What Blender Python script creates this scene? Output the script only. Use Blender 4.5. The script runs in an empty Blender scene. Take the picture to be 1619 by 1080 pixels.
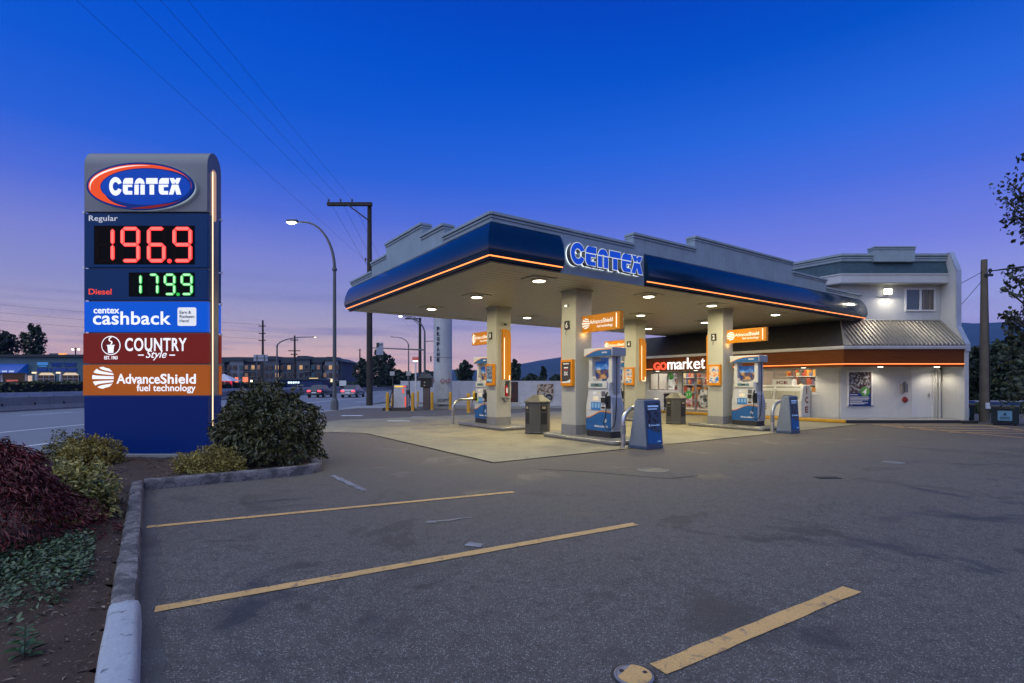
import bpy, math, random
import numpy as np
from mathutils import Matrix, Vector
R = math.radians
sc = bpy.context.scene
COL = sc.collection
random.seed(7)

# ------------------------------------------------------------------ camera, sky, exposure
H = 1.6                       # eye height
F = 820.0                     # focal length in photo pixels (1619 wide)
HOR = 606.0                   # horizon row of the photo
cam = bpy.data.objects.new('camera', bpy.data.cameras.new('camera'))
COL.objects.link(cam)
cam.location = (0, 0, H)
cam.rotation_euler = (R(90), 0, 0)
cam.data.sensor_width = 36.0
cam.data.lens = F / 1619 * 36
cam.data.shift_y = (HOR - 540) / 1619
cam.data.clip_start = 0.05
cam.data.clip_end = 30000
sc.camera = cam

vs = sc.view_settings
vs.view_transform = 'Standard'; vs.look = 'None'; vs.exposure = 0.0; vs.gamma = 1.0
vs.use_curve_mapping = False
sc.cycles.use_denoising = True
sc.cycles.max_bounces = 8
sc.cycles.transparent_max_bounces = 12
sc.cycles.sample_clamp_indirect = 4.0
sc.cycles.caustics_reflective = False
sc.cycles.caustics_refractive = False

def lin(c):
    if isinstance(c, str):
        c = c.lstrip('#'); c = [int(c[i:i + 2], 16) / 255 for i in (0, 2, 4)]
    return tuple(x / 12.92 if x <= .04045 else ((x + .055) / 1.055) ** 2.4 for x in c[:3]) + (1.0,)

world = bpy.data.worlds.new('World'); sc.world = world
world.use_nodes = True
def make_sky():
    nt = world.node_tree; n = nt.nodes; L = nt.links
    bg = n['Background']
    tc = n.new('ShaderNodeTexCoord')
    sx = n.new('ShaderNodeSeparateXYZ'); L.new(tc.outputs['Generated'], sx.inputs[0])
    def ramp(stops):
        r = n.new('ShaderNodeValToRGB'); e = r.color_ramp.elements
        while len(e) < len(stops): e.new(1.0)
        for el, (p, c) in zip(e, stops): el.position = p; el.color = lin(c)
        r.color_ramp.interpolation = 'EASE' if False else 'LINEAR'
        L.new(sx.outputs[2], r.inputs[0]); return r
    def math_(op, a, b=None, clamp=False):
        m = n.new('ShaderNodeMath'); m.operation = op; m.use_clamp = clamp
        for i, v in enumerate((a, b)):
            if v is None: continue
            if isinstance(v, (int, float)): m.inputs[i].default_value = v
            else: L.new(v, m.inputs[i])
        return m.outputs[0]
    def mix(f, a, b, blend='MIX'):
        m = n.new('ShaderNodeMix'); m.data_type = 'RGBA'; m.blend_type = blend
        for i, v in ((0, f), (6, a), (7, b)):
            if isinstance(v, (int, float)): m.inputs[i].default_value = v
            elif isinstance(v, tuple): m.inputs[i].default_value = v
            else: L.new(v, m.inputs[i])
        return m.outputs[2]
    # the afterglow side (ahead and to the west) and the cooler east side
    west = ramp([(0.0, '#fecaa6'), (.02, '#fcc8aa'), (.042, '#f0c2b0'), (.075, '#d6bab8'), (.11, '#b4aac4'), (.155, '#9698cc'), (.22, '#8088d4'), (.29, '#5470da'),
                 (.36, '#2a62da'), (.45, '#0c58d4'), (.53, '#0050d0'), (.62, '#0042be'), (.8, '#0a3aa0'), (1.0, '#12409a')])
    east = ramp([(0.0, '#c4b0cc'), (.06, '#b4aad8'), (.13, '#a0a6e2'), (.22, '#7884e4'), (.32, '#4a70e2'), (.40, '#2868e0'),
                 (.50, '#0052ca'), (.60, '#003cb8'), (.8, '#0a3aa0'), (1.0, '#12409a')])
    f = math_('ADD', math_('MULTIPLY', sx.outputs[0], -1.15), .62, True)
    col = mix(f, east.outputs[0], west.outputs[0])
    # thin stratus streaks low in the sky
    mp = n.new('ShaderNodeMapping'); L.new(tc.outputs['Generated'], mp.inputs[0])
    mp.inputs['Scale'].default_value = (2.2, 2.2, 34)
    nz = n.new('ShaderNodeTexNoise'); L.new(mp.outputs[0], nz.inputs[0])
    nz.inputs['Scale'].default_value = 1.6; nz.inputs['Detail'].default_value = 5; nz.inputs['Roughness'].default_value = .55
    band = ramp([(0.0, '#bcbcbc'), (.05, '#ffffff'), (.12, '#e0e0e0'), (.2, '#3a3a3a'), (.26, '#000000'), (1.0, '#000000')])
    cr = n.new('ShaderNodeMapRange'); L.new(nz.outputs[0], cr.inputs[0])
    cr.inputs[1].default_value = .50; cr.inputs[2].default_value = .68
    cf = math_('MULTIPLY', math_('MULTIPLY', cr.outputs[0], band.outputs[0]), .75)
    cloud = ramp([(0.0, '#f4b8a0'), (.03, '#b8a0b6'), (.06, '#948cb0'), (.11, '#8482b2'), (.2, '#7278b8'), (1.0, '#7878b4')])
    col = mix(math_('MULTIPLY', cf, math_('ADD', math_('MULTIPLY', f, .8), .2)), col, cloud.outputs[0])
    # extra glow added high in the sky behind the camera to light the ground
    dt = n.new('ShaderNodeVectorMath'); dt.operation = 'DOT_PRODUCT'
    L.new(tc.outputs['Generated'], dt.inputs[0]); dt.inputs[1].default_value = Vector((-.34, -.42, .84)).normalized()
    g = n.new('ShaderNodeMapRange'); g.interpolation_type = 'SMOOTHSTEP'
    L.new(dt.outputs['Value'], g.inputs[0]); g.inputs[1].default_value = .46; g.inputs[2].default_value = 1.0
    g.inputs[3].default_value = 0; g.inputs[4].default_value = 1
    glow = mix(g.outputs[0], (0, 0, 0, 1), (1.26, 1.44, 1.56, 1))
    col = mix(1.0, col, glow, 'ADD')
    # physical dusk sky mixed in faintly
    sky = n.new('ShaderNodeTexSky'); sky.sky_type = 'NISHITA'; sky.sun_disc = False
    sky.sun_elevation = R(-2.5); sky.sun_rotation = R(222); sky.altitude = 20
    col = mix(.01, col, sky.outputs[0], 'ADD')
    L.new(col, bg.inputs[0]); bg.inputs[1].default_value = 1.0
make_sky()

# ------------------------------------------------------------------ frames
ROT = R(35.0)                               # the station stands turned 35 degrees to the view
UX, UY = math.cos(ROT), math.sin(ROT)
A0 = (-0.375, 10.41)                        # corner of the concrete apron
def S(u, v, z=0.0): return Vector((A0[0] + UX * u - UY * v, A0[1] + UY * u + UX * v, z))
def G(px, py, z=0.0):                       # photo pixel -> point on the level z
    Y = F * (H - z) / (py - HOR); return Vector(((px - 809.5) / F * Y, Y, z))
def P(px, py, Y): return Vector(((px - 809.5) / F * Y, Y, H + (HOR - py) / F * Y))

# ------------------------------------------------------------------ materials
_M = {}
def mat(name, col, rough=.6, metal=0.0, var=.12, scale=2.0, bump=0.0, bscale=40.0, spec=.5, coat=0.0, emit=None, es=0.0,
        col2=None, thr=None, attr=False, streak=0.0):
    if name in _M: return _M[name]
    m = bpy.data.materials.new(name); m.use_nodes = True; _M[name] = m
    nt = m.node_tree; n = nt.nodes; L = nt.links; b = n['Principled BSDF']
    c = lin(col) if isinstance(col, str) else tuple(col) + (1,)
    tc = n.new('ShaderNodeTexCoord')
    nz = n.new('ShaderNodeTexNoise'); L.new(tc.outputs['Object'], nz.inputs[0])
    nz.inputs['Scale'].default_value = scale; nz.inputs['Detail'].default_value = 6; nz.inputs['Roughness'].default_value = .6
    r = n.new('ShaderNodeMix'); r.data_type = 'RGBA'
    mr = n.new('ShaderNodeMapRange'); L.new(nz.outputs[0], mr.inputs[0])
    lo, hi = thr if thr else (.3, .7)
    mr.inputs[1].default_value = lo; mr.inputs[2].default_value = hi
    src = mr.outputs[0]
    if attr:
        at = n.new('ShaderNodeAttribute'); at.attribute_name = 'rnd'
        ad = n.new('ShaderNodeMath'); ad.operation = 'MULTIPLY_ADD'; ad.use_clamp = True
        L.new(at.outputs['Fac'], ad.inputs[0]); ad.inputs[1].default_value = .75
        sb = n.new('ShaderNodeMath'); sb.operation = 'MULTIPLY_ADD'; L.new(src, sb.inputs[0]); sb.inputs[1].default_value = .5; sb.inputs[2].default_value = -.12
        L.new(sb.outputs[0], ad.inputs[2]); src = ad.outputs[0]
    L.new(src, r.inputs[0])
    if col2 is not None:
        c2 = lin(col2) if isinstance(col2, str) else tuple(col2) + (1,)
        r.inputs[6].default_value = c; r.inputs[7].default_value = c2
    else:
        r.inputs[6].default_value = tuple(x * (1 - var) for x in c[:3]) + (1,)
        r.inputs[7].default_value = tuple(min(1, x * (1 + var)) for x in c[:3]) + (1,)
    out = r.outputs[2]
    if streak:                                  # rain streaks and grime running down
        mp = n.new('ShaderNodeMapping'); L.new(tc.outputs['Object'], mp.inputs[0]); mp.inputs['Scale'].default_value = (5, 5, .35)
        n2 = n.new('ShaderNodeTexNoise'); L.new(mp.outputs[0], n2.inputs[0]); n2.inputs['Scale'].default_value = 2.2; n2.inputs['Detail'].default_value = 5
        m2 = n.new('ShaderNodeMapRange'); L.new(n2.outputs[0], m2.inputs[0]); m2.inputs[1].default_value = .5; m2.inputs[2].default_value = .8
        m2.inputs[4].default_value = streak
        x = n.new('ShaderNodeMix'); x.data_type = 'RGBA'; L.new(m2.outputs[0], x.inputs[0]); L.new(out, x.inputs[6])
        x.inputs[7].default_value = tuple(v * .45 for v in c[:3]) + (1,); out = x.outputs[2]
    L.new(out, b.inputs['Base Color'])
    b.inputs['Metallic'].default_value = metal
    b.inputs['Specular IOR Level'].default_value = spec
    b.inputs['Coat Weight'].default_value = coat; b.inputs['Coat Roughness'].default_value = .06
    rr = n.new('ShaderNodeMapRange'); L.new(nz.outputs[0], rr.inputs[0])
    rr.inputs[3].default_value = max(.03, rough - .08); rr.inputs[4].default_value = min(1, rough + .08); L.new(rr.outputs[0], b.inputs['Roughness'])
    if bump:
        nb = n.new('ShaderNodeTexNoise'); L.new(tc.outputs['Object'], nb.inputs[0]); nb.inputs['Scale'].default_value = bscale; nb.inputs['Detail'].default_value = 4
        bp = n.new('ShaderNodeBump'); bp.inputs['Strength'].default_value = bump; bp.inputs['Distance'].default_value = .02
        L.new(nb.outputs[0], bp.inputs['Height']); L.new(bp.outputs[0], b.inputs['Normal'])
    if emit is not None:
        b.inputs['Emission Color'].default_value = lin(emit) if isinstance(emit, str) else tuple(emit) + (1,)
        b.inputs['Emission Strength'].default_value = es
    return m

def glow(name, col, es):                      # lamps, tubes, screens
    if name in _M: return _M[name]
    m = bpy.data.materials.new(name); m.use_nodes = True; _M[name] = m
    b = m.node_tree.nodes['Principled BSDF']
    b.inputs['Base Color'].default_value = (.02, .02, .02, 1)
    b.inputs['Emission Color'].default_value = tuple(col) + (1,); b.inputs['Emission Strength'].default_value = es
    return m

def glass(name, tint=(.9, .95, 1), refl=.12):
    if name in _M: return _M[name]
    m = bpy.data.materials.new(name); m.use_nodes = True; _M[name] = m
    nt = m.node_tree; n = nt.nodes; L = nt.links
    for x in list(n):
        if x.type != 'OUTPUT_MATERIAL': n.remove(x)
    o = n[0]; t = n.new('ShaderNodeBsdfTransparent'); t.inputs[0].default_value = tint + (1,)
    g = n.new('ShaderNodeBsdfGlossy'); g.inputs['Roughness'].default_value = .02
    fr = n.new('ShaderNodeFresnel'); fr.inputs[0].default_value = 1.5
    mx = n.new('ShaderNodeMixShader'); L.new(fr.outputs[0], mx.inputs[0]); L.new(t.outputs[0], mx.inputs[1]); L.new(g.outputs[0], mx.inputs[2])
    L.new(mx.outputs[0], o.inputs[0]); return m

def patchwork(name, cols, scale=9.0, rough=.35, es=0.0, stretch=(1, 1, 1)):   # printed photograph: patches of colour
    if name in _M: return _M[name]
    m = bpy.data.materials.new(name); m.use_nodes = True; _M[name] = m
    nt = m.node_tree; n = nt.nodes; L = nt.links; b = n['Principled BSDF']
    tc = n.new('ShaderNodeTexCoord'); mp = n.new('ShaderNodeMapping'); mp.inputs['Scale'].default_value = stretch
    L.new(tc.outputs['Object'], mp.inputs[0])
    nz = n.new('ShaderNodeTexNoise'); L.new(mp.outputs[0], nz.inputs[0]); nz.inputs['Scale'].default_value = scale
    nz.inputs['Detail'].default_value = 4; nz.inputs['Distortion'].default_value = .35
    r = n.new('ShaderNodeValToRGB'); L.new(nz.outputs[0], r.inputs[0]); e = r.color_ramp.elements
    k = len(cols)
    while len(e) < k: e.new(1.0)
    for i, (el, c) in enumerate(zip(e, cols)): el.position = .28 + .44 * i / max(1, k - 1); el.color = lin(c)
    L.new(r.outputs[0], b.inputs['Base Color']); b.inputs['Roughness'].default_value = rough
    if es: L.new(r.outputs[0], b.inputs['Emission Color']); b.inputs['Emission Strength'].default_value = es
    return m

# ------------------------------------------------------------------ mesh building
class MB:
    def __init__(s): s.v = []; s.f = []; s.m = []; s.T = None
    def add(s, vs, fs, m=0, T=None):
        b = len(s.v); T = T if T is not None else s.T
        s.v += [tuple(T @ Vector(p)) for p in vs] if T is not None else [tuple(p) for p in vs]
        s.f += [tuple(b + i for i in f) for f in fs]; s.m += [m] * len(fs); return s
    def box(s, x0, x1, y0, y1, z0, z1, m=0, T=None):
        return s.add([(x0, y0, z0), (x1, y0, z0), (x1, y1, z0), (x0, y1, z0), (x0, y0, z1), (x1, y0, z1), (x1, y1, z1), (x0, y1, z1)],
                     [(3, 2, 1, 0), (4, 5, 6, 7), (0, 1, 5, 4), (1, 2, 6, 5), (2, 3, 7, 6), (3, 0, 4, 7)], m, T)
    def quad(s, a, b, c, d, m=0): return s.add([a, b, c, d], [(0, 1, 2, 3)], m)
    def prism(s, poly, axis, a, b, m=0, T=None):
        n = len(poly)
        if axis == 'z': mk = lambda p, t: (p[0], p[1], t)
        elif axis == 'y': mk = lambda p, t: (p[0], t, p[1])
        else: mk = lambda p, t: (t, p[0], p[1])
        vs = [mk(p, a) for p in poly] + [mk(p, b) for p in poly]
        return s.add(vs, [tuple(range(n))[::-1], tuple(range(n, 2 * n))] + [(i, (i + 1) % n, n + (i + 1) % n, n + i) for i in range(n)], m, T)
    def tube(s, path, r, n=10, m=0, caps=True):
        path = [Vector(p) for p in path]; rs = r if isinstance(r, (list, tuple)) else [r] * len(path)
        vs = []; ref = None
        for i, p in enumerate(path):
            d = (path[min(i + 1, len(path) - 1)] - path[max(i - 1, 0)]).normalized()
            if ref is None: ref = Vector((0, 0, 1)) if abs(d.z) < .9 else Vector((1, 0, 0))
            a = d.cross(ref).normalized(); b2 = d.cross(a).normalized(); ref = a.cross(d)
            ref = -b2 if ref.length < 1e-6 else ref
            for k in range(n):
                t = 2 * math.pi * k / n; vs.append(p + (a * math.cos(t) + b2 * math.sin(t)) * rs[i])
        fs = [(i * n + k, i * n + (k + 1) % n, (i + 1) * n + (k + 1) % n, (i + 1) * n + k) for i in range(len(path) - 1) for k in range(n)]
        if caps: fs += [tuple(range(n)), tuple((len(path) - 1) * n + k for k in range(n))[::-1]]
        return s.add(vs, fs, m)
    def lathe(s, prof, n=24, c=(0, 0, 0), m=0, ph=0.0):
        vs = [(c[0] + r * math.cos(ph + 2 * math.pi * k / n), c[1] + r * math.sin(ph + 2 * math.pi * k / n), c[2] + z) for r, z in prof for k in range(n)]
        q = len(prof)
        fs = [(i * n + k, i * n + (k + 1) % n, (i + 1) * n + (k + 1) % n, (i + 1) * n + k) for i in range(q - 1) for k in range(n)]
        fs += [tuple(range(n))[::-1], tuple((q - 1) * n + k for k in range(n))]
        return s.add(vs, fs, m)
    def flat(s, polys, T, depth=.004, m=0):     # filled 2-D outlines (holes allowed), T maps the xy plane
        c = bpy.data.curves.new('tmp', 'CURVE'); c.dimensions = '2D'; c.fill_mode = 'BOTH'; c.extrude = depth / 2
        for poly in polys:
            sp = c.splines.new('POLY'); sp.points.add(len(poly) - 1)
            for q, w in zip(sp.points, poly): q.co = (w[0], w[1], 0, 1)
            sp.use_cyclic_u = True
        return s._curve(c, T @ Matrix.Translation((0, 0, depth / 2)), m)
    def text(s, body, T, w=None, h=None, size=.1, depth=.004, bold=0.0, align='CENTER', shear=0.0, m=0, spacing=1.0, font_h=None):
        c = bpy.data.curves.new('tmp', 'FONT'); c.body = body; c.size = 1.0; c.offset = bold; c.shear = shear
        c.space_character = spacing; c.resolution_u = 4
        o = bpy.data.objects.new('tmp', c); me = bpy.data.meshes.new_from_object(o); bpy.data.objects.remove(o)
        xs = [v.co.x for v in me.vertices]; ys = [v.co.y for v in me.vertices]; bpy.data.meshes.remove(me)
        sx = w / (max(xs) - min(xs)) if w else size
        sy = h / (max(ys) - min(ys)) if h else (sx if w else size)
        ox = {'CENTER': (max(xs) + min(xs)) / 2, 'LEFT': min(xs), 'RIGHT': max(xs)}[align]
        oy = (max(ys) + min(ys)) / 2 if font_h is None else 0
        c.extrude = depth / 2
        return s._curve(c, T @ Matrix.Translation((0, 0, depth / 2)) @ Matrix.Diagonal((sx, sy, 1, 1)) @ Matrix.Translation((-ox, -oy, 0)), m)
    def _curve(s, c, T, m):
        o = bpy.data.objects.new('tmp', c); me = bpy.data.meshes.new_from_object(o)
        s.add([v.co for v in me.vertices], [tuple(p.vertices) for p in me.polygons], m, T)
        bpy.data.objects.remove(o); bpy.data.curves.remove(c); bpy.data.meshes.remove(me); return s
    def build(s, name, mats, parent=None, loc=None, rz=0.0, smooth=32, bevel=0.0, seg=2):
        me = bpy.data.meshes.new(name); me.from_pydata(s.v, [], s.f)
        mats = mats if isinstance(mats, (list, tuple)) else [mats]
        for x in mats: me.materials.append(x)
        me.polygons.foreach_set('material_index', s.m)
        if smooth:
            me.polygons.foreach_set('use_smooth', [True] * len(me.polygons)); me.set_sharp_from_angle(angle=R(smooth))
        o = bpy.data.objects.new(name, me); COL.objects.link(o)
        if parent is not None: o.parent = parent
        if loc is not None: o.location = loc
        o.rotation_euler.z = rz
        if bevel:
            b = o.modifiers.new('bevel', 'BEVEL'); b.width = bevel; b.segments = seg; b.limit_method = 'ANGLE'; b.angle_limit = R(40)
        return o

def tag(o, label=None, cat=None, group=None, kind=None):
    if label: o['label'] = label
    if cat: o['category'] = cat
    if group: o['group'] = group
    if kind: o['kind'] = kind
    return o
def thing(name, label, cat, loc=(0, 0, 0), rz=0.0, group=None):
    o = bpy.data.objects.new(name, None); COL.objects.link(o); o.location = loc; o.rotation_euler.z = rz
    o.empty_display_size = .2
    return tag(o, label, cat, group)
def struct(o): o['kind'] = 'structure'; return o
def kids(o): return [c for c in COL.objects if c.parent == o]
def copy_tree(o, parent=None):
    c = o.copy(); COL.objects.link(c); c.parent = parent
    for ch in kids(o): copy_tree(ch, c)
    return c
def lamp(name, kind, loc, energy, col, parent=None, size=.2, rot=None, spot=None, blend=.5):
    l = bpy.data.lights.new(name, kind); l.energy = energy; l.color = col
    if kind == 'AREA': l.shape = 'DISK'; l.size = size
    elif kind == 'SPOT': l.spot_size = R(spot or 120); l.spot_blend = blend; l.shadow_soft_size = size
    else: l.shadow_soft_size = size
    o = bpy.data.objects.new(name, l); COL.objects.link(o); o.location = loc
    if rot: o.rotation_euler = rot
    if parent is not None: o.parent = parent
    return o
def frame(o, x, y, z, fx='-y'):                # matrix of a text plane at a point, facing fx
    rz = {'-y': 0, '-x': -90, '+x': 90, '+y': 180}[fx]
    return Matrix.Translation((x, y, z)) @ Matrix.Rotation(R(rz), 4, 'Z') @ Matrix.Rotation(R(90), 4, 'X')
def arc(cx, cy, r, a0, a1, n=12, ry=None):
    ry = r if ry is None else ry
    return [(cx + r * math.cos(R(a0 + (a1 - a0) * i / n)), cy + ry * math.sin(R(a0 + (a1 - a0) * i / n))) for i in range(n + 1)]
def rrect(x0, x1, y0, y1, r, n=5):
    return arc(x1 - r, y1 - r, r, 0, 90, n) + arc(x0 + r, y1 - r, r, 90, 180, n) + arc(x0 + r, y0 + r, r, 180, 270, n) + arc(x1 - r, y0 + r, r, 270, 360, n)

rng = np.random.default_rng(11)
def leaf_mesh(name, C, D, N, ln, wd, m, parent=None, loc=None, fold=.18):
    """many leaves as folded diamonds; C centres, D long axes, N normals"""
    n = len(C); D = D / (np.linalg.norm(D, axis=1, keepdims=True) + 1e-9)
    Sx = np.cross(D, N); Sx /= (np.linalg.norm(Sx, axis=1, keepdims=True) + 1e-9); Nn = np.cross(Sx, D)
    ln = np.broadcast_to(ln, n)[:, None]; wd = np.broadcast_to(wd, n)[:, None]
    v = np.empty((n, 6, 3))
    v[:, 0] = C - D * ln * .5
    v[:, 1] = C - D * ln * .08 + Sx * wd * .5 + Nn * wd * fold
    v[:, 2] = C + D * ln * .22 + Sx * wd * .36 + Nn * wd * fold * .5
    v[:, 3] = C + D * ln * .5 - Nn * ln * .1
    v[:, 4] = C + D * ln * .22 - Sx * wd * .36 + Nn * wd * fold * .5
    v[:, 5] = C - D * ln * .08 - Sx * wd * .5 + Nn * wd * fold
    b = np.arange(n)[:, None] * 6
    f = np.concatenate([b + np.array([[0, 1, 2, 3]]), b + np.array([[0, 3, 4, 5]])], axis=1).reshape(-1)
    me = bpy.data.meshes.new(name)
    me.vertices.add(n * 6); me.vertices.foreach_set('co', v.reshape(-1))
    me.loops.add(n * 8); me.loops.foreach_set('vertex_index', f)
    me.polygons.add(n * 2); me.polygons.foreach_set('loop_start', np.arange(n * 2) * 4)
    me.update(calc_edges=True); me.validate()
    at = me.attributes.new('rnd', 'FLOAT', 'FACE'); at.data.foreach_set('value', np.repeat(rng.random(n), 2))
    me.materials.append(m)
    o = bpy.data.objects.new(name, me); COL.objects.link(o)
    if parent is not None: o.parent = parent
    if loc is not None: o.location = loc
    return o
def rdirs(n):
    d = rng.normal(size=(n, 3)); return d / np.linalg.norm(d, axis=1, keepdims=True)
# ------------------------------------------------------------------ ground, road, paving
def ground_mat(name, base, chip, chip_thr, stain, stain_lo, stain_hi, scale=70, rough=.8, bump=.35, cracks=0.0, tint=None, big=.35, fine_hi=1.7, sts=.9, blotch=False):
    m = bpy.data.materials.new(name); m.use_nodes = True; _M[name] = m
    nt = m.node_tree; n = nt.nodes; L = nt.links; b = n['Principled BSDF']
    tc = n.new('ShaderNodeTexCoord').outputs['Object']
    def noise(s, d=4, r=.6, dist=0.0):
        x = n.new('ShaderNodeTexNoise'); L.new(tc, x.inputs[0]); x.inputs['Scale'].default_value = s; x.inputs['Detail'].default_value = d
        x.inputs['Roughness'].default_value = r; x.inputs['Distortion'].default_value = dist; return x.outputs[0]
    def rng_(v, a, b_, c=0.0, d=1.0):
        x = n.new('ShaderNodeMapRange'); L.new(v, x.inputs[0]); x.inputs[1].default_value = a; x.inputs[2].default_value = b_
        x.inputs[3].default_value = c; x.inputs[4].default_value = d; return x.outputs[0]
    def mix(f, a, c):
        x = n.new('ShaderNodeMix'); x.data_type = 'RGBA'
        for i, v in ((0, f), (6, a), (7, c)):
            if isinstance(v, tuple): x.inputs[i].default_value = v
            elif isinstance(v, float): x.inputs[i].default_value = v
            else: L.new(v, x.inputs[i])
        return x.outputs[2]
    def mul(a, c):
        x = n.new('ShaderNodeMath'); x.operation = 'MULTIPLY'
        for i, v in enumerate((a, c)):
            if isinstance(v, float): x.inputs[i].default_value = v
            else: L.new(v, x.inputs[i])
        return x.outputs[0]
    B = tuple(base) + (1,)
    c = mix(rng_(noise(.22, 5, .6), .3, .7), tuple(x * (1 - big) for x in base) + (1,), tuple(x * (1 + big * .8) for x in base) + (1,))
    c = mix(mul(rng_(noise(2.6, 6, .65), .38, .72), .55), c, tuple(x * .62 for x in base) + (1,))
    if tint: c = mix(mul(rng_(noise(.12, 3, .5), .45, .65), .5), c, tuple(tint) + (1,))
    fine = noise(scale * 1.7, 3, .7)
    c = mix(mul(rng_(fine, .38, .68), .85 if blotch else .55), c, tuple(min(1, x * fine_hi) for x in base) + (1,))
    vo = n.new('ShaderNodeTexVoronoi'); L.new(tc, vo.inputs[0]); vo.inputs['Scale'].default_value = scale; vo.inputs['Randomness'].default_value = 1
    sp = n.new('ShaderNodeSeparateColor'); L.new(vo.outputs['Color'], sp.inputs[0])
    ch = mul(rng_(sp.outputs[0], chip_thr, chip_thr + .02), rng_(vo.outputs['Distance'], .42, .30))
    if blotch: c = mix(mul(rng_(sp.outputs[2], .30, .28), rng_(vo.outputs['Distance'], .5, .35)), c, tuple(x * .35 for x in base) + (1,))
    c = mix(ch, c, mix(rng_(sp.outputs[1], 0, 1), tuple(x * .6 for x in chip) + (1,), tuple(chip) + (1,)))
    st = rng_(noise(sts, 5, .62, .6), stain_lo, stain_hi)
    c = mix(mul(st, .75), c, tuple(stain) + (1,))
    if blotch:                                  # tyre-worn mottling, oil spots and drips
        c = mix(mul(rng_(noise(7.5, 6, .7), .50, .68), .55), c, tuple(x * .45 for x in base) + (1,))
        c = mix(mul(rng_(noise(.55, 6, .72, 1.4), .57, .63), .6), c, tuple(x * .42 for x in base) + (1,))
        v2 = n.new('ShaderNodeTexVoronoi'); L.new(tc, v2.inputs[0]); v2.inputs['Scale'].default_value = 1.1
        s2 = n.new('ShaderNodeSeparateColor'); L.new(v2.outputs['Color'], s2.inputs[0])
        dn = n.new('ShaderNodeMath'); dn.operation = 'ADD'; L.new(v2.outputs['Distance'], dn.inputs[0]); L.new(mul(noise(9, 4, .7), .12), dn.inputs[1])
        c = mix(mul(mul(rng_(s2.outputs[0], .74, .76), rng_(dn.outputs[0], .17, .10)), .8), c, (.014, .014, .015, 1))
    if cracks:
        wv = n.new('ShaderNodeTexVoronoi'); wv.feature = 'DISTANCE_TO_EDGE'; wv.inputs['Scale'].default_value = .42
        nv = n.new('ShaderNodeVectorMath'); nv.operation = 'ADD'
        nn = n.new('ShaderNodeTexNoise'); L.new(tc, nn.inputs[0]); nn.inputs['Scale'].default_value = 1.3; nn.inputs['Detail'].default_value = 5
        L.new(tc, nv.inputs[0]); L.new(nn.outputs['Color'], nv.inputs[1]); L.new(nv.outputs[0], wv.inputs[0])
        ck = mul(mul(rng_(wv.outputs['Distance'], .012, .003), rng_(noise(.35, 3), .5, .56)), cracks)
        c = mix(ck, c, tuple(x * .25 for x in base) + (1,))
    if blotch:                                  # warm brown beside the concrete, painted in for the canopy lamps' spill
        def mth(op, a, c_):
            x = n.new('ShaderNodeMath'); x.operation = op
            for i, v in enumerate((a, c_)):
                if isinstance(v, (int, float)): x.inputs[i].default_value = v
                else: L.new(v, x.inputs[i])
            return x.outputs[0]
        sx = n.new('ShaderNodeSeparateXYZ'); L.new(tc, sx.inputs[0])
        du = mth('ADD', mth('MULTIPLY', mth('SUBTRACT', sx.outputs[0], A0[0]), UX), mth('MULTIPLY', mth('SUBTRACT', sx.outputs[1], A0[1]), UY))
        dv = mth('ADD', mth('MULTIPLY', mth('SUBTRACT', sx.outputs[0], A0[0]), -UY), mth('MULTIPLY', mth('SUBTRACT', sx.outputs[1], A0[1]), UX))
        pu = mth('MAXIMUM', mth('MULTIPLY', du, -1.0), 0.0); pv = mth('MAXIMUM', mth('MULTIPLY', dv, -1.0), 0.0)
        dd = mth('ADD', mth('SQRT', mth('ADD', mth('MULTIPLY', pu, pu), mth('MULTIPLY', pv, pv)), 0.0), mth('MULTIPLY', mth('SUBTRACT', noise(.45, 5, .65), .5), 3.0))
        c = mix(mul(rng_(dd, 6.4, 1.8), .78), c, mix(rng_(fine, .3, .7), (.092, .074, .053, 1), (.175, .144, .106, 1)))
    L.new(c, b.inputs['Base Color'])
    rg = n.new('ShaderNodeMath'); rg.operation = 'SUBTRACT'; rg.inputs[0].default_value = rough; L.new(mul(st, .25), rg.inputs[1]); L.new(rg.outputs[0], b.inputs['Roughness'])
    if bump:
        bp = n.new('ShaderNodeBump'); bp.inputs['Strength'].default_value = bump; bp.inputs['Distance'].default_value = .008
        hh = n.new('ShaderNodeMath'); hh.operation = 'ADD'; L.new(fine, hh.inputs[0]); L.new(vo.outputs['Distance'], hh.inputs[1])
        L.new(hh.outputs[0], bp.inputs['Height']); L.new(bp.outputs[0], b.inputs['Normal'])
    return m

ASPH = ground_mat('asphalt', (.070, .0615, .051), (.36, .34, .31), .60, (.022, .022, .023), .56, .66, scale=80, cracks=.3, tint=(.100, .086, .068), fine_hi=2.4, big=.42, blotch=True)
ROADM = ground_mat('road_asphalt', (.165, .17, .17), (.26, .26, .26), .95, (.10, .10, .105), .6, .8, scale=30, rough=.62, bump=.1, big=.12)
CONC = ground_mat('apron_concrete', (.262, .234, .150), (.36, .33, .23), .97, (.125, .108, .070), .47, .70, scale=40, rough=.75, bump=.12, cracks=.5, big=.24)
WALK = ground_mat('walk_concrete', (.27, .265, .25), (.4, .4, .38), .97, (.14, .135, .125), .55, .8, scale=40, rough=.8, bump=.15, big=.14)
EARTH = ground_mat('grass_ground', (.045, .055, .03), (.1, .1, .06), .9, (.03, .03, .02), .5, .7, scale=20, bump=.4)
MULCH = ground_mat('mulch_soil', (.056, .031, .019), (.25, .18, .13), .90, (.018, .012, .010), .5, .66, scale=55, rough=.95, bump=.5)

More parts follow.
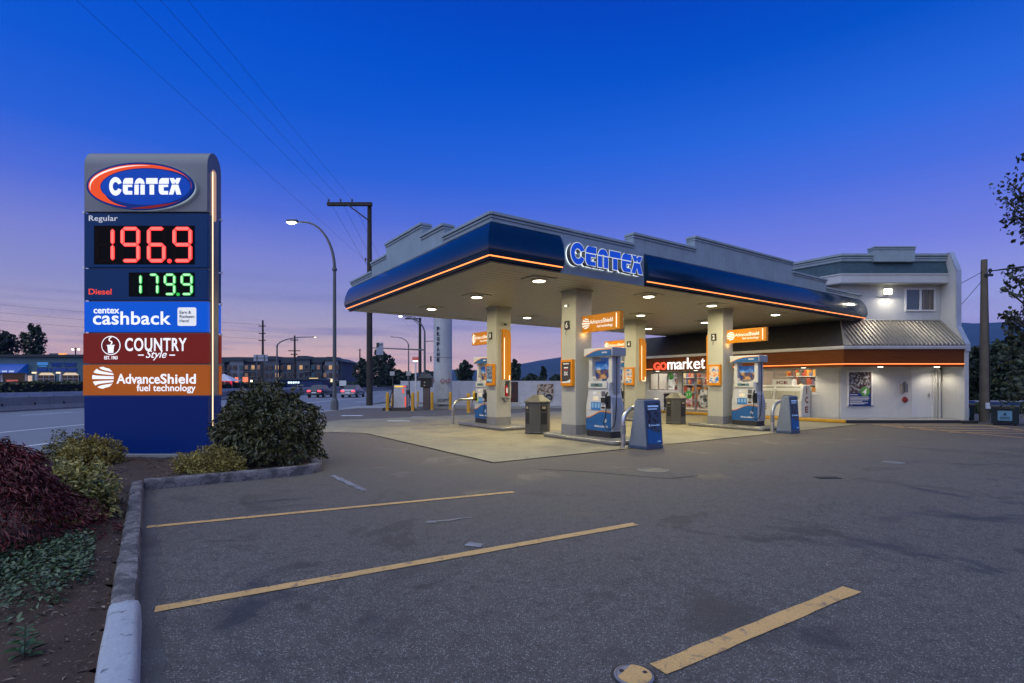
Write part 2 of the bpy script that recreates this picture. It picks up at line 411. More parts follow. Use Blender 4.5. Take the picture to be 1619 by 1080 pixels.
def sheet(name, pts, z, m):
    o = MB().add([(p[0], p[1], z) for p in pts], [tuple(range(len(pts)))]).build(name, m, smooth=0); return struct(o)
sheet('ground', [(-4000, -300), (4000, -300), (4000, 6000), (-4000, 6000)], -.024, EARTH)
sheet('road', [(-43.5, -60), (-9.7, -60), (-9.7, 18), (-10.9, 30), (-11.2, 60), (-11.2, 400), (-43.5, 400)], -.016, ROADM)
sheet('far_ground_paving', [(-150, -40), (-43.4, -40), (-43.4, 400), (-150, 400)], -.018, ground_mat('far_paving', (.09, .09, .09), (.2, .2, .2), .95, (.05, .05, .05), .5, .7, scale=10, bump=0))
sheet('cross_road', [(-11.4, 48), (80, 48), (80, 66), (-11.4, 66)], -.012, ROADM)
sheet('pavement', [(-10.95, 28), (-10.95, 36.5), (-9.2, 45), (60, 45), (60, 22), (-4, 22)], -.006, WALK)
lot = [(-9.9, -40), (60, -40), (60, 34), (8, 34), (-10.0, 33.5), (-10.75, 28), (-9.9, 18)]
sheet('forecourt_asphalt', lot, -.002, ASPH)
ap = [S(0, 0)[:2], S(16.9, 0)[:2], S(16.9, 14)[:2], S(1.2, 14)[:2]]
edge = [S(*q)[:2] for q in ((-3.2, 10.6), (-1.8, 9.2), (-.75, 8.35), (-.12, 7.75), (0, 7.4))]
sheet('concrete_apron', ap + edge, .003, CONC)
seal = mat('joint_sealant', (.012, .011, .010), rough=.9, spec=.1)
jm = MB()
def strip(p, q, w, z=.007):
    p = Vector(p[:2]); q = Vector(q[:2]); d = (q - p).normalized(); nrm = Vector((-d.y, d.x)) * w / 2
    jm.add([(*(p - nrm), z), (*(q - nrm), z), (*(q + nrm), z), (*(p + nrm), z)], [(0, 1, 2, 3)])
chain = [S(16.9, 0), S(0, 0)] + [Vector((*e, 0)) for e in edge[::-1]]
for a_, b_ in zip(chain[:-1], chain[1:]): strip(a_, b_, .055)
for u_ in (5.6, 11.2): strip(S(u_, .02), S(u_, 13.9), .022)
for v_ in (4.7, 9.4): strip(S(.05, v_), S(16.8, v_), .022)
struct(jm.build('apron_joint', seal, smooth=0))
jm = MB(); strip(G(300 + 850, 741), G(850 + 535, 752.5), .02, .002)
pts = [G(850, 741.8), G(930, 746), G(1000, 752), G(1060, 757), G(1104, 752)]
for a_, b_ in zip(pts[:-1], pts[1:]): strip(a_, b_, .022, .002)
jm.v = jm.v[4:]; jm.f = [tuple(i - 4 for i in f) for f in jm.f[1:]]; jm.m = jm.m[1:]
struct(jm.build('saw_cut_joint', seal, smooth=0))

YEL = ground_mat('yellow_line_paint', (.62, .36, .12), (.70, .46, .20), .8, (.17, .12, .08), .56, .66, scale=70, rough=.7, bump=.25, big=.14, sts=9)
WHT = ground_mat('white_line_paint', (.72, .72, .72), (.8, .8, .8), .8, (.5, .5, .5), .6, .8, scale=40, rough=.7, bump=.05, big=.06)
FADE = ground_mat('worn_white_paint', (.30, .30, .31), (.42, .42, .42), .8, (.1, .1, .1), .44, .54, scale=60, rough=.8, bump=.25)
def line(name, p, q, w, m, z=.004, jag=0.0):
    p = Vector(p[:2]); q = Vector(q[:2]); d = q - p; ln = d.length; d /= ln; nr = Vector((-d.y, d.x)); k = max(1, int(ln / .12)) if jag else 1
    vs = []
    for i in range(k + 1):
        c = p + d * ln * i / k
        for sgn in (-1, 1):
            e = c + nr * sgn * (w / 2 + (random.uniform(-jag, jag) if jag else 0)); vs.append((e.x, e.y, z))
    return struct(MB().add(vs, [(2 * i, 2 * i + 2, 2 * i + 3, 2 * i + 1) for i in range(k)]).build(name, m, smooth=0))
line('parking_line', G(232, 833.5), G(812, 778), .10, YEL, jag=.004)
line('parking_line', G(245, 964), G(1005, 828.5), .115, YEL, jag=.004)
line('parking_line', G(1041, 1059), G(1347, 932), .125, YEL, jag=.005)
line('worn_parking_mark', G(526, 752), G(577, 776), .09, FADE, jag=.02)
line('worn_parking_mark', G(674, 825.5), G(690, 825), .10, FADE, jag=.01)
line('worn_parking_mark', G(690, 825), G(745, 818), .05, FADE, jag=.02)
line('worn_parking_mark', G(738, 860), G(763, 863), .11, FADE, jag=.01)
for a_, b_ in (((1391, 672), (1560, 672.6)), ((1418, 675.6), (1619, 678.5)), ((1455, 679.8), (1619, 682)), ((1500, 683.6), (1619, 685.5))):
    line('hatch_line', G(*a_), G(*b_), .13, YEL, jag=.006)
line('hatch_line', G(1380, 671), G(1619, 692.5), .12, YEL, jag=.006)
line('hatch_line', G(1555, 672), G(1619, 681.0), .12, YEL, jag=.006)
for x_, y0, y1 in ((-16.75, -10, 120), (-12.45, -10, 30)): line('lane_line', (x_, y0), (x_, y1), .14, WHT, z=-.012)
for x_ in (-20.6, -24.6):
    for k in range(14): line('lane_dash', (x_, 8 + 9 * k), (x_, 11 + 9 * k), .13, WHT, z=-.012)
for k in range(5): line('lane_dash', (-13.2 + .0 * k, 44 + 9 * k), (-13.2, 47 + 9 * k), .13, WHT, z=-.012)
line('stop_line', G(540, 657.2), G(573, 657.2), .45, WHT, z=.004)
line('stop_line', G(613, 665.5), G(648, 665.5), .28, WHT, z=.004)
line('stop_line', G(645, 655), G(690, 655), .25, FADE, z=.004)
line('patched_asphalt', G(648, 660), G(668, 660), 1.6, WALK, z=.0015)

# planting bed and its kerb
bed_edge = [S(-5.86, -9.5), S(-5.86, .86), S(-3.55, .86)] + [S(-3.55 + .45 * math.sin(R(t)), 1.31 - .45 * math.cos(R(t))) for t in (22, 45, 68, 90)] + [S(-3.1, 5.2), S(-3.6, 7.2)]
bed_poly = [(p.x, p.y) for p in bed_edge] + [(-9.55, 15.2), (-9.6, 4), (-9.6, -7)]
def inside(x, y, poly):
    c = False; j = len(poly) - 1
    for i in range(len(poly)):
        xi, yi = poly[i]; xj, yj = poly[j]
        if (yi > y) != (yj > y) and x < (xj - xi) * (y - yi) / (yj - yi) + xi: c = not c
        j = i
    return c
def bed_z(x, y): return .10 + .035 * math.sin(x * 1.7 + .4) * math.cos(y * 1.3) + .02 * math.sin(x * 5.1 + y * 3.3)
def build_bed():                                # a gently uneven mound of mulch
    bm = MB(); st = .16; idx = {}
    nx = int(7.8 / st); ny = int(24 / st)
    ok = {}
    for i in range(nx + 1):
        for j in range(ny + 1):
            x = -9.75 + i * st; y = -7.2 + j * st
            ok[i, j] = inside(x, y, bed_poly)
    for i in range(nx + 1):
        for j in range(ny + 1):
            if any(ok.get((i + a, j + b)) for a in (-1, 0, 1) for b in (-1, 0, 1)):
                x = -9.75 + i * st; y = -7.2 + j * st
                idx[i, j] = len(bm.v); bm.v.append((x, y, bed_z(x, y) + random.uniform(-.012, .012)) if ok[i, j] else (x, y, .05))
    for i in range(nx):
        for j in range(ny):
            q = [(i, j), (i + 1, j), (i + 1, j + 1), (i, j + 1)]
            if all(k in idx for k in q) and sum(ok[k] for k in q) >= 2: bm.f.append(tuple(idx[k] for k in q)); bm.m.append(0)
    return struct(bm.build('planting_bed', MULCH, smooth=180))
build_bed()
KERB = ground_mat('kerb_concrete', (.20, .185, .175), (.46, .44, .42), .78, (.035, .034, .034), .42, .56, scale=48, rough=.9, bump=1.0, big=.4, tint=(.16, .11, .10), sts=6, fine_hi=1.9)
KWHT = ground_mat('kerb_fresh_concrete', (.40, .42, .44), (.5, .52, .54), .95, (.09, .09, .095), .60, .67, scale=45, rough=.7, bump=.2, big=.16, fine_hi=1.25, sts=13, tint=(.30, .31, .33))
def kerb(path, m, name='kerb', w=.16, h=.155, wob=.008):
    prof = [(0.0, -.02), (.012, h - .045), (.022, h - .012), (.045, h), (w - .03, h), (w - .008, h - .014), (w, h - .05), (w, -.02)]
    pts = []
    for a_, b_ in zip(path[:-1], path[1:]):
        k = max(1, int((b_ - a_).length / .25)); pts += [a_.lerp(b_, i / k) for i in range(k)]
    pts.append(path[-1]); bm = MB(); n = len(prof)
    for i, p in enumerate(pts):
        d = (pts[min(i + 1, len(pts) - 1)] - pts[max(i - 1, 0)]).normalized(); nr = Vector((-d.y, d.x, 0))
        for (o_, z) in prof:
            q = p + nr * (o_ + random.uniform(-wob, wob) * (1 if z > 0 else 0)); bm.v.append((q.x, q.y, z + random.uniform(-wob, wob) * .6))
    for i in range(len(pts) - 1):
        for k in range(n - 1): bm.f.append((i * n + k, i * n + k + 1, (i + 1) * n + k + 1, (i + 1) * n + k)); bm.m.append(0)
    bm.f += [tuple(range(n))[::-1], tuple((len(pts) - 1) * n + k for k in range(n))]; bm.m += [0, 0]
    return struct(bm.build(name, m, smooth=50))
ku = -5.72
cuts = [-4.46, -3.3, -2.15, -1.0, .62]
kerb([S(ku + .02, -9.5), S(ku + .02, cuts[0] - .012)], KWHT, w=.185, h=.162, wob=.005)
for a_, b_ in zip(cuts[:-1], cuts[1:]): kerb([S(ku, a_), S(ku, b_ - .012)], KERB)
kerb([S(ku, .62), S(ku, .74)], KERB)
kerb([S(ku - .0, .74), S(-3.55, .74)], KERB)
kerb([S(-3.55, .74)] + [S(-3.55 + .57 * math.sin(R(t)), 1.31 - .57 * math.cos(R(t))) for t in (20, 40, 60, 80, 90)] + [S(-2.98, 5.2), S(-3.5, 7.2)], KERB)
kerb([Vector((-9.62, 15.2, 0)), Vector((-9.7, 4, 0)), Vector((-9.7, -7, 0))][::-1], KERB)
grit = ground_mat('gutter_grit', (.10, .095, .09), (.3, .29, .27), .85, (.05, .045, .04), .45, .6, scale=80, rough=.95, bump=.6)
line('gutter_dirt', S(ku + .05, -9.4), S(ku + .05, .7), .16, grit, z=.0015, jag=.035)

# loose bark, dead leaves and stalks lying on the mulch
def litter():
    n = 4200; C = []
    while len(C) < n:
        v_ = random.uniform(-6.5, 3.5); u_ = -5.9 - abs(random.gauss(0, 1.5))
        if random.random() < .35: u_ = random.uniform(-5.7, -3.2); v_ = random.uniform(1.0, 3.6)
        p = S(u_, v_)
        if inside(p.x, p.y, bed_poly): C.append((p.x, p.y, bed_z(p.x, p.y) + random.uniform(.004, .02)))
    C = np.array(C); D = rng.normal(size=(n, 3)); D[:, 2] *= .18; N = rng.normal(size=(n, 3)) * .3; N[:, 2] = 1
    ln = rng.uniform(.015, .06, n); big = rng.random(n) < .06; ln[big] *= 1.7
    o = leaf_mesh('bark_litter', C, D, N, ln, ln * rng.uniform(.12, .4, n), mat('dead_leaf', (.055, .036, .026), col2=(.26, .205, .16), rough=.9, attr=True, scale=9))
    tag(o, kind='stuff')
litter()
# ------------------------------------------------------------------ petrol station canopy
STUCCO = mat('parapet_stucco', (.29, .37, .41), rough=.75, bump=.25, bscale=60, streak=.25)
NAVY = mat('navy_gloss_fascia', (.003, .026, .062), rough=.14, var=.1, spec=.35, coat=.35)
PLATE = mat('grey_blue_panel', (.24, .31, .36), rough=.45)
DARKT = mat('dark_trim', (.03, .028, .028), rough=.5)
NEON = glow('orange_tube', (1.0, .235, .055), 2.7)
WALLW = mat('white_wall_paint', (.68, .68, .67), rough=.7, bump=.15, bscale=30, streak=.12, var=.05)
COLW = mat('column_paint', (.43, .43, .38), rough=.5, bump=.04, streak=.10, var=.04)
GREYB = mat('grey_band', (.22, .22, .22), rough=.6, streak=.2)
STEEL = mat('brushed_steel', (.52, .52, .50), rough=.34, metal=1.0, var=.15, scale=12)
ORANGE = mat('orange_panel', (.55, .195, .006), rough=.4, var=.05, spec=.25, emit=(.75, .27, .006), es=.14)
WARMT = glow('warm_white_tube', (1.0, .74, .46), 2.2)
WHITEG = mat('white_graphic', (.82, .82, .82), rough=.4, var=.03)
def soffit_mat():
    m = mat('soffit_panel', (.42, .395, .32), rough=.42, var=.05)
    nt = m.node_tree; n = nt.nodes; L = nt.links; b = n['Principled BSDF']
    tc = n.new('ShaderNodeTexCoord'); sx = n.new('ShaderNodeSeparateXYZ'); L.new(tc.outputs['Object'], sx.inputs[0])
    a = n.new('ShaderNodeMath'); a.operation = 'PINGPONG'; L.new(sx.outputs[1], a.inputs[0]); a.inputs[1].default_value = .125
    r = n.new('ShaderNodeMapRange'); L.new(a.outputs[0], r.inputs[0]); r.inputs[1].default_value = .0; r.inputs[2].default_value = .03
    x = n.new('ShaderNodeMix'); x.data_type = 'RGBA'; src = b.inputs['Base Color'].links[0].from_socket
    L.new(r.outputs[0], x.inputs[0]); x.inputs[6].default_value = (.06, .05, .04, 1); L.new(src, x.inputs[7]); L.new(x.outputs[2], b.inputs['Base Color'])
    bp = n.new('ShaderNodeBump'); bp.inputs['Strength'].default_value = .8; bp.inputs['Distance'].default_value = .012; L.new(r.outputs[0], bp.inputs['Height']); L.new(bp.outputs[0], b.inputs['Normal'])
    return m
SOFF = soffit_mat()
SOFT = mat('soffit_trim', (.42, .395, .32), rough=.5)
CU0, CU1, CV0, CV1, CZ = .55, 20.95, .93, 10.55, 4.29
can = thing('fuel_canopy', 'navy and white fuel canopy with stepped parapet on four square columns', 'canopy', S(0, 0), ROT)
bm = MB(); bm.box(CU0 + .5, CU1 - .5, CV0 + .5, CV1 - .5, CZ + .012, CZ + .05); bm.build('soffit', SOFF, can, smooth=0)
bm = MB()
for a in ((CU0, CU0 + .49, CV0, CV1), (CU1 - .49, CU1, CV0, CV1), (CU0 + .492, CU1 - .492, CV0, CV0 + .49), (CU0 + .492, CU1 - .492, CV1 - .49, CV1)):
    bm.box(a[0], a[1], a[2], a[3], CZ, CZ + .06)
bm.build('soffit_border', SOFT, can, smooth=0, bevel=.004)
bm = MB(); bm.box(CU0 + .02, CU1 - .02, CV0 + .02, CV1 - .02, CZ + .062, CZ + .9); bm.build('core', DARKT, can, smooth=0)
BULL = [(.0, CZ), (.06, CZ + .01), (.12, CZ + .05), (.155, CZ + .10), (.20, CZ + .17), (.222, CZ + .25), (.222, CZ + .34), (.205, CZ + .48), (.175, CZ + .61), (.135, CZ + .73), (.085, CZ + .83), (.02, CZ + .90)]
def bull_strip(bm, ax, d_sign, fixed, a, b, ma, mb):
    """bullnose between a and b along one side; ma/mb mitre sign at the ends"""
    vs = []; n = len(BULL)
    for t, mt in ((a, ma), (b, mb)):
        for (d, z) in BULL:
            al = t + mt * d
            vs.append((al, fixed + d_sign * d, z) if ax == 'u' else (fixed + d_sign * d, al, z))
    fs = [(k, k + 1, n + k + 1, n + k) for k in range(n - 1)]
    caps = []
    if not ma: caps.append(tuple(range(n)))
    if not mb: caps.append(tuple(range(n, 2 * n))[::-1])
    bm.add(vs, fs + caps)
fb = MB()
def run(ax, sgn, fixed, a, b, ma, mb, step=1.9, gap=.007):
    k = max(1, round(abs(b - a) / step)); e = [a + (b - a) * i / k for i in range(k + 1)]; s_ = 1 if b > a else -1
    for i in range(k):
        bull_strip(fb, ax, sgn, fixed, e[i] + (0 if i == 0 else gap / 2 * s_), e[i + 1] - (0 if i == k - 1 else gap / 2 * s_), ma if i == 0 else 0, mb if i == k - 1 else 0)
SG0, SG1 = 2.50, 5.50
run('v', -1, CU0, CV0, CV1, -1, 1)
run('u', -1, CV0, CU0, SG0, -1, 0); run('u', -1, CV0, SG1, CU1, 0, 1)
run('v', 1, CU1, CV0, CV1, -1, 1); run('u', 1, CV1, CU0, CU1, -1, 1)
fb.build('fascia', NAVY, can, smooth=40)
nb = MB(); d_, z_ = .150, CZ + .10
for p, q in (((CU0 - d_, CV0 - d_), (CU0 - d_, CV1 + d_)), ((CU0 - d_, CV0 - d_), (SG0 - .01, CV0 - d_)), ((SG1 + .01, CV0 - d_), (CU1 + d_, CV0 - d_)), ((CU1 + d_, CV0 - d_), (CU1 + d_, CV1 + d_))):
    nb.tube([(p[0], p[1], z_), (q[0], q[1], z_)], .016, 8)
nb.build('light_strip', NEON, can)
tb = MB()
for x0, x1, y0, y1 in ((CU0 - .10, CU0 - .004, CV0 - .10, CV1 + .1), (CU0 - .004, SG0 - .02, CV0 - .10, CV0 - .004), (SG1 + .02, CU1 + .1, CV0 - .10, CV0 - .004)):
    tb.box(x0, x1, y0, y1, CZ - .012, CZ - .002)
tb.build('drip_trim', DARKT, can, smooth=0)
pb = MB(); pb.box(SG0 + .004, SG1 - .004, CV0 - .075, CV0 + .02, CZ - .02, CZ + .91); pb.build('sign_panel', PLATE, can, smooth=0, bevel=.01)
# stepped parapet: profile of heights along each side
par = MB()
def parapet(ax, fixed, out, spans, th=.26):
    for a, b, top in spans:
        lo, hi = sorted((fixed + out * .03, fixed - out * th))
        if ax == 'u': par.box(a, b, lo, hi, CZ + .88, top)
        else: par.box(lo, hi, a, b, CZ + .88, top)
        # cap moulding and the recessed line under it
        for o1, z0, z1 in ((.085, top - .035, top + .035), (.055, top - .10, top - .045)):
            lo2, hi2 = sorted((fixed + out * o1, fixed - out * (th + .02)))
            e = .03 if z1 > top else .012
            if ax == 'u': par.box(a - e, b + e, lo2, hi2, z0, z1)
            else: par.box(lo2, hi2, a - e, b + e, z0, z1)
b0, b1, b2 = CZ + 1.07, CZ + 1.37, CZ + 1.72
parapet('v', CU0, -1, [(CV0 - .02, 3.14, b0), (3.1401, 4.45, b1), (4.4501, 7.08, b2), (7.0801, 8.37, b1), (8.3701, CV1, b0)])
parapet('u', CV0, -1, [(CU0 - .02, 5.11, b0), (5.1101, 7.81, b1), (7.8101, 13.6, b2), (13.6001, 16.2, b1), (16.2001, CU1, b0)])
parapet('v', CU1, 1, [(CV0 + .3, 3.14, b0), (3.1401, 8.37, b1), (8.3701, CV1 - .3, b0)]); parapet('u', CV1, 1, [(CU0 + .3, 7.8, b0), (7.8001, 13.6, b1), (13.6001, CU1 - .3, b0)])
par.build('parapet', STUCCO, can, smooth=0, bevel=.008)

# block letters of the fascia sign: slit capitals with rounded shoulders
def slit_letter(ch):
    g0, g1 = .60, .655
    if ch == 'C': return [arc(.5, .5, .5, 22, 338, 40) + arc(.5, .5, .235, 332, 28, 26)[:]]
    if ch == 'E':
        up = [(.0, g1), (.86, g1), (.86, 1.0), (.30, 1.0)] + arc(.30, .72, .28, 90, 170, 6)
        lo = [(.0, g0), (.80, g0), (.80, .46), (.42, .46), (.42, .22), (.80, .22), (.80, 0), (.26, 0)] + arc(.26, .26, .26, 270, 180, 6)
        return [up, lo]
    if ch == 'n':
        up = [(.0, g1)] + arc(.45, .62, .42, 170, 10, 14, ry=.38) + [(.90, g1), (.56, g1), (.45, g1 + .05), (.34, g1)]
        return [up, [(.0, 0), (.36, 0), (.36, g0), (.0, g0)], [(.52, 0), (.88, 0), (.88, g0), (.52, g0)]]
    if ch == 'T': return [[(0, g1), (.98, g1), (.98, 1), (0, 1)], [(.30, 0), (.68, 0), (.68, g0), (.30, g0)]]
    if ch == 'X':
        return [[(.26, g1), (.47, g1), (.53, .80), (.60, g1), (.82, g1), (1.02, 1), (.66, 1), (.55, .86), (.42, 1), (.06, 1)],
                [(.0, 0), (.36, 0), (.52, .33), (.66, 0), (1.06, 0), (.80, g0), (.26, g0)]]
LOGO = (('C', 0, 1.06, 1.12), ('E', 1.16, 1, 1), ('n', 2.14, 1, 1), ('T', 3.13, 1, 1), ('E', 4.2, 1, 1), ('X', 5.06, 1, 1))
def logo_polys(x0, yb, w, h, grow=0.0):
    tot = 6.12; out = []
    for ch, x, sx, sy in LOGO:
        for poly in slit_letter(ch):
            q = [((x + px * sx * (.98 if ch != 'C' else 1.02)) * w / tot + x0, yb + (py * sy - (.06 if ch == 'C' else 0)) * h) for px, py in poly]
            if grow:
                cx = sum(p[0] for p in q) / len(q); cy = sum(p[1] for p in q) / len(q); n = len(q); r = []
                ar = sum(q[i][0] * q[(i + 1) % n][1] - q[(i + 1) % n][0] * q[i][1] for i in range(n)); sg = 1 if ar > 0 else -1
                for i in range(n):
                    a = Vector(q[i - 1]); b = Vector(q[i]); c = Vector(q[(i + 1) % n])
                    e1 = (b - a); e2 = (c - b)
                    if e1.length < 1e-6 or e2.length < 1e-6: r.append(tuple(b)); continue
                    n1 = Vector((e1.y, -e1.x)).normalized(); n2 = Vector((e2.y, -e2.x)).normalized(); t = n1 + n2
                    t = t / max(.5, t.length_squared / 2) if t.length > 1e-3 else n1
                    r.append(tuple(b + t * grow * sg))
                q = r
            out.append(q)
    return out
LW, LH = 2.56, .47
face_m = mat('sign_blue_face', (.004, .06, .42), rough=.3, emit=(.002, .05, .42), es=.75)
rim_m = glow('letter_rim_light', (.80, .90, 1.0), .75)
side_m = mat('letter_return', (.25, .25, .25), rough=.4, metal=.6)
sgn = thing('canopy_lettering', 'backlit blue channel letters with white rims on the canopy edge', 'sign', S(3.93, CV0 - .08, CZ + .47), ROT)
Tm = frame(None, 0, 0, 0, '-y')
polys = logo_polys(-LW / 2, -LH / 2 - .01, LW, LH); wide = logo_polys(-LW / 2, -LH / 2 - .01, LW, LH, .017)
for i, ((ch, *_r), cnt) in enumerate(zip(LOGO, (1, 2, 3, 2, 2, 2))):
    k0 = sum((1, 2, 3, 2, 2, 2)[:i]); a = MB(); b = MB(); c = MB(); d = MB()
    for k in range(k0, k0 + cnt):
        a.flat([wide[k]], Tm @ Matrix.Translation((0, 0, .05)), .13)
        b.flat([wide[k]], Tm @ Matrix.Translation((0, 0, .181)), .006)
        c.flat([polys[k]], Tm @ Matrix.Translation((0, 0, .188)), .006)
        d.flat([wide[k]], Tm @ Matrix.Translation((0, 0, .020)), .006)
    o = a.build('letter', side_m, sgn); b.build('rim', rim_m, o); c.build('face', face_m, o); d.build('halo_light', glow('halo_white', (.85, .93, 1), 1.5), o)

# columns
COLS = {'8': (4.29, 6.43), '6': (4.30, 2.32), '4': (11.28, 6.30), '2': (11.27, 2.20)}
CW = .62
for k, (u, v) in COLS.items():
    b = MB(); b.box(u, u + CW, v, v + CW, .40, CZ + .02); o = b.build('column', COLW, can, smooth=0, bevel=.006)
    b = MB(); b.box(u - .004, u + CW + .004, v - .004, v + CW + .004, .10, .40); b.build('column_base_band', GREYB, o, smooth=0)
    b = MB(); b.box(u - .03, u + CW + .03, v - .03, v + CW + .03, CZ - .03, CZ + .008); b.build('column_collar', SOFT, o, smooth=0)

# recessed lamps of the canopy
LENS = glow('lamp_lens', (1.0, .93, .70), 14)
first = None
rowname = {2.57: 'outer row over the road side', 6.8: 'second row', 10.0: 'third row', 14.1: 'row next to the shop'}
bayname = {1.8: 'by the lettered edge', 4.9: 'along the middle', 8.0: 'by the propane side'}
for u in (2.57, 6.8, 10.0, 14.1):
    for v in (1.8, 4.9, 8.0):
        lab = f'round lit canopy lamp of the {rowname[u]}, {bayname[v]}'
        if first is None:
            t = thing('canopy_lamp', lab, 'lamp', S(u, v, CZ), ROT, 'lamps under the canopy'); first = t
            b = MB(); b.box(-.36, .36, -.30, .30, -.012, .010); b.build('trim_plate', SOFT, t, smooth=0, bevel=.004)
            b = MB(); b.lathe([(.215, -.012), (.215, -.05), (.175, -.07), (.165, -.03)], 28); b.build('housing', mat('lamp_housing', (.5, .48, .42), rough=.4, metal=.3), t)
            b = MB(); b.lathe([(.155, -.04), (.14, -.066), (.08, -.08), (.001, -.084)], 28); b.build('lens', LENS, t)
            lamp('lamp_light', 'AREA', (0, 0, -.13), 80, (1.0, .87, .50), t, .28)
        else:
            t = copy_tree(first); t['label'] = lab; t.location = S(u, v, CZ)

# ------------------------------------------------------------------ pump islands and what stands on them
ISL = mat('island_concrete', (.17, .165, .15), rough=.7, bump=.2, streak=.1)
def island(v0, v1, u, label):
    t = thing('pump_island', label, 'island', S(u, (v0 + v1) / 2), ROT, 'pump islands under the canopy')
    h = (v1 - v0) / 2; b = MB(); b.prism(rrect(-.62, .62, -h, h, .22, 6), 'z', .003, .108); b.build('island_slab', ISL, t, smooth=40, bevel=.012)
    b = MB(); b.prism(rrect(-.635, .635, -h - .015, h + .015, .235, 6), 'z', .055, .119)
    inner = rrect(-.60, .60, -h + .03, h - .03, .2, 6)
    b.build('steel_edging', STEEL, t, smooth=40, bevel=.01)
    b = MB(); b.prism(inner, 'z', .1192, .122); b.build('island_top', ISL, t, smooth=0)
    return t
UI = {'6': 4.62, '8': 4.62, '2': 11.6, '4': 11.6}
island(.55, 3.55, UI['6'], 'concrete pump island carrying the pump under the sign beside column six')
island(5.62, 8.75, UI['8'], 'concrete pump island at column eight, nearest the propane tank')
island(5.62, 8.75, UI['4'], 'concrete pump island at column four, facing the shop doors')
island(.55, 3.55, UI['2'], 'concrete pump island at column two, in front of the ice freezer')

PW = mat('pump_white', (.60, .60, .57), rough=.35, var=.03, coat=.2)
PG = mat('pump_bluegrey', (.30, .33, .36), rough=.35)
PB = mat('pump_blue', (.015, .10, .28), rough=.3, emit=(.01, .08, .24), es=.10)
PO = mat('pump_orange', (.72, .26, .03), rough=.35)
BLK = mat('black_rubber', (.018, .018, .018), rough=.55)
SCR = mat('lcd_screen', (.10, .16, .16), rough=.15, emit=(.12, .22, .22), es=.25)
ADV1 = patchwork('advert_food', ['#0d2c63', '#123f86', '#6a4a33', '#c9a06a', '#2a1a14'], 5, es=.12)
ADV2 = patchwork('advert_blue', ['#0b2f6e', '#1c58a8', '#2c6fc0', '#c8d4e4'], 3, es=.12)
def a_clip(k, r):                              # one curved stripe, a lens between two arcs clipped to the disc
    # stripes fan from the right-hand edge to the left rim
    edges = [100, 62, 22, -14, -52, -100]; lo, hi = edges[k + 1] + 7, edges[k] - 7
    rim = [(-r * math.cos(R(t)) if False else -r * math.cos(R(t)), r * math.sin(R(t))) for t in (lo + (hi - lo) * i / 8 for i in range(9))]
    yb = [(.80, .52), (.40, .24), (.12, -.12), (-.24, -.40), (-.52, -.80)][k]
    xr = r * .97
    top = []; bot = []
    for i in range(1, 8):
        s = i / 8
        top.append((rim[-1][0] + (xr * (.86 if k in (0,) else 1) - rim[-1][0]) * s, rim[-1][1] + (yb[0] * r - rim[-1][1]) * (s ** .55)))
        bot.append((rim[0][0] + (xr * (.86 if k in (4,) else 1) - rim[0][0]) * s, rim[0][1] + (yb[1] * r - rim[0][1]) * (s ** .55)))
    poly = rim + top + [(xr, yb[0] * r), (xr, yb[1] * r)] + bot[::-1]
    return [(x if x * x + y * y <= r * r else x * r / math.hypot(x, y), y if x * x + y * y <= r * r else y * r / math.hypot(x, y)) for x, y in poly]
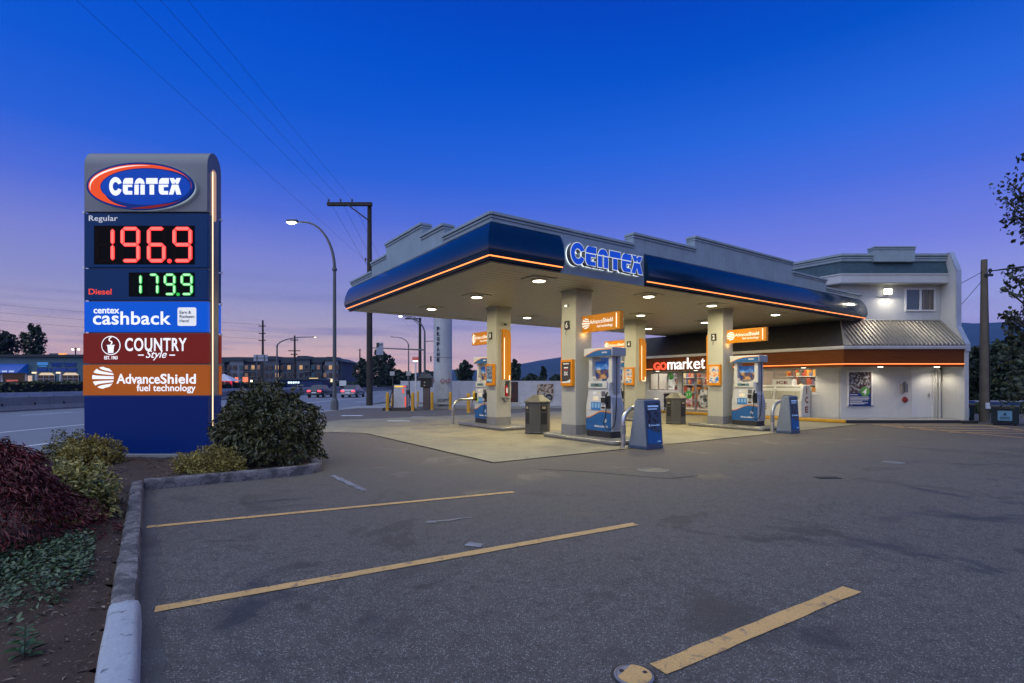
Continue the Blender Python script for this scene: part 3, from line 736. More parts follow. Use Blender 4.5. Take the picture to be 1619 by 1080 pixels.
def make_pump(label, loc):
    t = thing('fuel_pump', label, 'fuel pump', loc, ROT, 'fuel pumps on the islands')
    b = MB(); b.box(-.24, .24, -.46, .46, 0, .17); b.build('plinth', DARKT, t, smooth=0, bevel=.01)
    prof = [(-.49, .17), (.49, .17), (.50, .5), (.49, .85), (.44, 1.08), (.40, 1.25), (.40, 1.50), (-.40, 1.50), (-.40, 1.25), (-.44, 1.08), (-.49, .85), (-.50, .5)]
    b = MB(); b.prism(prof, 'x', -.235, .235); body = b.build('cabinet', PW, t, smooth=0, bevel=.012)
    for s in (-1, 1):
        b = MB(); b.add([(-.19, s * .497, .2), (.19, s * .497, .2), (.19, s * .508, .5), (.19, s * .498, .86), (.19, s * .447, 1.09), (-.19, s * .447, 1.09), (-.19, s * .498, .86), (-.19, s * .508, .5)],
              [(0, 1, 2, 7), (7, 2, 3, 6), (6, 3, 4, 5)] if s > 0 else [(7, 2, 1, 0), (6, 3, 2, 7), (5, 4, 3, 6)])
        b.build('side_panel', PG, t, smooth=0)
    for s in (-1, 1):
        b = MB(); b.box(-.17, .17, s * .385 - .065, s * .385 + .065, 1.5, 2.21); o = b.build('post', PW, t, smooth=0, bevel=.01)
        b = MB(); b.box(-.12, .12, s * .452, s * .456, 1.2, 2.2); b.build('post_side_panel', PG, o, smooth=0)
        b = MB(); b.prism([(s * .32, 1.5), (s * .20, 1.5), (s * .32, 1.66)], 'x', -.16, .16); b.build('post_gusset', PW, o, smooth=0)
    b = MB(); b.box(-.27, .27, -.55, .55, 2.21, 2.45); cr = b.build('crown', PW, t, smooth=0, bevel=.02)
    for s in (-1, 1): b = MB(); b.box(-.26, .26, min(s * .551, s * .556), max(s * .551, s * .556), 2.22, 2.44); b.build('crown_end', PG, cr, smooth=0)
    for f, sx in (('-x', -1), ('+x', 1)):
        T = frame(None, sx * .272, 0, 0, f)
        bl = MB(); orr = MB(); wh = MB()
        top = [(-.53 + 1.06 * i / 14, 2.235 + .175 * math.sin(R(90 * min(1, i / 9)))) for i in range(15)]
        orr.flat([top + [(p[0], p[1] - .022) for p in top[::-1]]], T, .003)
        bl.flat([[(p[0], p[1] - .024) for p in top[1:]] + [(.53, 2.222), (-.45, 2.222)]], T, .003)
        wh.text('centex', T @ Matrix.Translation((.27, 2.32, .004)), w=.21, h=.05, bold=.02)
        o = bl.build('crown_swoosh', PB, cr); orr.build('crown_edge_stripe', PO, o); wh.build('crown_lettering', WHITEG, o)
        # advert boards between the posts
        b = MB(); b.add([(-.30, 1.86, 0), (.30, 1.86, 0), (.30, 2.09, 0), (-.30, 2.09, 0)], [(0, 1, 2, 3)], 0, frame(None, sx * .055, 0, 0, f)); b.build('advert_board', ADV2, t, smooth=0)
        b = MB(); b.box(min(sx * .05, sx * .02), max(sx * .05, sx * .02), -.30, .30, 1.60, 1.84); b.build('advert_board', ADV1, t, smooth=0)
        T = frame(None, sx * .236, 0, 0, f)
        b = MB(); b.box(min(sx * .22, sx * .285), max(sx * .22, sx * .285), -.36, .36, 1.33, 1.53); hd = b.build('display_head', PW, t, smooth=0, bevel=.015)
        b = MB(); b.flat([rrect(-.24, .20, 1.385, 1.475, .015)], frame(None, sx * .287, 0, 0, f), .004); sc_ = b.build('price_display', SCR, hd)
        b = MB(); b.add([(-.09, 1.41, 0), (.05, 1.41, 0), (.05, 1.45, 0), (-.09, 1.45, 0)], [(0, 1, 2, 3)], 0, frame(None, sx * .2925, 0, 0, f)); b.build('display_window', BLK, sc_, smooth=0)
        # control panel
        Tq = lambda x, z, d=.0: T @ Matrix.Translation((x, z, d))
        def pad(nm, x0, x1, z0, z1, m, par, d=.02): bb = MB(); bb.flat([rrect(x0, x1, z0, z1, .012)], T, d); return bb.build(nm, m, par)
        pnl = pad('control_panel', -.36, .34, .74, 1.31, mat('panel_pale', (.60, .60, .60), rough=.4), t, .012)
        pad('instruction_card', -.20, -.07, 1.16, 1.25, WHITEG, pnl, .018); pad('instruction_card', -.04, .08, 1.16, 1.25, mat('card_cream', (.7, .66, .55)), pnl, .018)
        pad('touch_screen', -.19, .01, 1.00, 1.12, mat('cream_screen', (.7, .62, .45), rough=.2, emit=(.8, .7, .5), es=.3), pnl, .02)
        pad('keypad', .14, .28, 1.12, 1.26, mat('keypad_grey', (.12, .12, .13), rough=.4), pnl, .024)
        pad('card_reader', .14, .27, .95, 1.09, BLK, pnl, .05); pad('receipt_slot', .14, .26, .79, .84, BLK, pnl, .03); pad('speaker_grille', .16, .24, .88, .91, GREYB, pnl, .02)
        gr = pad('grade_buttons', -.27, .10, .745, .955, mat('grade_blue', (.03, .17, .42), rough=.3, emit=(.03, .16, .4), es=.15), pnl, .022)
        bb = MB()
        for i in range(3): bb.flat([rrect(-.24 + .12 * i, -.16 + .12 * i, .80, .93, .02)], Tq(0, 0, .023), .004); 
        bb.build('grade_plate', mat('grade_pale', (.25, .45, .7), rough=.3), gr)
        # skirt graphic: wave of blue edged with orange
        wv = [(-.485 + .97 * i / 16, .50 + .10 * (1 - math.cos(R(180 * min(1, i / 11)))) - .03 * max(0, (i - 11) / 5)) for i in range(17)]
        b = MB(); b.flat([[(-.485, .175), (.485, .175)] + wv[::-1]], T, .004); o = b.build('skirt_graphic', PB, t)
        b = MB(); b.flat([wv + [(p[0], p[1] + .03) for p in wv[::-1]]], T, .005); b.build('skirt_edge_stripe', PO, o)
        b = MB(); b.text('AdvanceShield', Tq(.10, .30, .005), w=.5, h=.062, bold=.015); b.build('skirt_lettering', WHITEG, o)
        b = MB()
        for k in range(5): b.flat([a_clip(k, .05)], Tq(.27, .46, .005), .004)
        b.build('skirt_emblem', WHITEG, o)
        # nozzle in its boot and the hose
        yb = .40 * sx
        T2 = frame(None, sx * .24, 0, 0, f)
        b = MB(); b.box(min(sx * .23, sx * .30), max(sx * .23, sx * .30), yb - .075, yb + .075, .80, 1.14); bt = b.build('nozzle_boot', BLK, t, smooth=0, bevel=.02)
        b = MB(); b.tube([(sx * .31, yb, .84), (sx * .35, yb, 1.0), (sx * .34, yb, 1.16), (sx * .29, yb, 1.24)], [.022, .032, .03, .02], 8)
        b.tube([(sx * .34, yb - .0, .92), (sx * .41, yb, .95), (sx * .41, yb, 1.06), (sx * .35, yb, 1.12)], .011, 6); nz_ = b.build('nozzle', BLK, t)
        b = MB(); y2 = yb + .13 * sx
        pth = [(sx * .33, yb, .86), (sx * .35, yb - .02 * sx, .60), (sx * .36, yb - .07 * sx, .40), (sx * .34, yb - .0 * sx, .27), (sx * .27, yb + .06 * sx, .24), (sx * .17, y2, .36), (sx * .10, y2, .7), (sx * .08, y2, 1.2), (sx * .06, y2 - .01 * sx, 1.8), (sx * .05, y2 - .02 * sx, 2.2)]
        sm = []
        for i in range(len(pth) - 1):
            p0 = Vector(pth[max(i - 1, 0)]); p1 = Vector(pth[i]); p2 = Vector(pth[i + 1]); p3 = Vector(pth[min(i + 2, len(pth) - 1)])
            for s_ in range(6):
                q = s_ / 6; sm.append(.5 * (2 * p1 + (p2 - p0) * q + (2 * p0 - 5 * p1 + 4 * p2 - p3) * q * q + (3 * p1 - p0 - 3 * p2 + p3) * q ** 3))
        sm.append(Vector(pth[-1])); b.tube(sm, .0135, 8); b.build('hose', BLK, t)
    return t
p6 = make_pump('blue and white fuel pump between column six and the blue poster box', S(4.72, 1.60, .122))
p2 = copy_tree(p6); p2.location = S(11.72, 1.50, .122); p2['label'] = 'blue and white fuel pump beside column two, standing before the ice freezer'
p8 = copy_tree(p6); p8.location = S(4.68, 7.66, .122); p8['label'] = 'blue and white fuel pump half hidden by column eight, with a yellow diesel nozzle'
p4 = copy_tree(p6); p4.location = S(11.68, 7.6, .122); p4['label'] = 'blue and white fuel pump behind column four, farthest pump from the road'
b = MB(); b.box(-.30, -.235, .30, .44, .83, 1.12); b.build('diesel_boot', BLK, p8, smooth=0, bevel=.015)
b = MB(); b.tube([(-.33, .37, .90), (-.36, .37, 1.04), (-.33, .37, 1.2)], [.035, .045, .03], 8); b.build('diesel_nozzle', mat('diesel_yellow', (.75, .48, .02), rough=.4), p8)
b = MB(); b.flat([rrect(-.27, -.20, .745, .955, .01)], frame(None, -.262, 0, 0, '-x'), .004); b.build('diesel_button', mat('diesel_green', (.45, .6, .05), rough=.4), p8)
b = MB(); b.tube([(-.32, .36, .88)] + [(-.33, .44 + .10 * math.sin(R(a)), .60 + .28 * math.cos(R(a))) for a in range(10, 175, 15)], .016, 8); b.build('diesel_hose', mat('hose_brown', (.16, .07, .02), rough=.5), p8)

def orange_sign(k, sgn_, label):               # lit sign board on an arm along the island
    u, v = COLS[k]; L_ = 1.46
    t = thing('hanging_sign', label, 'sign', S(u + .31, v if sgn_ < 0 else v + CW, 3.05), ROT, 'orange signs hung on the columns')
    y0, y1 = (-L_, 0) if sgn_ < 0 else (0, L_)
    b = MB(); b.box(-.065, .065, y0, y1, 0, .47); o = b.build('sign_board', ORANGE, t, smooth=0, bevel=.006)
    for f, sx in (('-x', -1), ('+x', 1)):
        c = (y0 + y1) / 2; T = frame(None, sx * .0655, c, 0, f); b = MB(); d = .006
        b.text('Advance', T @ Matrix.Translation((-.16, .275, 0)), w=.50, h=.125, depth=d, bold=.0)
        b.text('Shield', T @ Matrix.Translation((.29, .277, 0)), w=.375, h=.128, depth=d, bold=.008)
        b.text('fuel technology', T @ Matrix.Translation((.175, .125, 0)), w=.60, h=.10, depth=d, bold=0)
        b.build('lettering', mat('sign_white_lit', (.85, .85, .85), emit=(1, .96, .9), es=.32), o)
        b = MB()
        for i in range(5): b.flat([a_clip(i, .155)], T @ Matrix.Translation((-.575, .245, 0)), d)
        b.build('emblem', mat('sign_white_lit', (.85, .85, .85)), o)
        ye = (y0 + .12) if sgn_ < 0 else (y1 - .12)
        b = MB(); b.box(sx * .066 - .008, sx * .066 + .008, ye - .012, ye + .012, .05, .43); b.build('edge_light', WARMT, o)
    for dz in (.1, .36):
        b = MB(); b.box(-.03, .03, -.03 if sgn_ < 0 else -.06, .06 if sgn_ < 0 else .03, dz, dz + .05); b.build('bracket', STEEL, t, smooth=0)
    lamp('sign_lamp', 'POINT', (0, -.10 if sgn_ < 0 else .1, -.06), 1.6, (1, .55, .15), t, .05)
    return t
orange_sign('6', -1, 'orange lit sign hung on column six, above the pump by the blue poster box')
orange_sign('2', -1, 'orange lit sign hung on column two, in front of the dark shop roof')
orange_sign('8', 1, 'orange lit sign partly hidden by column eight, against the pink sky')
orange_sign('4', 1, 'orange lit sign mostly hidden by column four and the crown of a pump')

POST = {'8': patchwork('poster_people', ['#0c1424', '#1a2a44', '#8a98a8', '#16233a', '#2a78c8'], 7, es=.10), '6': mat('poster_charcoal', (.05, .045, .045), rough=.4),
        '4': patchwork('poster_cars', ['#15202c', '#3b76b8', '#b8c0c8', '#d89a6a', '#20242a'], 6, es=.10), '2': patchwork('poster_beach', ['#1a2430', '#2f77c4', '#d6c6b4', '#d8935e', '#3a3630'], 5, es=.10)}
def poster_frame(k, label):
    u, v = COLS[k]
    t = thing('framed_poster', label, 'poster', S(u, v + .29, 1.52), ROT, 'orange poster frames on the columns')
    b = MB(); b.box(-.11, 0, -.25, .25, 0, .76); o = b.build('frame', ORANGE, t, smooth=0, bevel=.012)
    b = MB(); b.add([(-.19, .09, .0), (.19, .09, .0), (.19, .69, 0), (-.19, .69, 0)], [(0, 1, 2, 3)], 0, frame(None, -.113, 0, 0, '-x')); p = b.build('poster', POST[k], t, smooth=0)
    T = frame(None, -.115, 0, 0, '-x')
    if k == '6':
        b = MB(); b.add([(-.188, .092, 0), (.188, .092, 0), (.188, .20, 0), (.05, .145, 0), (-.188, .125, 0)], [(0, 1, 2, 3, 4)], 0, T)
        b.text('3X', T @ Matrix.Translation((0, .36, 0)), w=.17, h=.11, bold=.03); b.add([(-.09, .51, 0), (.09, .51, 0), (.09, .545, 0), (-.09, .545, 0)], [(0, 1, 2, 3)], 0, T)
        b.flat([rrect(-.12, .12, .625, .655, .01)], T, .003); b.build('poster_print', WHITEG, p)
        b = MB(); b.add([(-.08, .455, 0), (.08, .455, 0), (.08, .485, 0), (-.08, .485, 0)], [(0, 1, 2, 3)], 0, T); b.build('poster_red_print', mat('print_red', (.5, .03, .03)), p)
    elif k == '8':
        b = MB(); b.flat([rrect(-.16, .16, .16, .22, .02)], T, .003); b.build('poster_print', mat('print_skyblue', (.3, .6, .85)), p)
    else:
        b = MB(); b.flat([rrect(-.12, .08, .27, .30, .008), rrect(-.12, .02, .20, .23, .008)], T, .003); b.build('poster_print', WHITEG, p)
poster_frame('8', 'orange framed poster of people in white on column eight')
poster_frame('6', 'orange framed charcoal poster with white lettering on column six')
poster_frame('4', 'orange framed poster of a car on column four')
poster_frame('2', 'orange framed beach poster on column two, by the shop lettering')

def wing(k, label, mirror=False):              # lit orange upright on the inner face of a column
    u, v = COLS[k]
    t = thing('lit_column_panel', label, 'light panel', S(u, v + CW if mirror else v, 1.72), ROT, 'orange light panels on the columns')
    T = Matrix.Rotation(math.pi, 4, 'Z') @ Matrix.Translation((-CW, 0, 0)) if mirror else Matrix.Identity(4)
    out = [(.22, .0), (.56, .0), (.56, 1.55)] + arc(.32, 1.55, .24, 0, 90, 8) + [(.22, 1.79)]
    b = MB(); b.prism(out, 'y', -.10, -.002, 0, T); b.build('panel', ORANGE, t, smooth=40, bevel=.008)
    b = MB(); b.box(.262, .284, -.106, -.10, .03, 1.48, 0, T); b.build('light_tube', WARMT, t)
    b = MB(); b.box(.47, .50, -.118, -.104, -.02, .16, 0, T); b.box(.262, .50, -.112, -.104, -.03, -.004, 0, T); b.build('foot_light', WARMT, t)
wing('8', 'tall orange light panel with a rounded top on column eight')
wing('4', 'tall orange light panel with a rounded top on column four, next to the shop roof')
wing('2', 'orange light panel seen edge-on behind column two', True)
wing('6', 'orange light panel on the hidden inner face of column six', True)

for k, (u, v) in COLS.items():
    t = thing('number_plate', {'8': 'small black pump number plate reading 8', '6': 'small black pump number plate reading 6', '4': 'small black pump number plate reading 4', '2': 'small black pump number plate reading 2'}[k], 'number plate', S(u, v + .36, 3.16), ROT, 'pump number plates on the columns')
    b = MB(); b.box(-.03, 0, -.10, .10, 0, .25); o = b.build('plate', BLK, t, smooth=0)
    b = MB(); b.text(k, frame(None, -.0305, 0, .125, '-x'), h=.16, w=.10, bold=.02); b.build('number', WHITEG, o)
    b = MB(); b.tube([(-.03, -.02, -.02), (-.09, -.02, -.06), (-.10, -.02, -.16)], .012, 6); b.build('mount_hook', GREYB, t)

t = thing('security_camera', 'small dome security camera near the top of column eight', 'camera', S(4.29 + .33, 6.43, 3.72), ROT)
b = MB(); b.lathe([(.075, -.02), (.075, .03), (.03, .05)], 16, (0, -.08, 0)); b.box(-.03, .03, -.06, 0, 0, .04); b.build('mount', COLW, t)
b = MB(); b.lathe([(.06, -.02), (.055, -.06), (.03, -.085), (.001, -.09)], 16, (0, -.08, 0)); b.build('dome', BLK, t)
t = thing('column_spotlight', 'tiny lit fitting high on column six', 'lamp', S(4.30, 2.32 + .36, 3.84), ROT)
b = MB(); b.box(-.05, 0, -.04, .04, -.03, .05); b.build('bracket', COLW, t, smooth=0)
b = MB(); b.lathe([(.028, -.02), (.03, 0), (.02, .02)], 12, (-.06, 0, 0)); b.build('bulb', glow('small_bulb', (1, .95, .7), 6), t)
t = thing('extinguisher_cabinet', 'white cabinet with a red fire extinguisher on column eight', 'fire cabinet', S(4.29 + .36, 6.43, 1.10), ROT)
b = MB(); b.box(-.15, .15, -.012, 0, 0, .62); 
for a in ((-.15, -.12, 0, .62), (.12, .15, 0, .62), (-.12, .12, 0, .03), (-.12, .12, .59, .62)): b.box(a[0], a[1], -.17, -.012, a[2], a[3])
b.build('cabinet', COLW, t, smooth=0)
b = MB(); b.lathe([(.055, .05), (.06, .08), (.06, .36), (.045, .41), (.02, .43), (.02, .47)], 16, (0, -.09, 0)); o = b.build('extinguisher', mat('fire_red', (.5, .02, .02), rough=.3), t)
b = MB(); b.box(-.025, .03, -.11, -.07, .44, .49); b.tube([(.02, -.09, .46), (.07, -.10, .38), (.075, -.10, .2)], .01, 6); b.build('extinguisher_valve', BLK, o)
b = MB(); b.box(-.04, .04, -.153, -.149, .16, .34); b.build('extinguisher_label', WHITEG, o)
b = MB(); b.prism([(-.13, -.03), (.13, -.03), (.02, -.16), (-.02, -.16)], 'y', -.14, -.01); b.build('cabinet_bracket', GREYB, t, smooth=0)

BING = mat('bin_grey', (.075, .073, .066), rough=.55, bump=.1)
def make_bin(label, loc):
    t = thing('waste_bin', label, 'waste bin', loc, ROT - R(6), 'octagonal waste bins between the pumps')
    b = MB(); b.lathe([(.40, .02), (.42, .05), (.40, .07), (.40, .98)], 8, ph=R(22.5)); 
    o = b.build('body', BING, t, smooth=20, bevel=.012)
    b = MB(); b.lathe([(.40, .98), (.44, .99), (.44, 1.03), (.40, 1.05), (.16, 1.22), (.001, 1.225)], 8, ph=R(22.5)); b.build('lid', mat('bin_lid_grey', (.115, .112, .10), rough=.5), t, smooth=20, bevel=.008)
    c = .40 * math.cos(R(22.5))
    for a in (180, 270, 0, 90):
        T = Matrix.Rotation(R(a), 4, 'Z'); b = MB(); b.box(c - .02, c + .012, -.11, .11, .72, .90, 0, T); b.build('opening', BLK, o, smooth=0, bevel=.006)
        b = MB(); b.box(c - .02, c + .012, -.11, .11, .32, .68, 0, T); b.build('towel_slot', BLK, o, smooth=0, bevel=.006)
        b = MB(); b.box(c + .0125, c + .016, -.07, .06, .80, .87, 0, T); b.build('notice', mat('notice_tan', (.35, .30, .2)), o, smooth=0)
    return t
b1 = make_bin('grey octagonal waste bin standing between columns eight and six', S(4.5, 4.35))
b2 = copy_tree(b1); b2.location = S(11.35, 4.3); b2['label'] = 'grey octagonal waste bin with a paper on its lid, before the shop doors'
b = MB(); b.box(-.16, .0, -.12, .12, 1.16, 1.165); o = b.build('paper_sheet', WHITEG, b2, smooth=0); o.rotation_euler = (R(0), R(-26), 0); o.location = (-.55, -.02, -.03)

def hoop(label, u, v):
    t = thing('hoop_bollard', label, 'bollard', S(u, v), ROT, 'steel hoop bollards at the island ends')
    pts = [(0, 0, 0), (0, 0, .62)] + [(.42 - .42 * math.cos(R(a)), 0, .62 + .36 * math.sin(R(a))) for a in range(10, 91, 10)] + [(.80, 0, .98)] + [(.80 + .42 * math.sin(R(a)), 0, .62 + .36 * math.cos(R(a))) for a in range(10, 91, 10)] + [(1.22, 0, 0)]
    b = MB(); b.tube(pts, .057, 14); b.build('hoop_tube', STEEL, t)
    b = MB(); b.lathe([(.065, .34), (.065, .56)], 14); b.build('sleeve', GREYB, t)
    b = MB(); b.lathe([(.10, .003), (.10, .018), (.06, .02)], 14); b.lathe([(.10, .003), (.10, .018), (.06, .02)], 14, (1.22, 0, 0)); b.build('base_flange', STEEL, t)
hoop('steel hoop bollard in front of the fuel pump by column six', 3.98, .22)
hoop('steel hoop bollard in front of the fuel pump by column two', 10.95, .22)
hoop('steel hoop bollard beside the half hidden pump at column eight', 3.98, 9.02)
hoop('steel hoop bollard beyond column four', 10.95, 9.02)

DGREY = mat('display_grey', (.19, .22, .26), rough=.45)
DBLUE = mat('display_blue', (.045, .085, .15), rough=.4)
def display(label, u, v, k=.88):
    t = thing('poster_display', label, 'poster stand', S(u, v), ROT, 'blue poster stands at the island ends'); t.scale = (k, k, 1)
    b = MB(); b.prism([(-.30, .06), (.34, .06), (.10, 1.20), (-.20, 1.20)], 'x', -.34, .34); o = b.build('body', DGREY, t, smooth=0, bevel=.02)
    b = MB(); b.box(-.35, .35, -.32, .36, 0, .075); b.build('foot', mat('display_foot', (.05, .08, .14), rough=.5), t, smooth=0, bevel=.015)
    tl = math.atan2(.10, 1.14); T = Matrix.Translation((0, -.302, .06)) @ Matrix.Rotation(-tl, 4, 'X') @ Matrix.Rotation(R(90), 4, 'X')
    b = MB(); b.flat([rrect(-.33, .33, .03, 1.11, .03)], T, .02); f = b.build('poster_surround', DBLUE, t)
    b = MB(); b.flat([rrect(-.28, .28, .07, 1.06, .01)], T @ Matrix.Translation((0, 0, .021)), .003); p = b.build('poster', patchwork('poster_night', ['#01040a', '#060e1c', '#2c4464', '#050c16', '#02060e'], 5, es=.15), t)
    b = MB(); wv = [(-.28 + .56 * i / 10, .40 + .07 * math.cos(R(18 * i + 40))) for i in range(11)]; b.flat([[(-.28, .07), (.28, .07)] + wv[::-1]], T @ Matrix.Translation((0, 0, .025)), .003); b.build('poster_wave', mat('poster_wave_blue', (.006, .07, .25), emit=(.01, .12, .4), es=.10), p)
    b = MB(); b.text('AdvanceShield', T @ Matrix.Translation((.05, .52, .028)), w=.36, h=.045, bold=.01)
    for i in range(5): b.flat([a_clip(i, .035)], T @ Matrix.Translation((-.19, .52, .028)), .003)
    for q in ((-.22, .22, .96, 1.0), (-.22, .16, .90, .925)): b.flat([rrect(*q, .008)], T @ Matrix.Translation((0, 0, .025)), .003)
    b.text('centex', T @ Matrix.Translation((.17, .12, .029)), w=.14, h=.035)
    b.build('poster_print', mat('print_paleblue', (.35, .5, .75), emit=(.3, .5, .8), es=.3), p)
    b = MB(); b.box(-.3, .3, -.05, .06, 1.19, 1.215); b.build('top_tray', BLK, t, smooth=0)
display('blue poster stand close to the parking lot, beside the pump at column six', 4.43, -.12)
display('blue poster stand in front of the pump at column two and the ice freezer', 11.22, -.15, .76)
# ------------------------------------------------------------------ roadside pylon sign
KS = 10.6 / F
py_ = thing('pylon_sign', 'tall roadside price sign with red and green digits over a dark blue base', 'sign', ((230.5 - 809.5) * KS, 10.6, 0))
LX = lambda p: (p - 230.5) * KS
LZ = lambda p: H + (HOR - p) * KS
HW = LX(328); DP = .5
SILV = mat('cap_silver', (.17, .175, .18), rough=.4, metal=.3, var=.05)
SPINE = mat('spine_grey', (.22, .225, .24), rough=.4, metal=.4)
def lit(name, base, e, es=1.0, rough=.45): return mat(name, tuple(x * .6 for x in base), rough=rough, var=.03, spec=.16, emit=e, es=es)
PNAVY = lit('price_navy', (.004, .022, .10), (.0, .012, .055))
prof = [(0, LZ(335))] + [(.25 - .25 * math.cos(R(a)), LZ(335) + (LZ(243) - LZ(335) - .24) + .34 * math.sin(R(a))) for a in range(0, 181, 9)] + [(DP, LZ(335))]
b = MB(); b.prism(prof, 'x', -HW, HW); cap = b.build('cap', SILV, py_, smooth=25, bevel=.006)
b = MB(); b.box(-HW + .02, HW - .002, .09, .41, LZ(625), LZ(335)); b.build('spine', SPINE, py_, smooth=0)
b = MB(); b.box(-HW, HW, 0, DP, .06, LZ(627)); b.build('base_panel', lit('base_blue', (.002, .016, .13), (.0, .006, .055)), py_, smooth=0, bevel=.006)
b = MB(); b.box(-HW - .12, HW + .12, -.12, DP + .12, 0, .16); b.build('footing', WALK, py_, smooth=0, bevel=.01)
def panel(y0, y1, m, name, ex=0.0):
    o = None
    for a, c in ((-.0, .088), (.412, DP)):
        b = MB(); b.box(-HW - ex, HW + ex * .7, a, c, LZ(y1), LZ(y0)); q = b.build(name, m, py_, smooth=0, bevel=.005); o = o or q
    return o
pr = panel(337.5, 422.5, PNAVY, 'regular_price_panel'); pd = panel(425, 474, PNAVY, 'diesel_price_panel')
pc = panel(477, 524.5, lit('cashback_blue', (.0, .05, .30), (.0, .075, .52)), 'cashback_panel')
pk = panel(527, 574, lit('coffee_red', (.12, .012, .008), (.115, .008, .005)), 'coffee_panel', .02); pa = panel(577, 625, lit('shield_orange', (.28, .075, .012), (.27, .062, .006)), 'fuel_panel', .025)
FT = lambda px, py, y=-.001: Matrix.Translation((LX(px), y, LZ(py))) @ Matrix.Rotation(R(90), 4, 'X')
# digits
def seg_polys(x, z, w, h, t, segs):
    g = .006; s = t / 2
    hx = lambda xa, xb, zc: [(xa + g, zc), (xa + s + g, zc + s), (xb - s - g, zc + s), (xb - g, zc), (xb - s - g, zc - s), (xa + s + g, zc - s)]
    vx = lambda za, zb, xc: [(xc, za + g), (xc - s, za + s + g), (xc - s, zb - s - g), (xc, zb - g), (xc + s, zb - s - g), (xc + s, za + s + g)]
    x0, x1, z0, z1 = x + s, x + w - s, z + s, z + h - s; zm = (z0 + z1) / 2
    D = {'a': hx(x0, x1, z1), 'g': hx(x0, x1, zm), 'd': hx(x0, x1, z0), 'f': vx(zm, z1, x0), 'b': vx(zm, z1, x1), 'e': vx(z0, zm, x0), 'c': vx(z0, zm, x1)}
    return [D[k] for k in segs]
SEG = {'1': 'bc', '9': 'abcdfg', '6': 'acdefg', '7': 'abc'}
def price(par_, digits, cells, ytop, ybot, t, lit_m, off_m, bx, dots, rim_m):
    T = Matrix.Rotation(R(90), 4, 'X'); T = Matrix.Translation((0, -.002, 0)) @ T
    b = MB(); b.flat([rrect(LX(bx[0]), LX(bx[1]), LZ(bx[3]), LZ(bx[2]), .01)], T, .006); bd = b.build('display_board', mat('display_black', (.006, .005, .006), rough=.6, spec=.05), par_)
    h = LZ(ytop) - LZ(ybot)
    for i, (dg, (x0, x1)) in enumerate(zip(digits, cells)):
        b = MB()
        for poly in seg_polys(LX(x0), LZ(ybot), LX(x1) - LX(x0), h, t, SEG[dg]): b.flat([poly], Matrix.Translation((0, -.007, 0)) @ T, .014)
        if i in dots: b.flat([arc(LX(dots[i]), LZ(ybot) + t * .42, t * .58, 0, 345, 14)], Matrix.Translation((0, -.007, 0)) @ T, .014)
        q = b.build('digit', rim_m, bd); b = MB()
        for poly in seg_polys(LX(x0), LZ(ybot), LX(x1) - LX(x0), h, t, SEG[dg]):
            cx = sum(p[0] for p in poly) / 6; cz = sum(p[1] for p in poly) / 6; hx = max(abs(p[0] - cx) for p in poly); hz = max(abs(p[1] - cz) for p in poly); e_ = t * .16
            b.flat([[(cx + (p[0] - cx) * (hx - e_) / hx, cz + (p[1] - cz) * (hz - e_) / hz) for p in poly]], Matrix.Translation((0, -.0215, 0)) @ T, .004)
        b.build('led_core', lit_m, q)
        b = MB()
        for k in 'abcdefg':
            if k not in SEG[dg]: b.flat(seg_polys(LX(x0), LZ(ybot), LX(x1) - LX(x0), h, t, k), Matrix.Translation((0, -.0065, 0)) @ T, .002)
        if b.v: b.build('unlit_segment', off_m, bd)
price(pr, '1969', ((151.4, 182), (191.7, 222.4), (233.3, 263), (273.6, 304.6)), 359, 415.5, .076, glow('red_led', (1.0, .18, .14), 1.15), mat('off_red', (.012, .006, .006), spec=.05), (149, 308, 357, 418), {2: 268.7}, glow('red_led_rim', (1.0, .032, .032), 1.6))
price(pd, '1799', ((209.7, 225.5), (234.7, 252), (259.7, 278.8), (286.2, 306)), 432.5, 467.5, .058, glow('green_led', (.55, 1.0, .60), 1.0), mat('off_green', (.006, .012, .007), spec=.05), (204, 308, 431, 469), {2: 282.3}, glow('green_led_rim', (.02, .62, .07), .9))
for q_, c_ in (((-.22, LZ(388)), (1, .05, .04)), ((.35, LZ(450)), (.15, 1, .25))): pass
b = MB(); b.text('Regular', FT(163.5, 346.5), w=LX(186.5) - LX(141), h=.145, bold=.006, spacing=1.03); b.build('lettering', mat('letter_grey', (.5, .5, .5), emit=(.42, .42, .45), es=.8), pr)
b = MB(); b.text('Diesel', FT(158.5, 461.2), w=LX(176.5) - LX(140.5), h=.118, bold=.012); b.build('lettering', mat('letter_red', (.6, .05, .02), emit=(.75, .045, .015), es=.9), pd)
SW = mat('sign_white', (.8, .8, .8), emit=(.80, .80, .76), es=.82)
b = MB(); b.text('centex', FT(168.5, 491.3), w=LX(189) - LX(148.3), h=.115, bold=.018); b.text('cashback', FT(208.8, 503), w=LX(270.5) - LX(147.3), h=.272, bold=.016, spacing=1.03); b.build('lettering', SW, pc)
b = MB(); b.flat([rrect(LX(281), LX(310.5), LZ(515.3), LZ(486.2), .035)], Matrix.Translation((0, -.001, 0)) @ Matrix.Rotation(R(90), 4, 'X'), .006); bd = b.build('badge', mat('badge_white', (.7, .7, .68), emit=(.62, .62, .58), es=.8), pc)
b = MB()
for s_, yy, ww in (('Earn &', 493.8, 18), ('Redeem', 500.5, 23.2), ('Here!', 507.3, 15)): b.text(s_, FT(284.5, yy, -.008), w=ww * KS, h=.062, bold=.012, align='LEFT')
b.build('badge_lettering', mat('badge_ink', (.03, .06, .2)), bd)
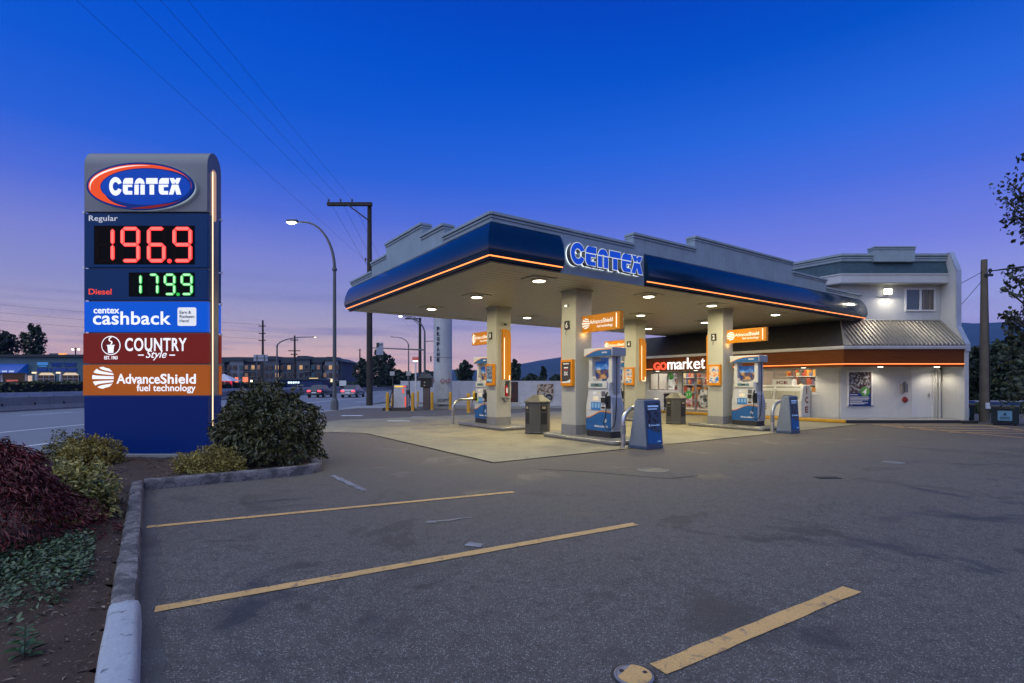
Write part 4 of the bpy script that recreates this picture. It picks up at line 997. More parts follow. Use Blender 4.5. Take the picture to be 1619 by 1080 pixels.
# coffee panel: cup in a ring, block capitals and a script line
b = MB(); b.flat([arc(LX(175.6), LZ(546.3), .195, 0, 352, 44)], Matrix.Translation((0, -.001, 0)) @ Matrix.Rotation(R(90), 4, 'X'), .004); rg = b.build('ring', SW, pk)
b = MB(); b.flat([arc(LX(175.6), LZ(546.3), .176, 0, 352, 44)], Matrix.Translation((0, -.006, 0)) @ Matrix.Rotation(R(90), 4, 'X'), .004); b.build('ring_field', lit('coffee_dark', (.09, .008, .008), (.075, .006, .006)), rg)
b = MB(); T_ = Matrix.Translation((0, -.0105, 0)) @ Matrix.Rotation(R(90), 4, 'X'); cx, cz = LX(175.8), LZ(546.3)
b.flat([[(cx - .052, cz - .155), (cx + .052, cz - .155), (cx + .066, cz - .01), (cx - .066, cz - .01)]], T_, .004); b.flat([[(cx - .08, cz - .008), (cx + .08, cz - .008), (cx + .08, cz + .012), (cx - .08, cz + .012)]], T_, .004)
st = [(-.004, .02), (.022, .045), (.026, .07), (.005, .085), (-.03, .10), (-.034, .13), (-.012, .155), (.012, .165)]
for i in range(len(st) - 1):
    p, q = Vector(st[i]), Vector(st[i + 1]); d = (q - p).normalized(); nr = Vector((-d.y, d.x)) * .009
    b.flat([[tuple(Vector((cx, cz)) + w) for w in (p - nr - d * .004, q - nr + d * .004, q + nr + d * .004, p + nr - d * .004)]], T_, .004)
b.build('cup', SW, rg)
b = MB(); b.text('EST. 1963', FT(175.6, 565.6), w=LX(186) - LX(165), h=.072, bold=.02)
b.text('COUNTRY', FT(246.6, 544.8), w=LX(295.5) - LX(198), h=.272, bold=.018, spacing=1.1)
b.text('Style', FT(247.2, 561.8), w=LX(264.5) - LX(231.5), h=.205, bold=.004, shear=.35)
for x0, x1 in ((218.5, 227.5), (268, 277)): b.flat([rrect(LX(x0), LX(x1), LZ(562.4), LZ(560.6), .004)], Matrix.Translation((0, -.001, 0)) @ Matrix.Rotation(R(90), 4, 'X'), .004)
b.build('lettering', SW, pk)
b = MB(); b.text('Advance', FT(218.6, 599.0), w=LX(252.5) - LX(184), h=.205, bold=.018); b.text('Shield', FT(281.8, 599.0), w=LX(310) - LX(254), h=.205, bold=.022, spacing=1.04)
b.text('fuel technology', FT(262.8, 614.8), w=LX(309.5) - LX(216.5), h=.185, bold=.012); b.build('lettering', SW, pa)
b = MB()
for i in range(5): b.flat([a_clip(i, .222)], FT(163.2, 597.3), .004)
b.build('emblem', SW, pa)
# oval badge on the cap, floating on a lit halo
def ell(cx, cz, rx, rz, a0=0, a1=354, n=60): return [(LX(cx) + rx * math.cos(R(a0 + (a1 - a0) * i / n)), LZ(cz) + rz * math.sin(R(a0 + (a1 - a0) * i / n))) for i in range(n + 1)]
TR = lambda y: Matrix.Translation((0, y, 0)) @ Matrix.Rotation(R(90), 4, 'X')
ox, oz, rx, rz = 220.5, 293.3, 84 * KS, 37 * KS
b = MB(); b.flat([ell(ox, oz, rx, rz)], TR(-.085), .05); ov = b.build('oval_badge', lit('badge_navy', (.0, .02, .16), (.0, .012, .11)), py_); ov.location = (.085, .03, -.05)
b = MB(); b.flat([ell(ox, oz, rx - .03, rz - .03)], TR(-.045), .02); b.build('halo_light', glow('halo_cool', (.75, .9, 1.0), 3.2), ov)
out = lambda s, n=48, a0=0, a1=360: [(LX(ox) + (rx - .045) * s * math.cos(R(a0 + (a1 - a0) * i / n)), LZ(oz) + (rz - .04) * s * math.sin(R(a0 + (a1 - a0) * i / n))) for i in range(n + 1)]
inn = lambda: None
cres = []
cx2, cz2, rx2, rz2 = LX(230.5), LZ(294.5), (rx - .045) * .895, (rz - .04) * .865
A_ = [(LX(ox) + (rx - .045) * math.cos(R(a)), LZ(oz) + (rz - .04) * math.sin(R(a))) for a in np.linspace(-8, 256, 60)]
B_ = [(cx2 + rx2 * math.cos(R(a)), cz2 + rz2 * math.sin(R(a))) for a in np.linspace(246, -2, 60)]
for i in range(60):
    w_ = max(0, 1 - i / 9) if i < 30 else max(0, 1 - (59 - i) / 16); a_ = A_[59 - i]; B_[i] = (B_[i][0] + (a_[0] - B_[i][0]) * w_, B_[i][1] + (a_[1] - B_[i][1]) * w_)
b = MB(); b.flat([A_ + B_], TR(-.136), .004); sw = b.build('swoosh', lit('swoosh_orange', (.6, .06, .01), (.70, .062, .008)), ov)
C_ = [(LX(ox) + (rx - .075) * math.cos(R(a)), LZ(oz) + (rz - .062) * math.sin(R(a))) for a in np.linspace(78, 192, 40)]
D_ = [(LX(ox) + (rx - .075 - .045 * math.sin(R((a - 78) / 114 * 180))) * math.cos(R(a)), LZ(oz) + (rz - .062 - .03 * math.sin(R((a - 78) / 114 * 180))) * math.sin(R(a))) for a in np.linspace(192, 78, 40)]
b = MB(); b.flat([C_ + D_], TR(-.141), .004); b.build('highlight', lit('highlight_cream', (.8, .7, .6), (.85, .72, .60)), sw)
b = MB(); b.flat([ell(229.5, 294.8, rx2 * .97, rz2 * .96)], TR(-.1355), .003); b.build('blue_field', lit('field_blue', (.0, .045, .32), (.0, .035, .30)), ov)
E1 = [(LX(ox) + (rx - .02) * math.cos(R(a)), LZ(oz) + (rz - .015) * math.sin(R(a))) for a in np.linspace(258, 318, 30)]
E2 = [(LX(ox) + (rx - .03) * math.cos(R(a)), LZ(oz) + (rz - .015 - .055 * math.sin(R((a - 258) * 3))) * math.sin(R(a))) for a in np.linspace(318, 258, 30)]
b = MB(); b.flat([E1 + E2], TR(-.1365), .004); b.build('lower_stripe', lit('stripe_maroon', (.2, .01, .01), (.16, .008, .008)), ov)
b = MB()
for poly in logo_polys(LX(173), LZ(307), LX(286) - LX(173), LZ(280.5) - LZ(306.2)): b.flat([poly], TR(-.141), .006)
b.build('lettering', SW, ov)
# side strip light and the slot in the cap
b = MB(); b.tube([(HW + .012, .165, LZ(267)), (HW + .012, .165, LZ(682))], .0105, 8); b.build('side_light', glow('side_tube', (1.0, .70, .42), 2.1), py_)
b = MB(); b.box(HW - .01, HW + .008, .13, .20, LZ(684), LZ(337)); b.build('side_channel', mat('channel_grey', (.16, .16, .175), rough=.4), py_, smooth=0)
b = MB(); b.prism(rrect(.15, .31, LZ(345), LZ(262), .075), 'x', HW - .02, HW + .005); b.build('cap_slot', mat('slot_peach', (.62, .40, .24), rough=.5, emit=(.7, .40, .20), es=.45), cap)  # slot's own glow stands in for the side tube lighting it
b = MB()
for yy in (336.2, 423.8, 475.5, 525.8):
    b.box(-HW - .028, -HW + .01, -.01, .03, LZ(yy + 1.6), LZ(yy - 1.6)); b.box(HW - .01, HW + .02, DP - .02, DP + .02, LZ(yy + 1.6), LZ(yy - 1.6))
b.build('panel_clip', WHITEG, py_, smooth=0)

# ------------------------------------------------------------------ shop building
MS = Matrix.Translation((A0[0], A0[1], 0)) @ Matrix.Rotation(ROT, 4, 'Z')
shop = thing('shop_building', 'white shop building with orange lit fascia, metal roof skirt and upper storey', 'building', S(18.6, 1.37))
SL = -shop.location
def part(b, name, m, par_=None, **k):
    o = b.build(name, m, par_ or shop, **k)
    if par_ is None: o.location = SL
    return o
def stn(): b = MB(); b.T = MS; return b
WP = [S(18.6, 12.3), Vector((14.06, 22.2, 0)), Vector((18.335, 22.2, 0))]
def sweep(bm, path, prof, m=0, closed=True):
    n = len(prof); vs = []
    for i, p in enumerate(path):
        ds = []
        if i > 0: ds.append((path[i] - path[i - 1]).normalized())
        if i < len(path) - 1: ds.append((path[i + 1] - path[i]).normalized())
        ns = [Vector((d.y, -d.x, 0)) for d in ds]; nr = sum(ns, Vector()); nr = nr / (nr.dot(ns[0]))
        vs += [(p.x + nr.x * d, p.y + nr.y * d, z) for d, z in prof]
    fs = []
    for i in range(len(path) - 1):
        for k in range(n if closed else n - 1): fs.append((i * n + k, (i + 1) * n + k, (i + 1) * n + (k + 1) % n, i * n + (k + 1) % n))
    if closed: fs += [tuple(range(n))[::-1], tuple((len(path) - 1) * n + k for k in range(n))]
    return bm.add(vs, fs, m)
SHW = mat('shop_wall_white', (.55, .555, .545), rough=.65, bump=.12, bscale=25, streak=.10, var=.04)
b = stn()                                       # front wall with window and door openings
W0, W1 = 18.6, 18.8
for v0, v1, z0, z1 in ((1.45, 2.37, .1, 2.4), (2.37, 5.32, .1, 1.16), (2.37, 5.32, 2.25, 2.4), (5.32, 7.75, .1, 2.4), (7.75, 9.48, 2.2, 2.4), (9.48, 9.75, .1, 2.4), (9.75, 11.75, .1, 1.2), (9.75, 11.75, 2.2, 2.4), (11.75, 12.3, .1, 2.4), (1.45, 12.3, 2.4001, 4.24)):
    b.box(W0, W1, v0, v1, z0, z1)
part(b, 'front_wall', SHW, smooth=0)
b = MB()
for x0, x1, z0, z1 in ((14.06, 17.10, .1, 2.4), (18.05, 18.335, .1, 2.4), (17.10, 18.05, 2.14, 2.4), (14.06, 18.335, 2.4001, 4.3)): b.box(x0, x1, 22.2, 22.4, z0, z1)
part(b, 'corner_wall', SHW, smooth=0)
b = MB(); pp = [S(18.6, 6.5), Vector((14.06, 22.2, 0)), Vector((18.335, 22.2, 0)), Vector((18.335, 22.45, 0)), Vector((14.2, 22.45, 0)), S(18.9, 6.5)]
b.prism([(p.x, p.y) for p in pp], 'z', 4.3001, 6.3); part(b, 'upper_wall', SHW, smooth=0)
b = stn(); b.box(18.65, 27, 6.3, 6.5, 4.3, 6.9); b.box(18.8, 27, 12.1, 12.3, .1, 4.3); part(b, 'end_wall', SHW, smooth=0)
b = MB(); pp = [S(18.7, 12.2), Vector((14.2, 22.3, 0)), Vector((18.335, 22.3, 0)), Vector((18.335, 33, 0)), S(27, 12.2)]
b.prism([(p.x, p.y) for p in pp], 'z', 4.18, 4.29); pp[0] = S(18.7, 6.4); pp[4] = S(27, 6.4); b.prism([(p.x, p.y) for p in pp], 'z', 6.6, 6.72); part(b, 'flat_roof', mat('roof_felt', (.06, .06, .065), rough=.9), smooth=0)
b = MB(); b.prism([(33, 7.06), (21.75, 7.06), (21.44, 6.25), (21.44, 3.95), (21.02, 3.2), (21.02, .003), (33, .003)], 'x', 18.34, 18.52); part(b, 'fin_wall', SHW, smooth=0, bevel=.01)
b = MB(); b.prism([(21.75, 7.06), (21.42, 6.27), (21.42, 3.94), (21.0, 3.19), (21.0, 2.9), (20.96, 2.9), (20.96, 3.2), (21.38, 3.96), (21.38, 6.28), (21.72, 7.09), (33, 7.09), (33, 7.06)], 'x', 18.33, 18.53); part(b, 'fin_capping', mat('capping_pale', (.45, .5, .55), rough=.4, metal=.4), smooth=0)
b = stn(); b.prism([(16.9, .003), (18.6, .003), (18.6, 4.7), (17.9, 4.7), (17.9, 4.1), (16.9, 3.2)], 'y', 12.3001, 12.46); part(b, 'far_fin_wall', SHW, smooth=0)
RUST = mat('rust_wood_fascia', (.17, .050, .008), rough=.5, col2=(.115, .030, .005), scale=1.2, spec=.15)
def grain(m):
    nt = m.node_tree; n = nt.nodes; L = nt.links; tc = n.new('ShaderNodeTexCoord'); mp = n.new('ShaderNodeMapping'); mp.inputs['Scale'].default_value = (1.2, 1.2, 26)
    L.new(tc.outputs['Object'], mp.inputs[0]); nz = next(x for x in n if x.type == 'TEX_NOISE'); L.new(mp.outputs[0], nz.inputs[0])
grain(RUST)
b = MB(); sweep(b, WP, [(1.09, 2.27), (1.17, 2.27), (1.17, 3.0), (1.09, 3.0)]); part(b, 'sign_fascia', RUST, smooth=0)
b = MB(); sweep(b, WP, [(1.02, 2.985), (1.25, 2.985), (1.27, 3.05), (1.27, 3.115), (1.02, 3.115)]); part(b, 'gutter', mat('gutter_white', (.55, .55, .56), rough=.4), smooth=0)
b = MB(); sweep(b, WP, [(0.002, 2.30), (1.09, 2.30), (1.09, 2.36), (0.002, 2.36)]); part(b, 'shop_soffit', mat('shop_soffit_white', (.62, .61, .58), rough=.6), smooth=0)
# neon tube: corner face whole, main face broken around the lettering
def off(path, d, i, t):
    p, q = path[i], path[i + 1]; dr = (q - p).normalized(); nr = Vector((dr.y, -dr.x, 0)); return p.lerp(q, t) + nr * d
b = MB(); d_ = 1.19; cor = Vector((0, 0, 0))
n1 = Vector((-UX, -UY, 0)); n2 = Vector((0, -1, 0)); nr = (n1 + n2); nr = nr / nr.dot(n1); cor = WP[1] + nr * d_
zt = 2.385
b.tube([(*(S(18.6 - d_, 6.95)[:2]), zt), (cor.x, cor.y, zt), (18.32, 22.2 - d_, zt)], .016, 8); b.tube([(*(S(18.6 - d_, 12.3)[:2]), zt), (*(S(18.6 - d_, 10.5)[:2]), zt)], .016, 8)
part(b, 'light_strip', NEON)
ROOFM = mat('brown_metal_roof', (.20, .18, .15), rough=.45, metal=.35, var=.1)
b = MB(); sweep(b, WP, [(1.24, 3.118), (1.24, 3.15), (0.0, 4.27), (0.0, 4.235)])
for i in range(4): b.m[i] = 1
def rib(seg, s0, e_, d0, d1):
    p, q = WP[seg], WP[seg + 1]; dr = (q - p).normalized(); nr = Vector((dr.y, -dr.x, 0)); c = p + dr * s0
    if d1 >= d0 - .05: return
    z = lambda d: 3.15 + (1.24 - d) / 1.24 * 1.12
    A = c + nr * d0; B = c + nr * d1; w = .036
    vs = []
    for Q, zz in ((A, z(d0)), (B, z(d1))):
        for sw_, h_ in ((-w * 1.6, -.004), (-w * .7, .05), (w * .7, .05), (w * 1.6, -.004)): vs.append((Q.x + dr.x * sw_, Q.y + dr.y * sw_, zz + h_))
    b.add(vs, [(0, 1, 5, 4), (1, 2, 6, 5), (2, 3, 7, 6), (3, 2, 1, 0)])
tn = math.tan(R(17.5)); L0 = (WP[1] - WP[0]).length; L1 = (WP[2] - WP[1]).length; s_ = -.38
while s_ < L1: rib(1, s_, 0, 1.24, max(0, -s_ / tn if s_ < 0 else 0)); s_ += .165
part(b, 'metal_roof', [ROOFM, mat('dark_shingle_roof', (.045, .040, .034), rough=.85, bump=.7, bscale=18, var=.25, scale=6)], smooth=0)
b = MB(); p = WP[1]; a = p + nr * 1.25; b.tube([(a.x, a.y, 3.17), (p.x, p.y, 4.29)], .03, 6); b.tube([(p.x, p.y - .02, 4.29), (18.3, 22.18, 4.29)], .03, 6); part(b, 'ridge_flashing', mat('flashing', (.4, .38, .34), rough=.4, metal=.4))
# upper cornice
UP = [S(18.6, 7.5), Vector((14.06, 22.2, 0)), Vector((18.335, 22.2, 0))]
b = MB(); sweep(b, UP, [(.0, 5.80), (.40, 5.80), (.42, 5.84), (.42, 6.14), (.45, 6.16), (.45, 6.21), (0, 6.21)]); part(b, 'eaves_band', SHW, smooth=0)
SHN = mat('grey_shingle', (.045, .090, .115), rough=.8, bump=.6, bscale=30, var=.25, scale=8)
b = MB(); sweep(b, UP, [(.41, 6.2101), (.27, 6.73), (.0, 6.73), (.0, 6.2101)])
k_ = 0; part(b, 'shingle_mansard', SHN, smooth=0)
b = MB()
for i in range(5): sweep(b, UP, [(.405 - .028 * i + .006, 6.225 + .1 * i), (.405 - .028 * i + .006 - .003, 6.236 + .1 * i), (.3 - .028 * i, 6.236 + .1 * i), (.3 - .028 * i, 6.225 + .1 * i)])
part(b, 'shingle_course', SHN, smooth=0)
b = MB(); sweep(b, UP, [(.0, 6.73), (.30, 6.73), (.33, 6.76), (.33, 6.86), (.36, 6.87), (.36, 6.93), (.30, 6.935), (.30, 6.955), (.40, 6.965), (.40, 7.06), (.0, 7.06)]); part(b, 'cornice', STUCCO, smooth=0)
b = MB(); b.box(15.2, 16.9, 21.74, 22.15, 6.70, 7.28); b.box(15.17, 16.93, 21.70, 22.18, 7.281, 7.34); b.box(15.17, 16.93, 21.715, 22.17, 7.20, 7.245); part(b, 'raised_parapet', STUCCO, smooth=0, bevel=.01)
# upper window
WF = mat('window_frame_white', (.7, .7, .7), rough=.4)
b = MB()
for a in ((16.80, 18.10, 4.68, 4.74), (16.80, 18.10, 5.60, 5.66), (16.80, 16.86, 4.7401, 5.5999), (18.04, 18.10, 4.7401, 5.5999), (17.42, 17.50, 4.7401, 5.5999)): b.box(a[0], a[1], 22.15, 22.2, a[2], a[3])
w = part(b, 'window_frame', WF, smooth=0)
b = MB(); b.box(16.86, 17.42, 22.185, 22.198, 4.74, 5.60); b.build('pane', mat('pane_bluegrey', (.05, .09, .11), rough=.12, spec=.8), w, smooth=0)
b = MB(); b.box(17.50, 18.04, 22.185, 22.198, 4.74, 5.60); b.build('pane', mat('curtain_brown', (.13, .115, .10), rough=.25, spec=.7), w, smooth=0)
b = MB(); b.box(17.53, 17.60, 22.16, 22.1845, 4.76, 5.58); b.box(17.84, 17.88, 22.16, 22.1845, 4.76, 5.58); b.build('curtain', mat('curtain_cloth', (.2, .18, .15)), w, smooth=0)
# service door, pipes and boxes of the corner wall
b = MB(); b.box(17.13, 18.02, 22.27, 22.31, .125, 2.12); d = part(b, 'service_door', mat('door_white', (.62, .64, .67), rough=.4, var=.03), smooth=0, bevel=.005)
b = MB(); b.box(17.88, 17.91, 22.22, 22.27, 1.0, 1.16); b.tube([(17.9, 22.24, 1.08), (17.8, 22.22, 1.08)], .012, 6); b.build('handle', STEEL, d)
b = MB(); b.box(17.10, 17.13, 22.19, 22.33, .12, 2.14); b.box(18.02, 18.05, 22.19, 22.33, .12, 2.14); b.box(17.13, 18.02, 22.19, 22.33, 2.1201, 2.14); part(b, 'door_frame', WF, smooth=0)
b = MB(); b.tube([(18.12, 22.15, .13), (18.12, 22.15, 2.29)], .025, 8); b.tube([(18.24, 22.12, .13), (18.24, 22.12, 2.02), (18.22, 22.10, 2.12), (18.17, 22.12, 2.2), (18.16, 22.12, 2.29)], .05, 10); part(b, 'downpipe', SHW)
b = MB(); b.box(18.15, 18.20, 22.14, 22.198, 1.5, 1.62); b.box(18.28, 18.33, 22.1, 22.198, 1.7, 2.3); part(b, 'cable_box', GREYB, smooth=0, bevel=.005)
b = MB(); b.box(16.60, 16.72, 22.12, 22.198, 1.18, 1.56); o = part(b, 'meter_box', mat('meter_tan', (.35, .31, .27), rough=.5), smooth=0, bevel=.01)
b = MB(); b.box(16.725, 16.86, 22.07, 22.198, 1.22, 1.60); b.box(16.76, 16.82, 22.1, 22.198, 1.6001, 1.67); part(b, 'breaker_box', mat('box_steel', (.22, .22, .23), rough=.4, metal=.5), smooth=0, bevel=.01)
b = MB(); b.lathe([(.0, 0), (.12, .0), (.13, .03), (.11, .06), (.04, .085), (.001, .09)], 20); b.T = None
b.v = [(x, -z, y) for x, y, z in b.v]; b.v = [(x + 16.80, y + 22.198, z + .90) for x, y, z in b.v]; part(b, 'alarm_bell', mat('bell_red', (.22, .02, .02), rough=.35))
# entrance and windows of the main front
FRM = mat('bronze_frame', (.30, .29, .28), rough=.4, metal=.3)
def win(v0, v1, z0, z1, muls, name='window_frame', m=FRM, u=18.66, fw=.045):
    b = stn()
    for a in ((v0, v1, z0, z0 + fw), (v0, v1, z1 - fw, z1), (v0, v0 + fw, z0 + fw + .0005, z1 - fw - .0005), (v1 - fw, v1, z0 + fw + .0005, z1 - fw - .0005)): b.box(u - .03, u + .03, *a)
    for q in muls: b.box(u - .028, u + .028, q - fw / 2, q + fw / 2, z0 + fw + .0005, z1 - fw - .0005)
    o = part(b, name, m, smooth=0)
    b = stn(); b.box(u + .001, u + .006, v0 + fw, v1 - fw, z0 + fw, z1 - fw); b.build('pane', glass('shop_glass'), o, smooth=0); return o
win(2.37, 5.32, 1.16, 2.25, [3.35, 4.35], m=WF); win(9.75, 11.75, 1.2, 2.2, [10.42, 11.1])
win(7.75, 8.6, .125, 2.2, [], 'door_leaf'); win(8.62, 9.48, .125, 2.2, [], 'door_leaf')
b = stn(); b.box(18.58, 18.60, 2.28, 5.41, 1.07, 1.16); part(b, 'window_sill', WF, smooth=0); b = stn(); b.box(18.58, 18.60, 9.68, 11.82, 1.12, 1.2); part(b, 'window_sill', WF, smooth=0)
# inside: floor, back wall, ceiling with lit strips
b = stn(); b.box(18.8, 23, 1.6, 12.1, .06, .12); b.box(23, 23.1, 1.6, 12.1, .12, 2.8); b.box(18.8, 23, 1.6, 1.65, .12, 2.8); b.box(18.8, 23, 1.6, 12.1, 2.8, 2.86); part(b, 'shop_interior', mat('interior_cream', (.55, .47, .38), rough=.7), smooth=0)
b = stn()
for v in (3.0, 5.0, 7.4, 9.2, 11.2): b.box(19.6, 19.72, v - .5, v + .5, 2.74, 2.79); b.box(21.2, 21.32, v - .5, v + .5, 2.74, 2.79)
part(b, 'ceiling_strip', glow('shop_strip', (1, .82, .62), 9), smooth=0)
for v in (3.6, 7.8, 10.8):
    p = S(20.2, v, 2.7); l = lamp('interior_light', 'AREA', p - shop.location, 70, (1.0, .78, .55), shop, 1.6)
# downlights under the shop soffit
spots = [S(17.95, 2.6, 2.285), S(17.95, 5.0, 2.285), S(17.95, 8.1, 2.285), S(17.95, 10.6, 2.285), Vector((15.45, 21.75, 2.285)), Vector((17.82, 21.75, 2.285))]
for p in spots:
    b = MB(); b.lathe([(.10, .012), (.10, -.012), (.075, -.014), (.07, -.004), (.001, -.003)], 18, tuple(p)); o = part(b, 'downlight', glow('downlight_lens', (1, .93, .75), 5))
    lamp('downlight_light', 'SPOT', p - shop.location + Vector((0, 0, -.04)), 42, (1, .87, .66), shop, .06, spot=135, blend=.7)
# pavement in front
b = MB(); pp = [S(17.30, 13.2), S(17.30, .70), Vector((18.33, 20.90, 0)), Vector((18.33, 22.3, 0)), Vector((14.1, 22.3, 0)), S(18.7, 13.2)]
b.prism([(p.x, p.y) for p in pp], 'z', .0, .118); struct(b.build('shop_walkway', WALK, smooth=0))
b = stn(); b.box(17.16, 17.298, .62, 12.9, .0, .128); o = b.build('yellow_kerb', mat('kerb_yellow', (.62, .33, .02), rough=.6, bump=.3, bscale=20, streak=.25, var=.15), smooth=0, bevel=.02); struct(o)
b = MB(); b.box(13.47, 18.0, 20.80, 20.898, 0, .116); struct(b.build('dark_kerb', mat('kerb_dark', (.03, .03, .032), rough=.7, bump=.3), smooth=0, bevel=.015))
t = thing('wheel_stop', 'black rubber block at the foot of the white end wall', 'wheel stop', (18.2, 20.62, .003))
b = MB(); b.prism([(-.10, 0), (.10, 0), (.06, .11), (-.06, .11)], 'x', -.30, .28); b.build('block', BLK, t, smooth=0, bevel=.015)
b = MB(); b.lathe([(.02, .105), (.02, .118), (.001, .12)], 8, (-.18, 0, 0)); b.lathe([(.02, .105), (.02, .118), (.001, .12)], 8, (.16, 0, 0)); b.build('bolt', STEEL, t)
# illuminated shop lettering
t = thing('shop_lettering', 'lit shop name in red and white letters on the rust coloured fascia', 'sign', S(17.42, 8.72, 2.64), ROT)
T = frame(None, -.008, 0, 0, '-x')
b = MB(); b.text('G', T @ Matrix.Translation((-1.48, -.10, 0)), w=.42, h=.42, depth=.05, bold=.03); b.build('letter', glow('letter_red_lit', (1.0, .085, .03), 1.5), t)
b = MB(); b.text('O', T @ Matrix.Translation((-1.03, -.10, 0)), w=.44, h=.42, depth=.05, bold=.03); b.build('letter', glow('letter_red_lit', (1.0, .085, .03), 1.5), t)
MWH = glow('letter_white_lit', (1, .97, .93), 1.5)
xs = -.74
for ch, w_, h_, dz in (('m', .52, .40, 0), ('a', .36, .40, 0), ('r', .20, .40, 0), ('k', .34, .60, .10), ('e', .38, .40, 0), ('t', .22, .52, .06)):
    b = MB(); b.text(ch, T @ Matrix.Translation((xs + w_ / 2, -.10 + dz, 0)), w=w_, h=h_, depth=.05, bold=.0); b.build('letter', MWH, t); xs += w_ + .055
# wall lamp on the upper storey
t = thing('wall_lamp', 'bright square lamp on the upper storey wall beside the window', 'lamp', (16.0, 22.19, 5.38))
b = MB(); b.box(-.12, .12, -.10, 0, -.02, .26); b.box(-.40, .0, -.04, 0, -.08, -.04); b.build('housing', WF, t, smooth=0, bevel=.01)
b = MB(); b.box(-.17, .17, -.14, -.1005, .0, .24); b.build('lens', glow('wall_lens', (1, .94, .76), 5), t, smooth=0, bevel=.02)
lamp('wall_light', 'AREA', (0, -.22, .10), 36, (1, .90, .70), t, .25, rot=(R(-38), 0, 0))
lamp('wall_wash', 'POINT', (0, -.6, -.15), .6, (1, .92, .72), t, .12)
# wall poster
t = thing('wall_poster', 'framed poster of people above a blue text block on the corner wall', 'poster', (14.875, 22.198, .58))
b = MB()
for a in ((-.54, .54, 0, .06), (-.54, .54, 1.50, 1.56), (-.54, -.48, .0601, 1.4999), (.48, .54, .0601, 1.4999)): b.box(a[0], a[1], -.05, 0, a[2], a[3])
b.build('frame', WF, t, smooth=0)
b = MB(); b.box(-.479, .479, -.02, -.001, .05, .60); o = b.build('text_block', mat('poster_navy', (.004, .03, .16), rough=.3), t, smooth=0)
b = MB(); b.box(-.479, .479, -.02, -.001, .6001, 1.50); b.build('photo', patchwork('poster_crowd', ['#101216', '#1c2026', '#5a3a2c', '#20242a', '#b0b4bc', '#14161a', '#8a6450'], 8), t, smooth=0)
b = MB(); T = frame(None, 0, -.022, 0, '-y')
for i, (x1, zz) in enumerate(((-.1, .52), (.38, .42), (.40, .36), (.35, .30), (.10, .24), (.34, .17), (.2, .13))): b.flat([[(-.42, zz), (x1, zz), (x1, zz + .022), (-.42, zz + .022)]], T, .003)
b.text('centex', T @ Matrix.Translation((-.36, .085, 0)), w=.1, h=.025); b.build('text_line', WHITEG, o)
b = MB(); b.flat([arc(.22, .66, .20, 0, 350, 26)], T, .004); dd = b.build('green_disc', mat('disc_green', (.10, .30, .07), rough=.4), t)
b = MB(); b.text('4', T @ Matrix.Translation((.20, .66, .005)), w=.17, h=.24, bold=.03, shear=.2); b.build('numeral', WHITEG, dd)
b = MB(); b.box(-.55, .56, -.07, -.051, .03, .07); b.build('bottom_rail', mat('poster_navy', (.004, .03, .16)), t, smooth=0)

# ice freezers, window posters, bins and shelves
t = thing('ice_freezer', 'white slant front ice freezer with red letters down its side', 'freezer', S(17.66, 2.55, .12), ROT)
FZ = mat('freezer_white', (.66, .66, .64), rough=.4, var=.04)
b = MB(); b.prism([(.0, .0), (.80, .0), (.80, 1.40), (.22, 1.40), (.14, 1.22), (.03, .74), (.0, .70)], 'y', 0, 2.5); b.build('body', FZ, t, smooth=0, bevel=.02)
b = MB()
for y0, y1 in ((.12, 1.20), (1.30, 2.38)):
    b.add([(.028, y0, .76), (.028, y1, .76), (.198, y1, 1.33), (.198, y0, 1.33), (.010, y0, .765), (.010, y1, .765), (.18, y1, 1.335), (.18, y0, 1.335)], [(4, 7, 6, 5), (0, 4, 5, 1), (1, 5, 6, 2), (2, 6, 7, 3), (3, 7, 4, 0)])
o = b.build('door', mat('freezer_door', (.30, .29, .25), rough=.35, metal=.2), t, smooth=0)
b = MB(); b.tube([(.02, 1.17, .95), (-.03, 1.17, .96), (.05, 1.17, 1.2), (.11, 1.17, 1.2)], .014, 6); b.tube([(.02, 1.33, .95), (-.03, 1.33, .96), (.05, 1.33, 1.2), (.11, 1.33, 1.2)], .014, 6); b.build('handle', STEEL, o)
b = MB(); RED = mat('ice_red', (.16, .006, .010), rough=.4)
for ch, zz in (('I', 1.16), ('C', .74), ('E', .32)): b.text(ch, frame(None, .45, -.003, zz, '-y'), h=.28, w=.07 if ch == 'I' else .27, bold=.04)
b.text('ICE', frame(None, -.003, 1.9, .42, '-x'), w=.7, h=.26, bold=.03); b.build('lettering', RED, t)
b = MB(); b.box(.02, .80, .02, 2.48, -.0, .05); b.build('plinth', DARKT, t, smooth=0)
t = thing('ice_cabinet', 'small white box with red lettering standing on top of the ice freezer', 'box', S(17.95, 3.55, 1.521), ROT)
b = MB(); b.box(0, .45, -.45, .45, 0, .26); b.build('box', FZ, t, smooth=0, bevel=.01); b = MB(); b.text('ICE', frame(None, -.003, 0, .11, '-x'), w=.5, h=.13, bold=.03); b.build('lettering', RED, t)
t = thing('waste_barrel', 'black ribbed barrel on a low stand beside the shop window', 'barrel', S(17.05, 9.1, .0), ROT)
b = MB(); b.lathe([(.24, .30), (.27, .33), (.27, .58), (.29, .60), (.29, .64), (.27, .66), (.27, .98), (.30, 1.0), (.30, 1.04), (.2, 1.07), (.001, 1.08)], 22); b.build('drum', mat('barrel_black', (.022, .022, .024), rough=.5), t)
b = MB()
for a in (45, 135, 225, 315): b.tube([(.20 * math.cos(R(a)), .20 * math.sin(R(a)), .31), (.30 * math.cos(R(a)), .30 * math.sin(R(a)), 0.004)], .018, 6)
b.build('stand', DARKT, t); b = MB(); b.tube([(-.29, 0, .62), (-.36, 0, .66), (-.36, 0, .74), (-.29, 0, .76)], .014, 6); b.build('handle', DARKT, t)
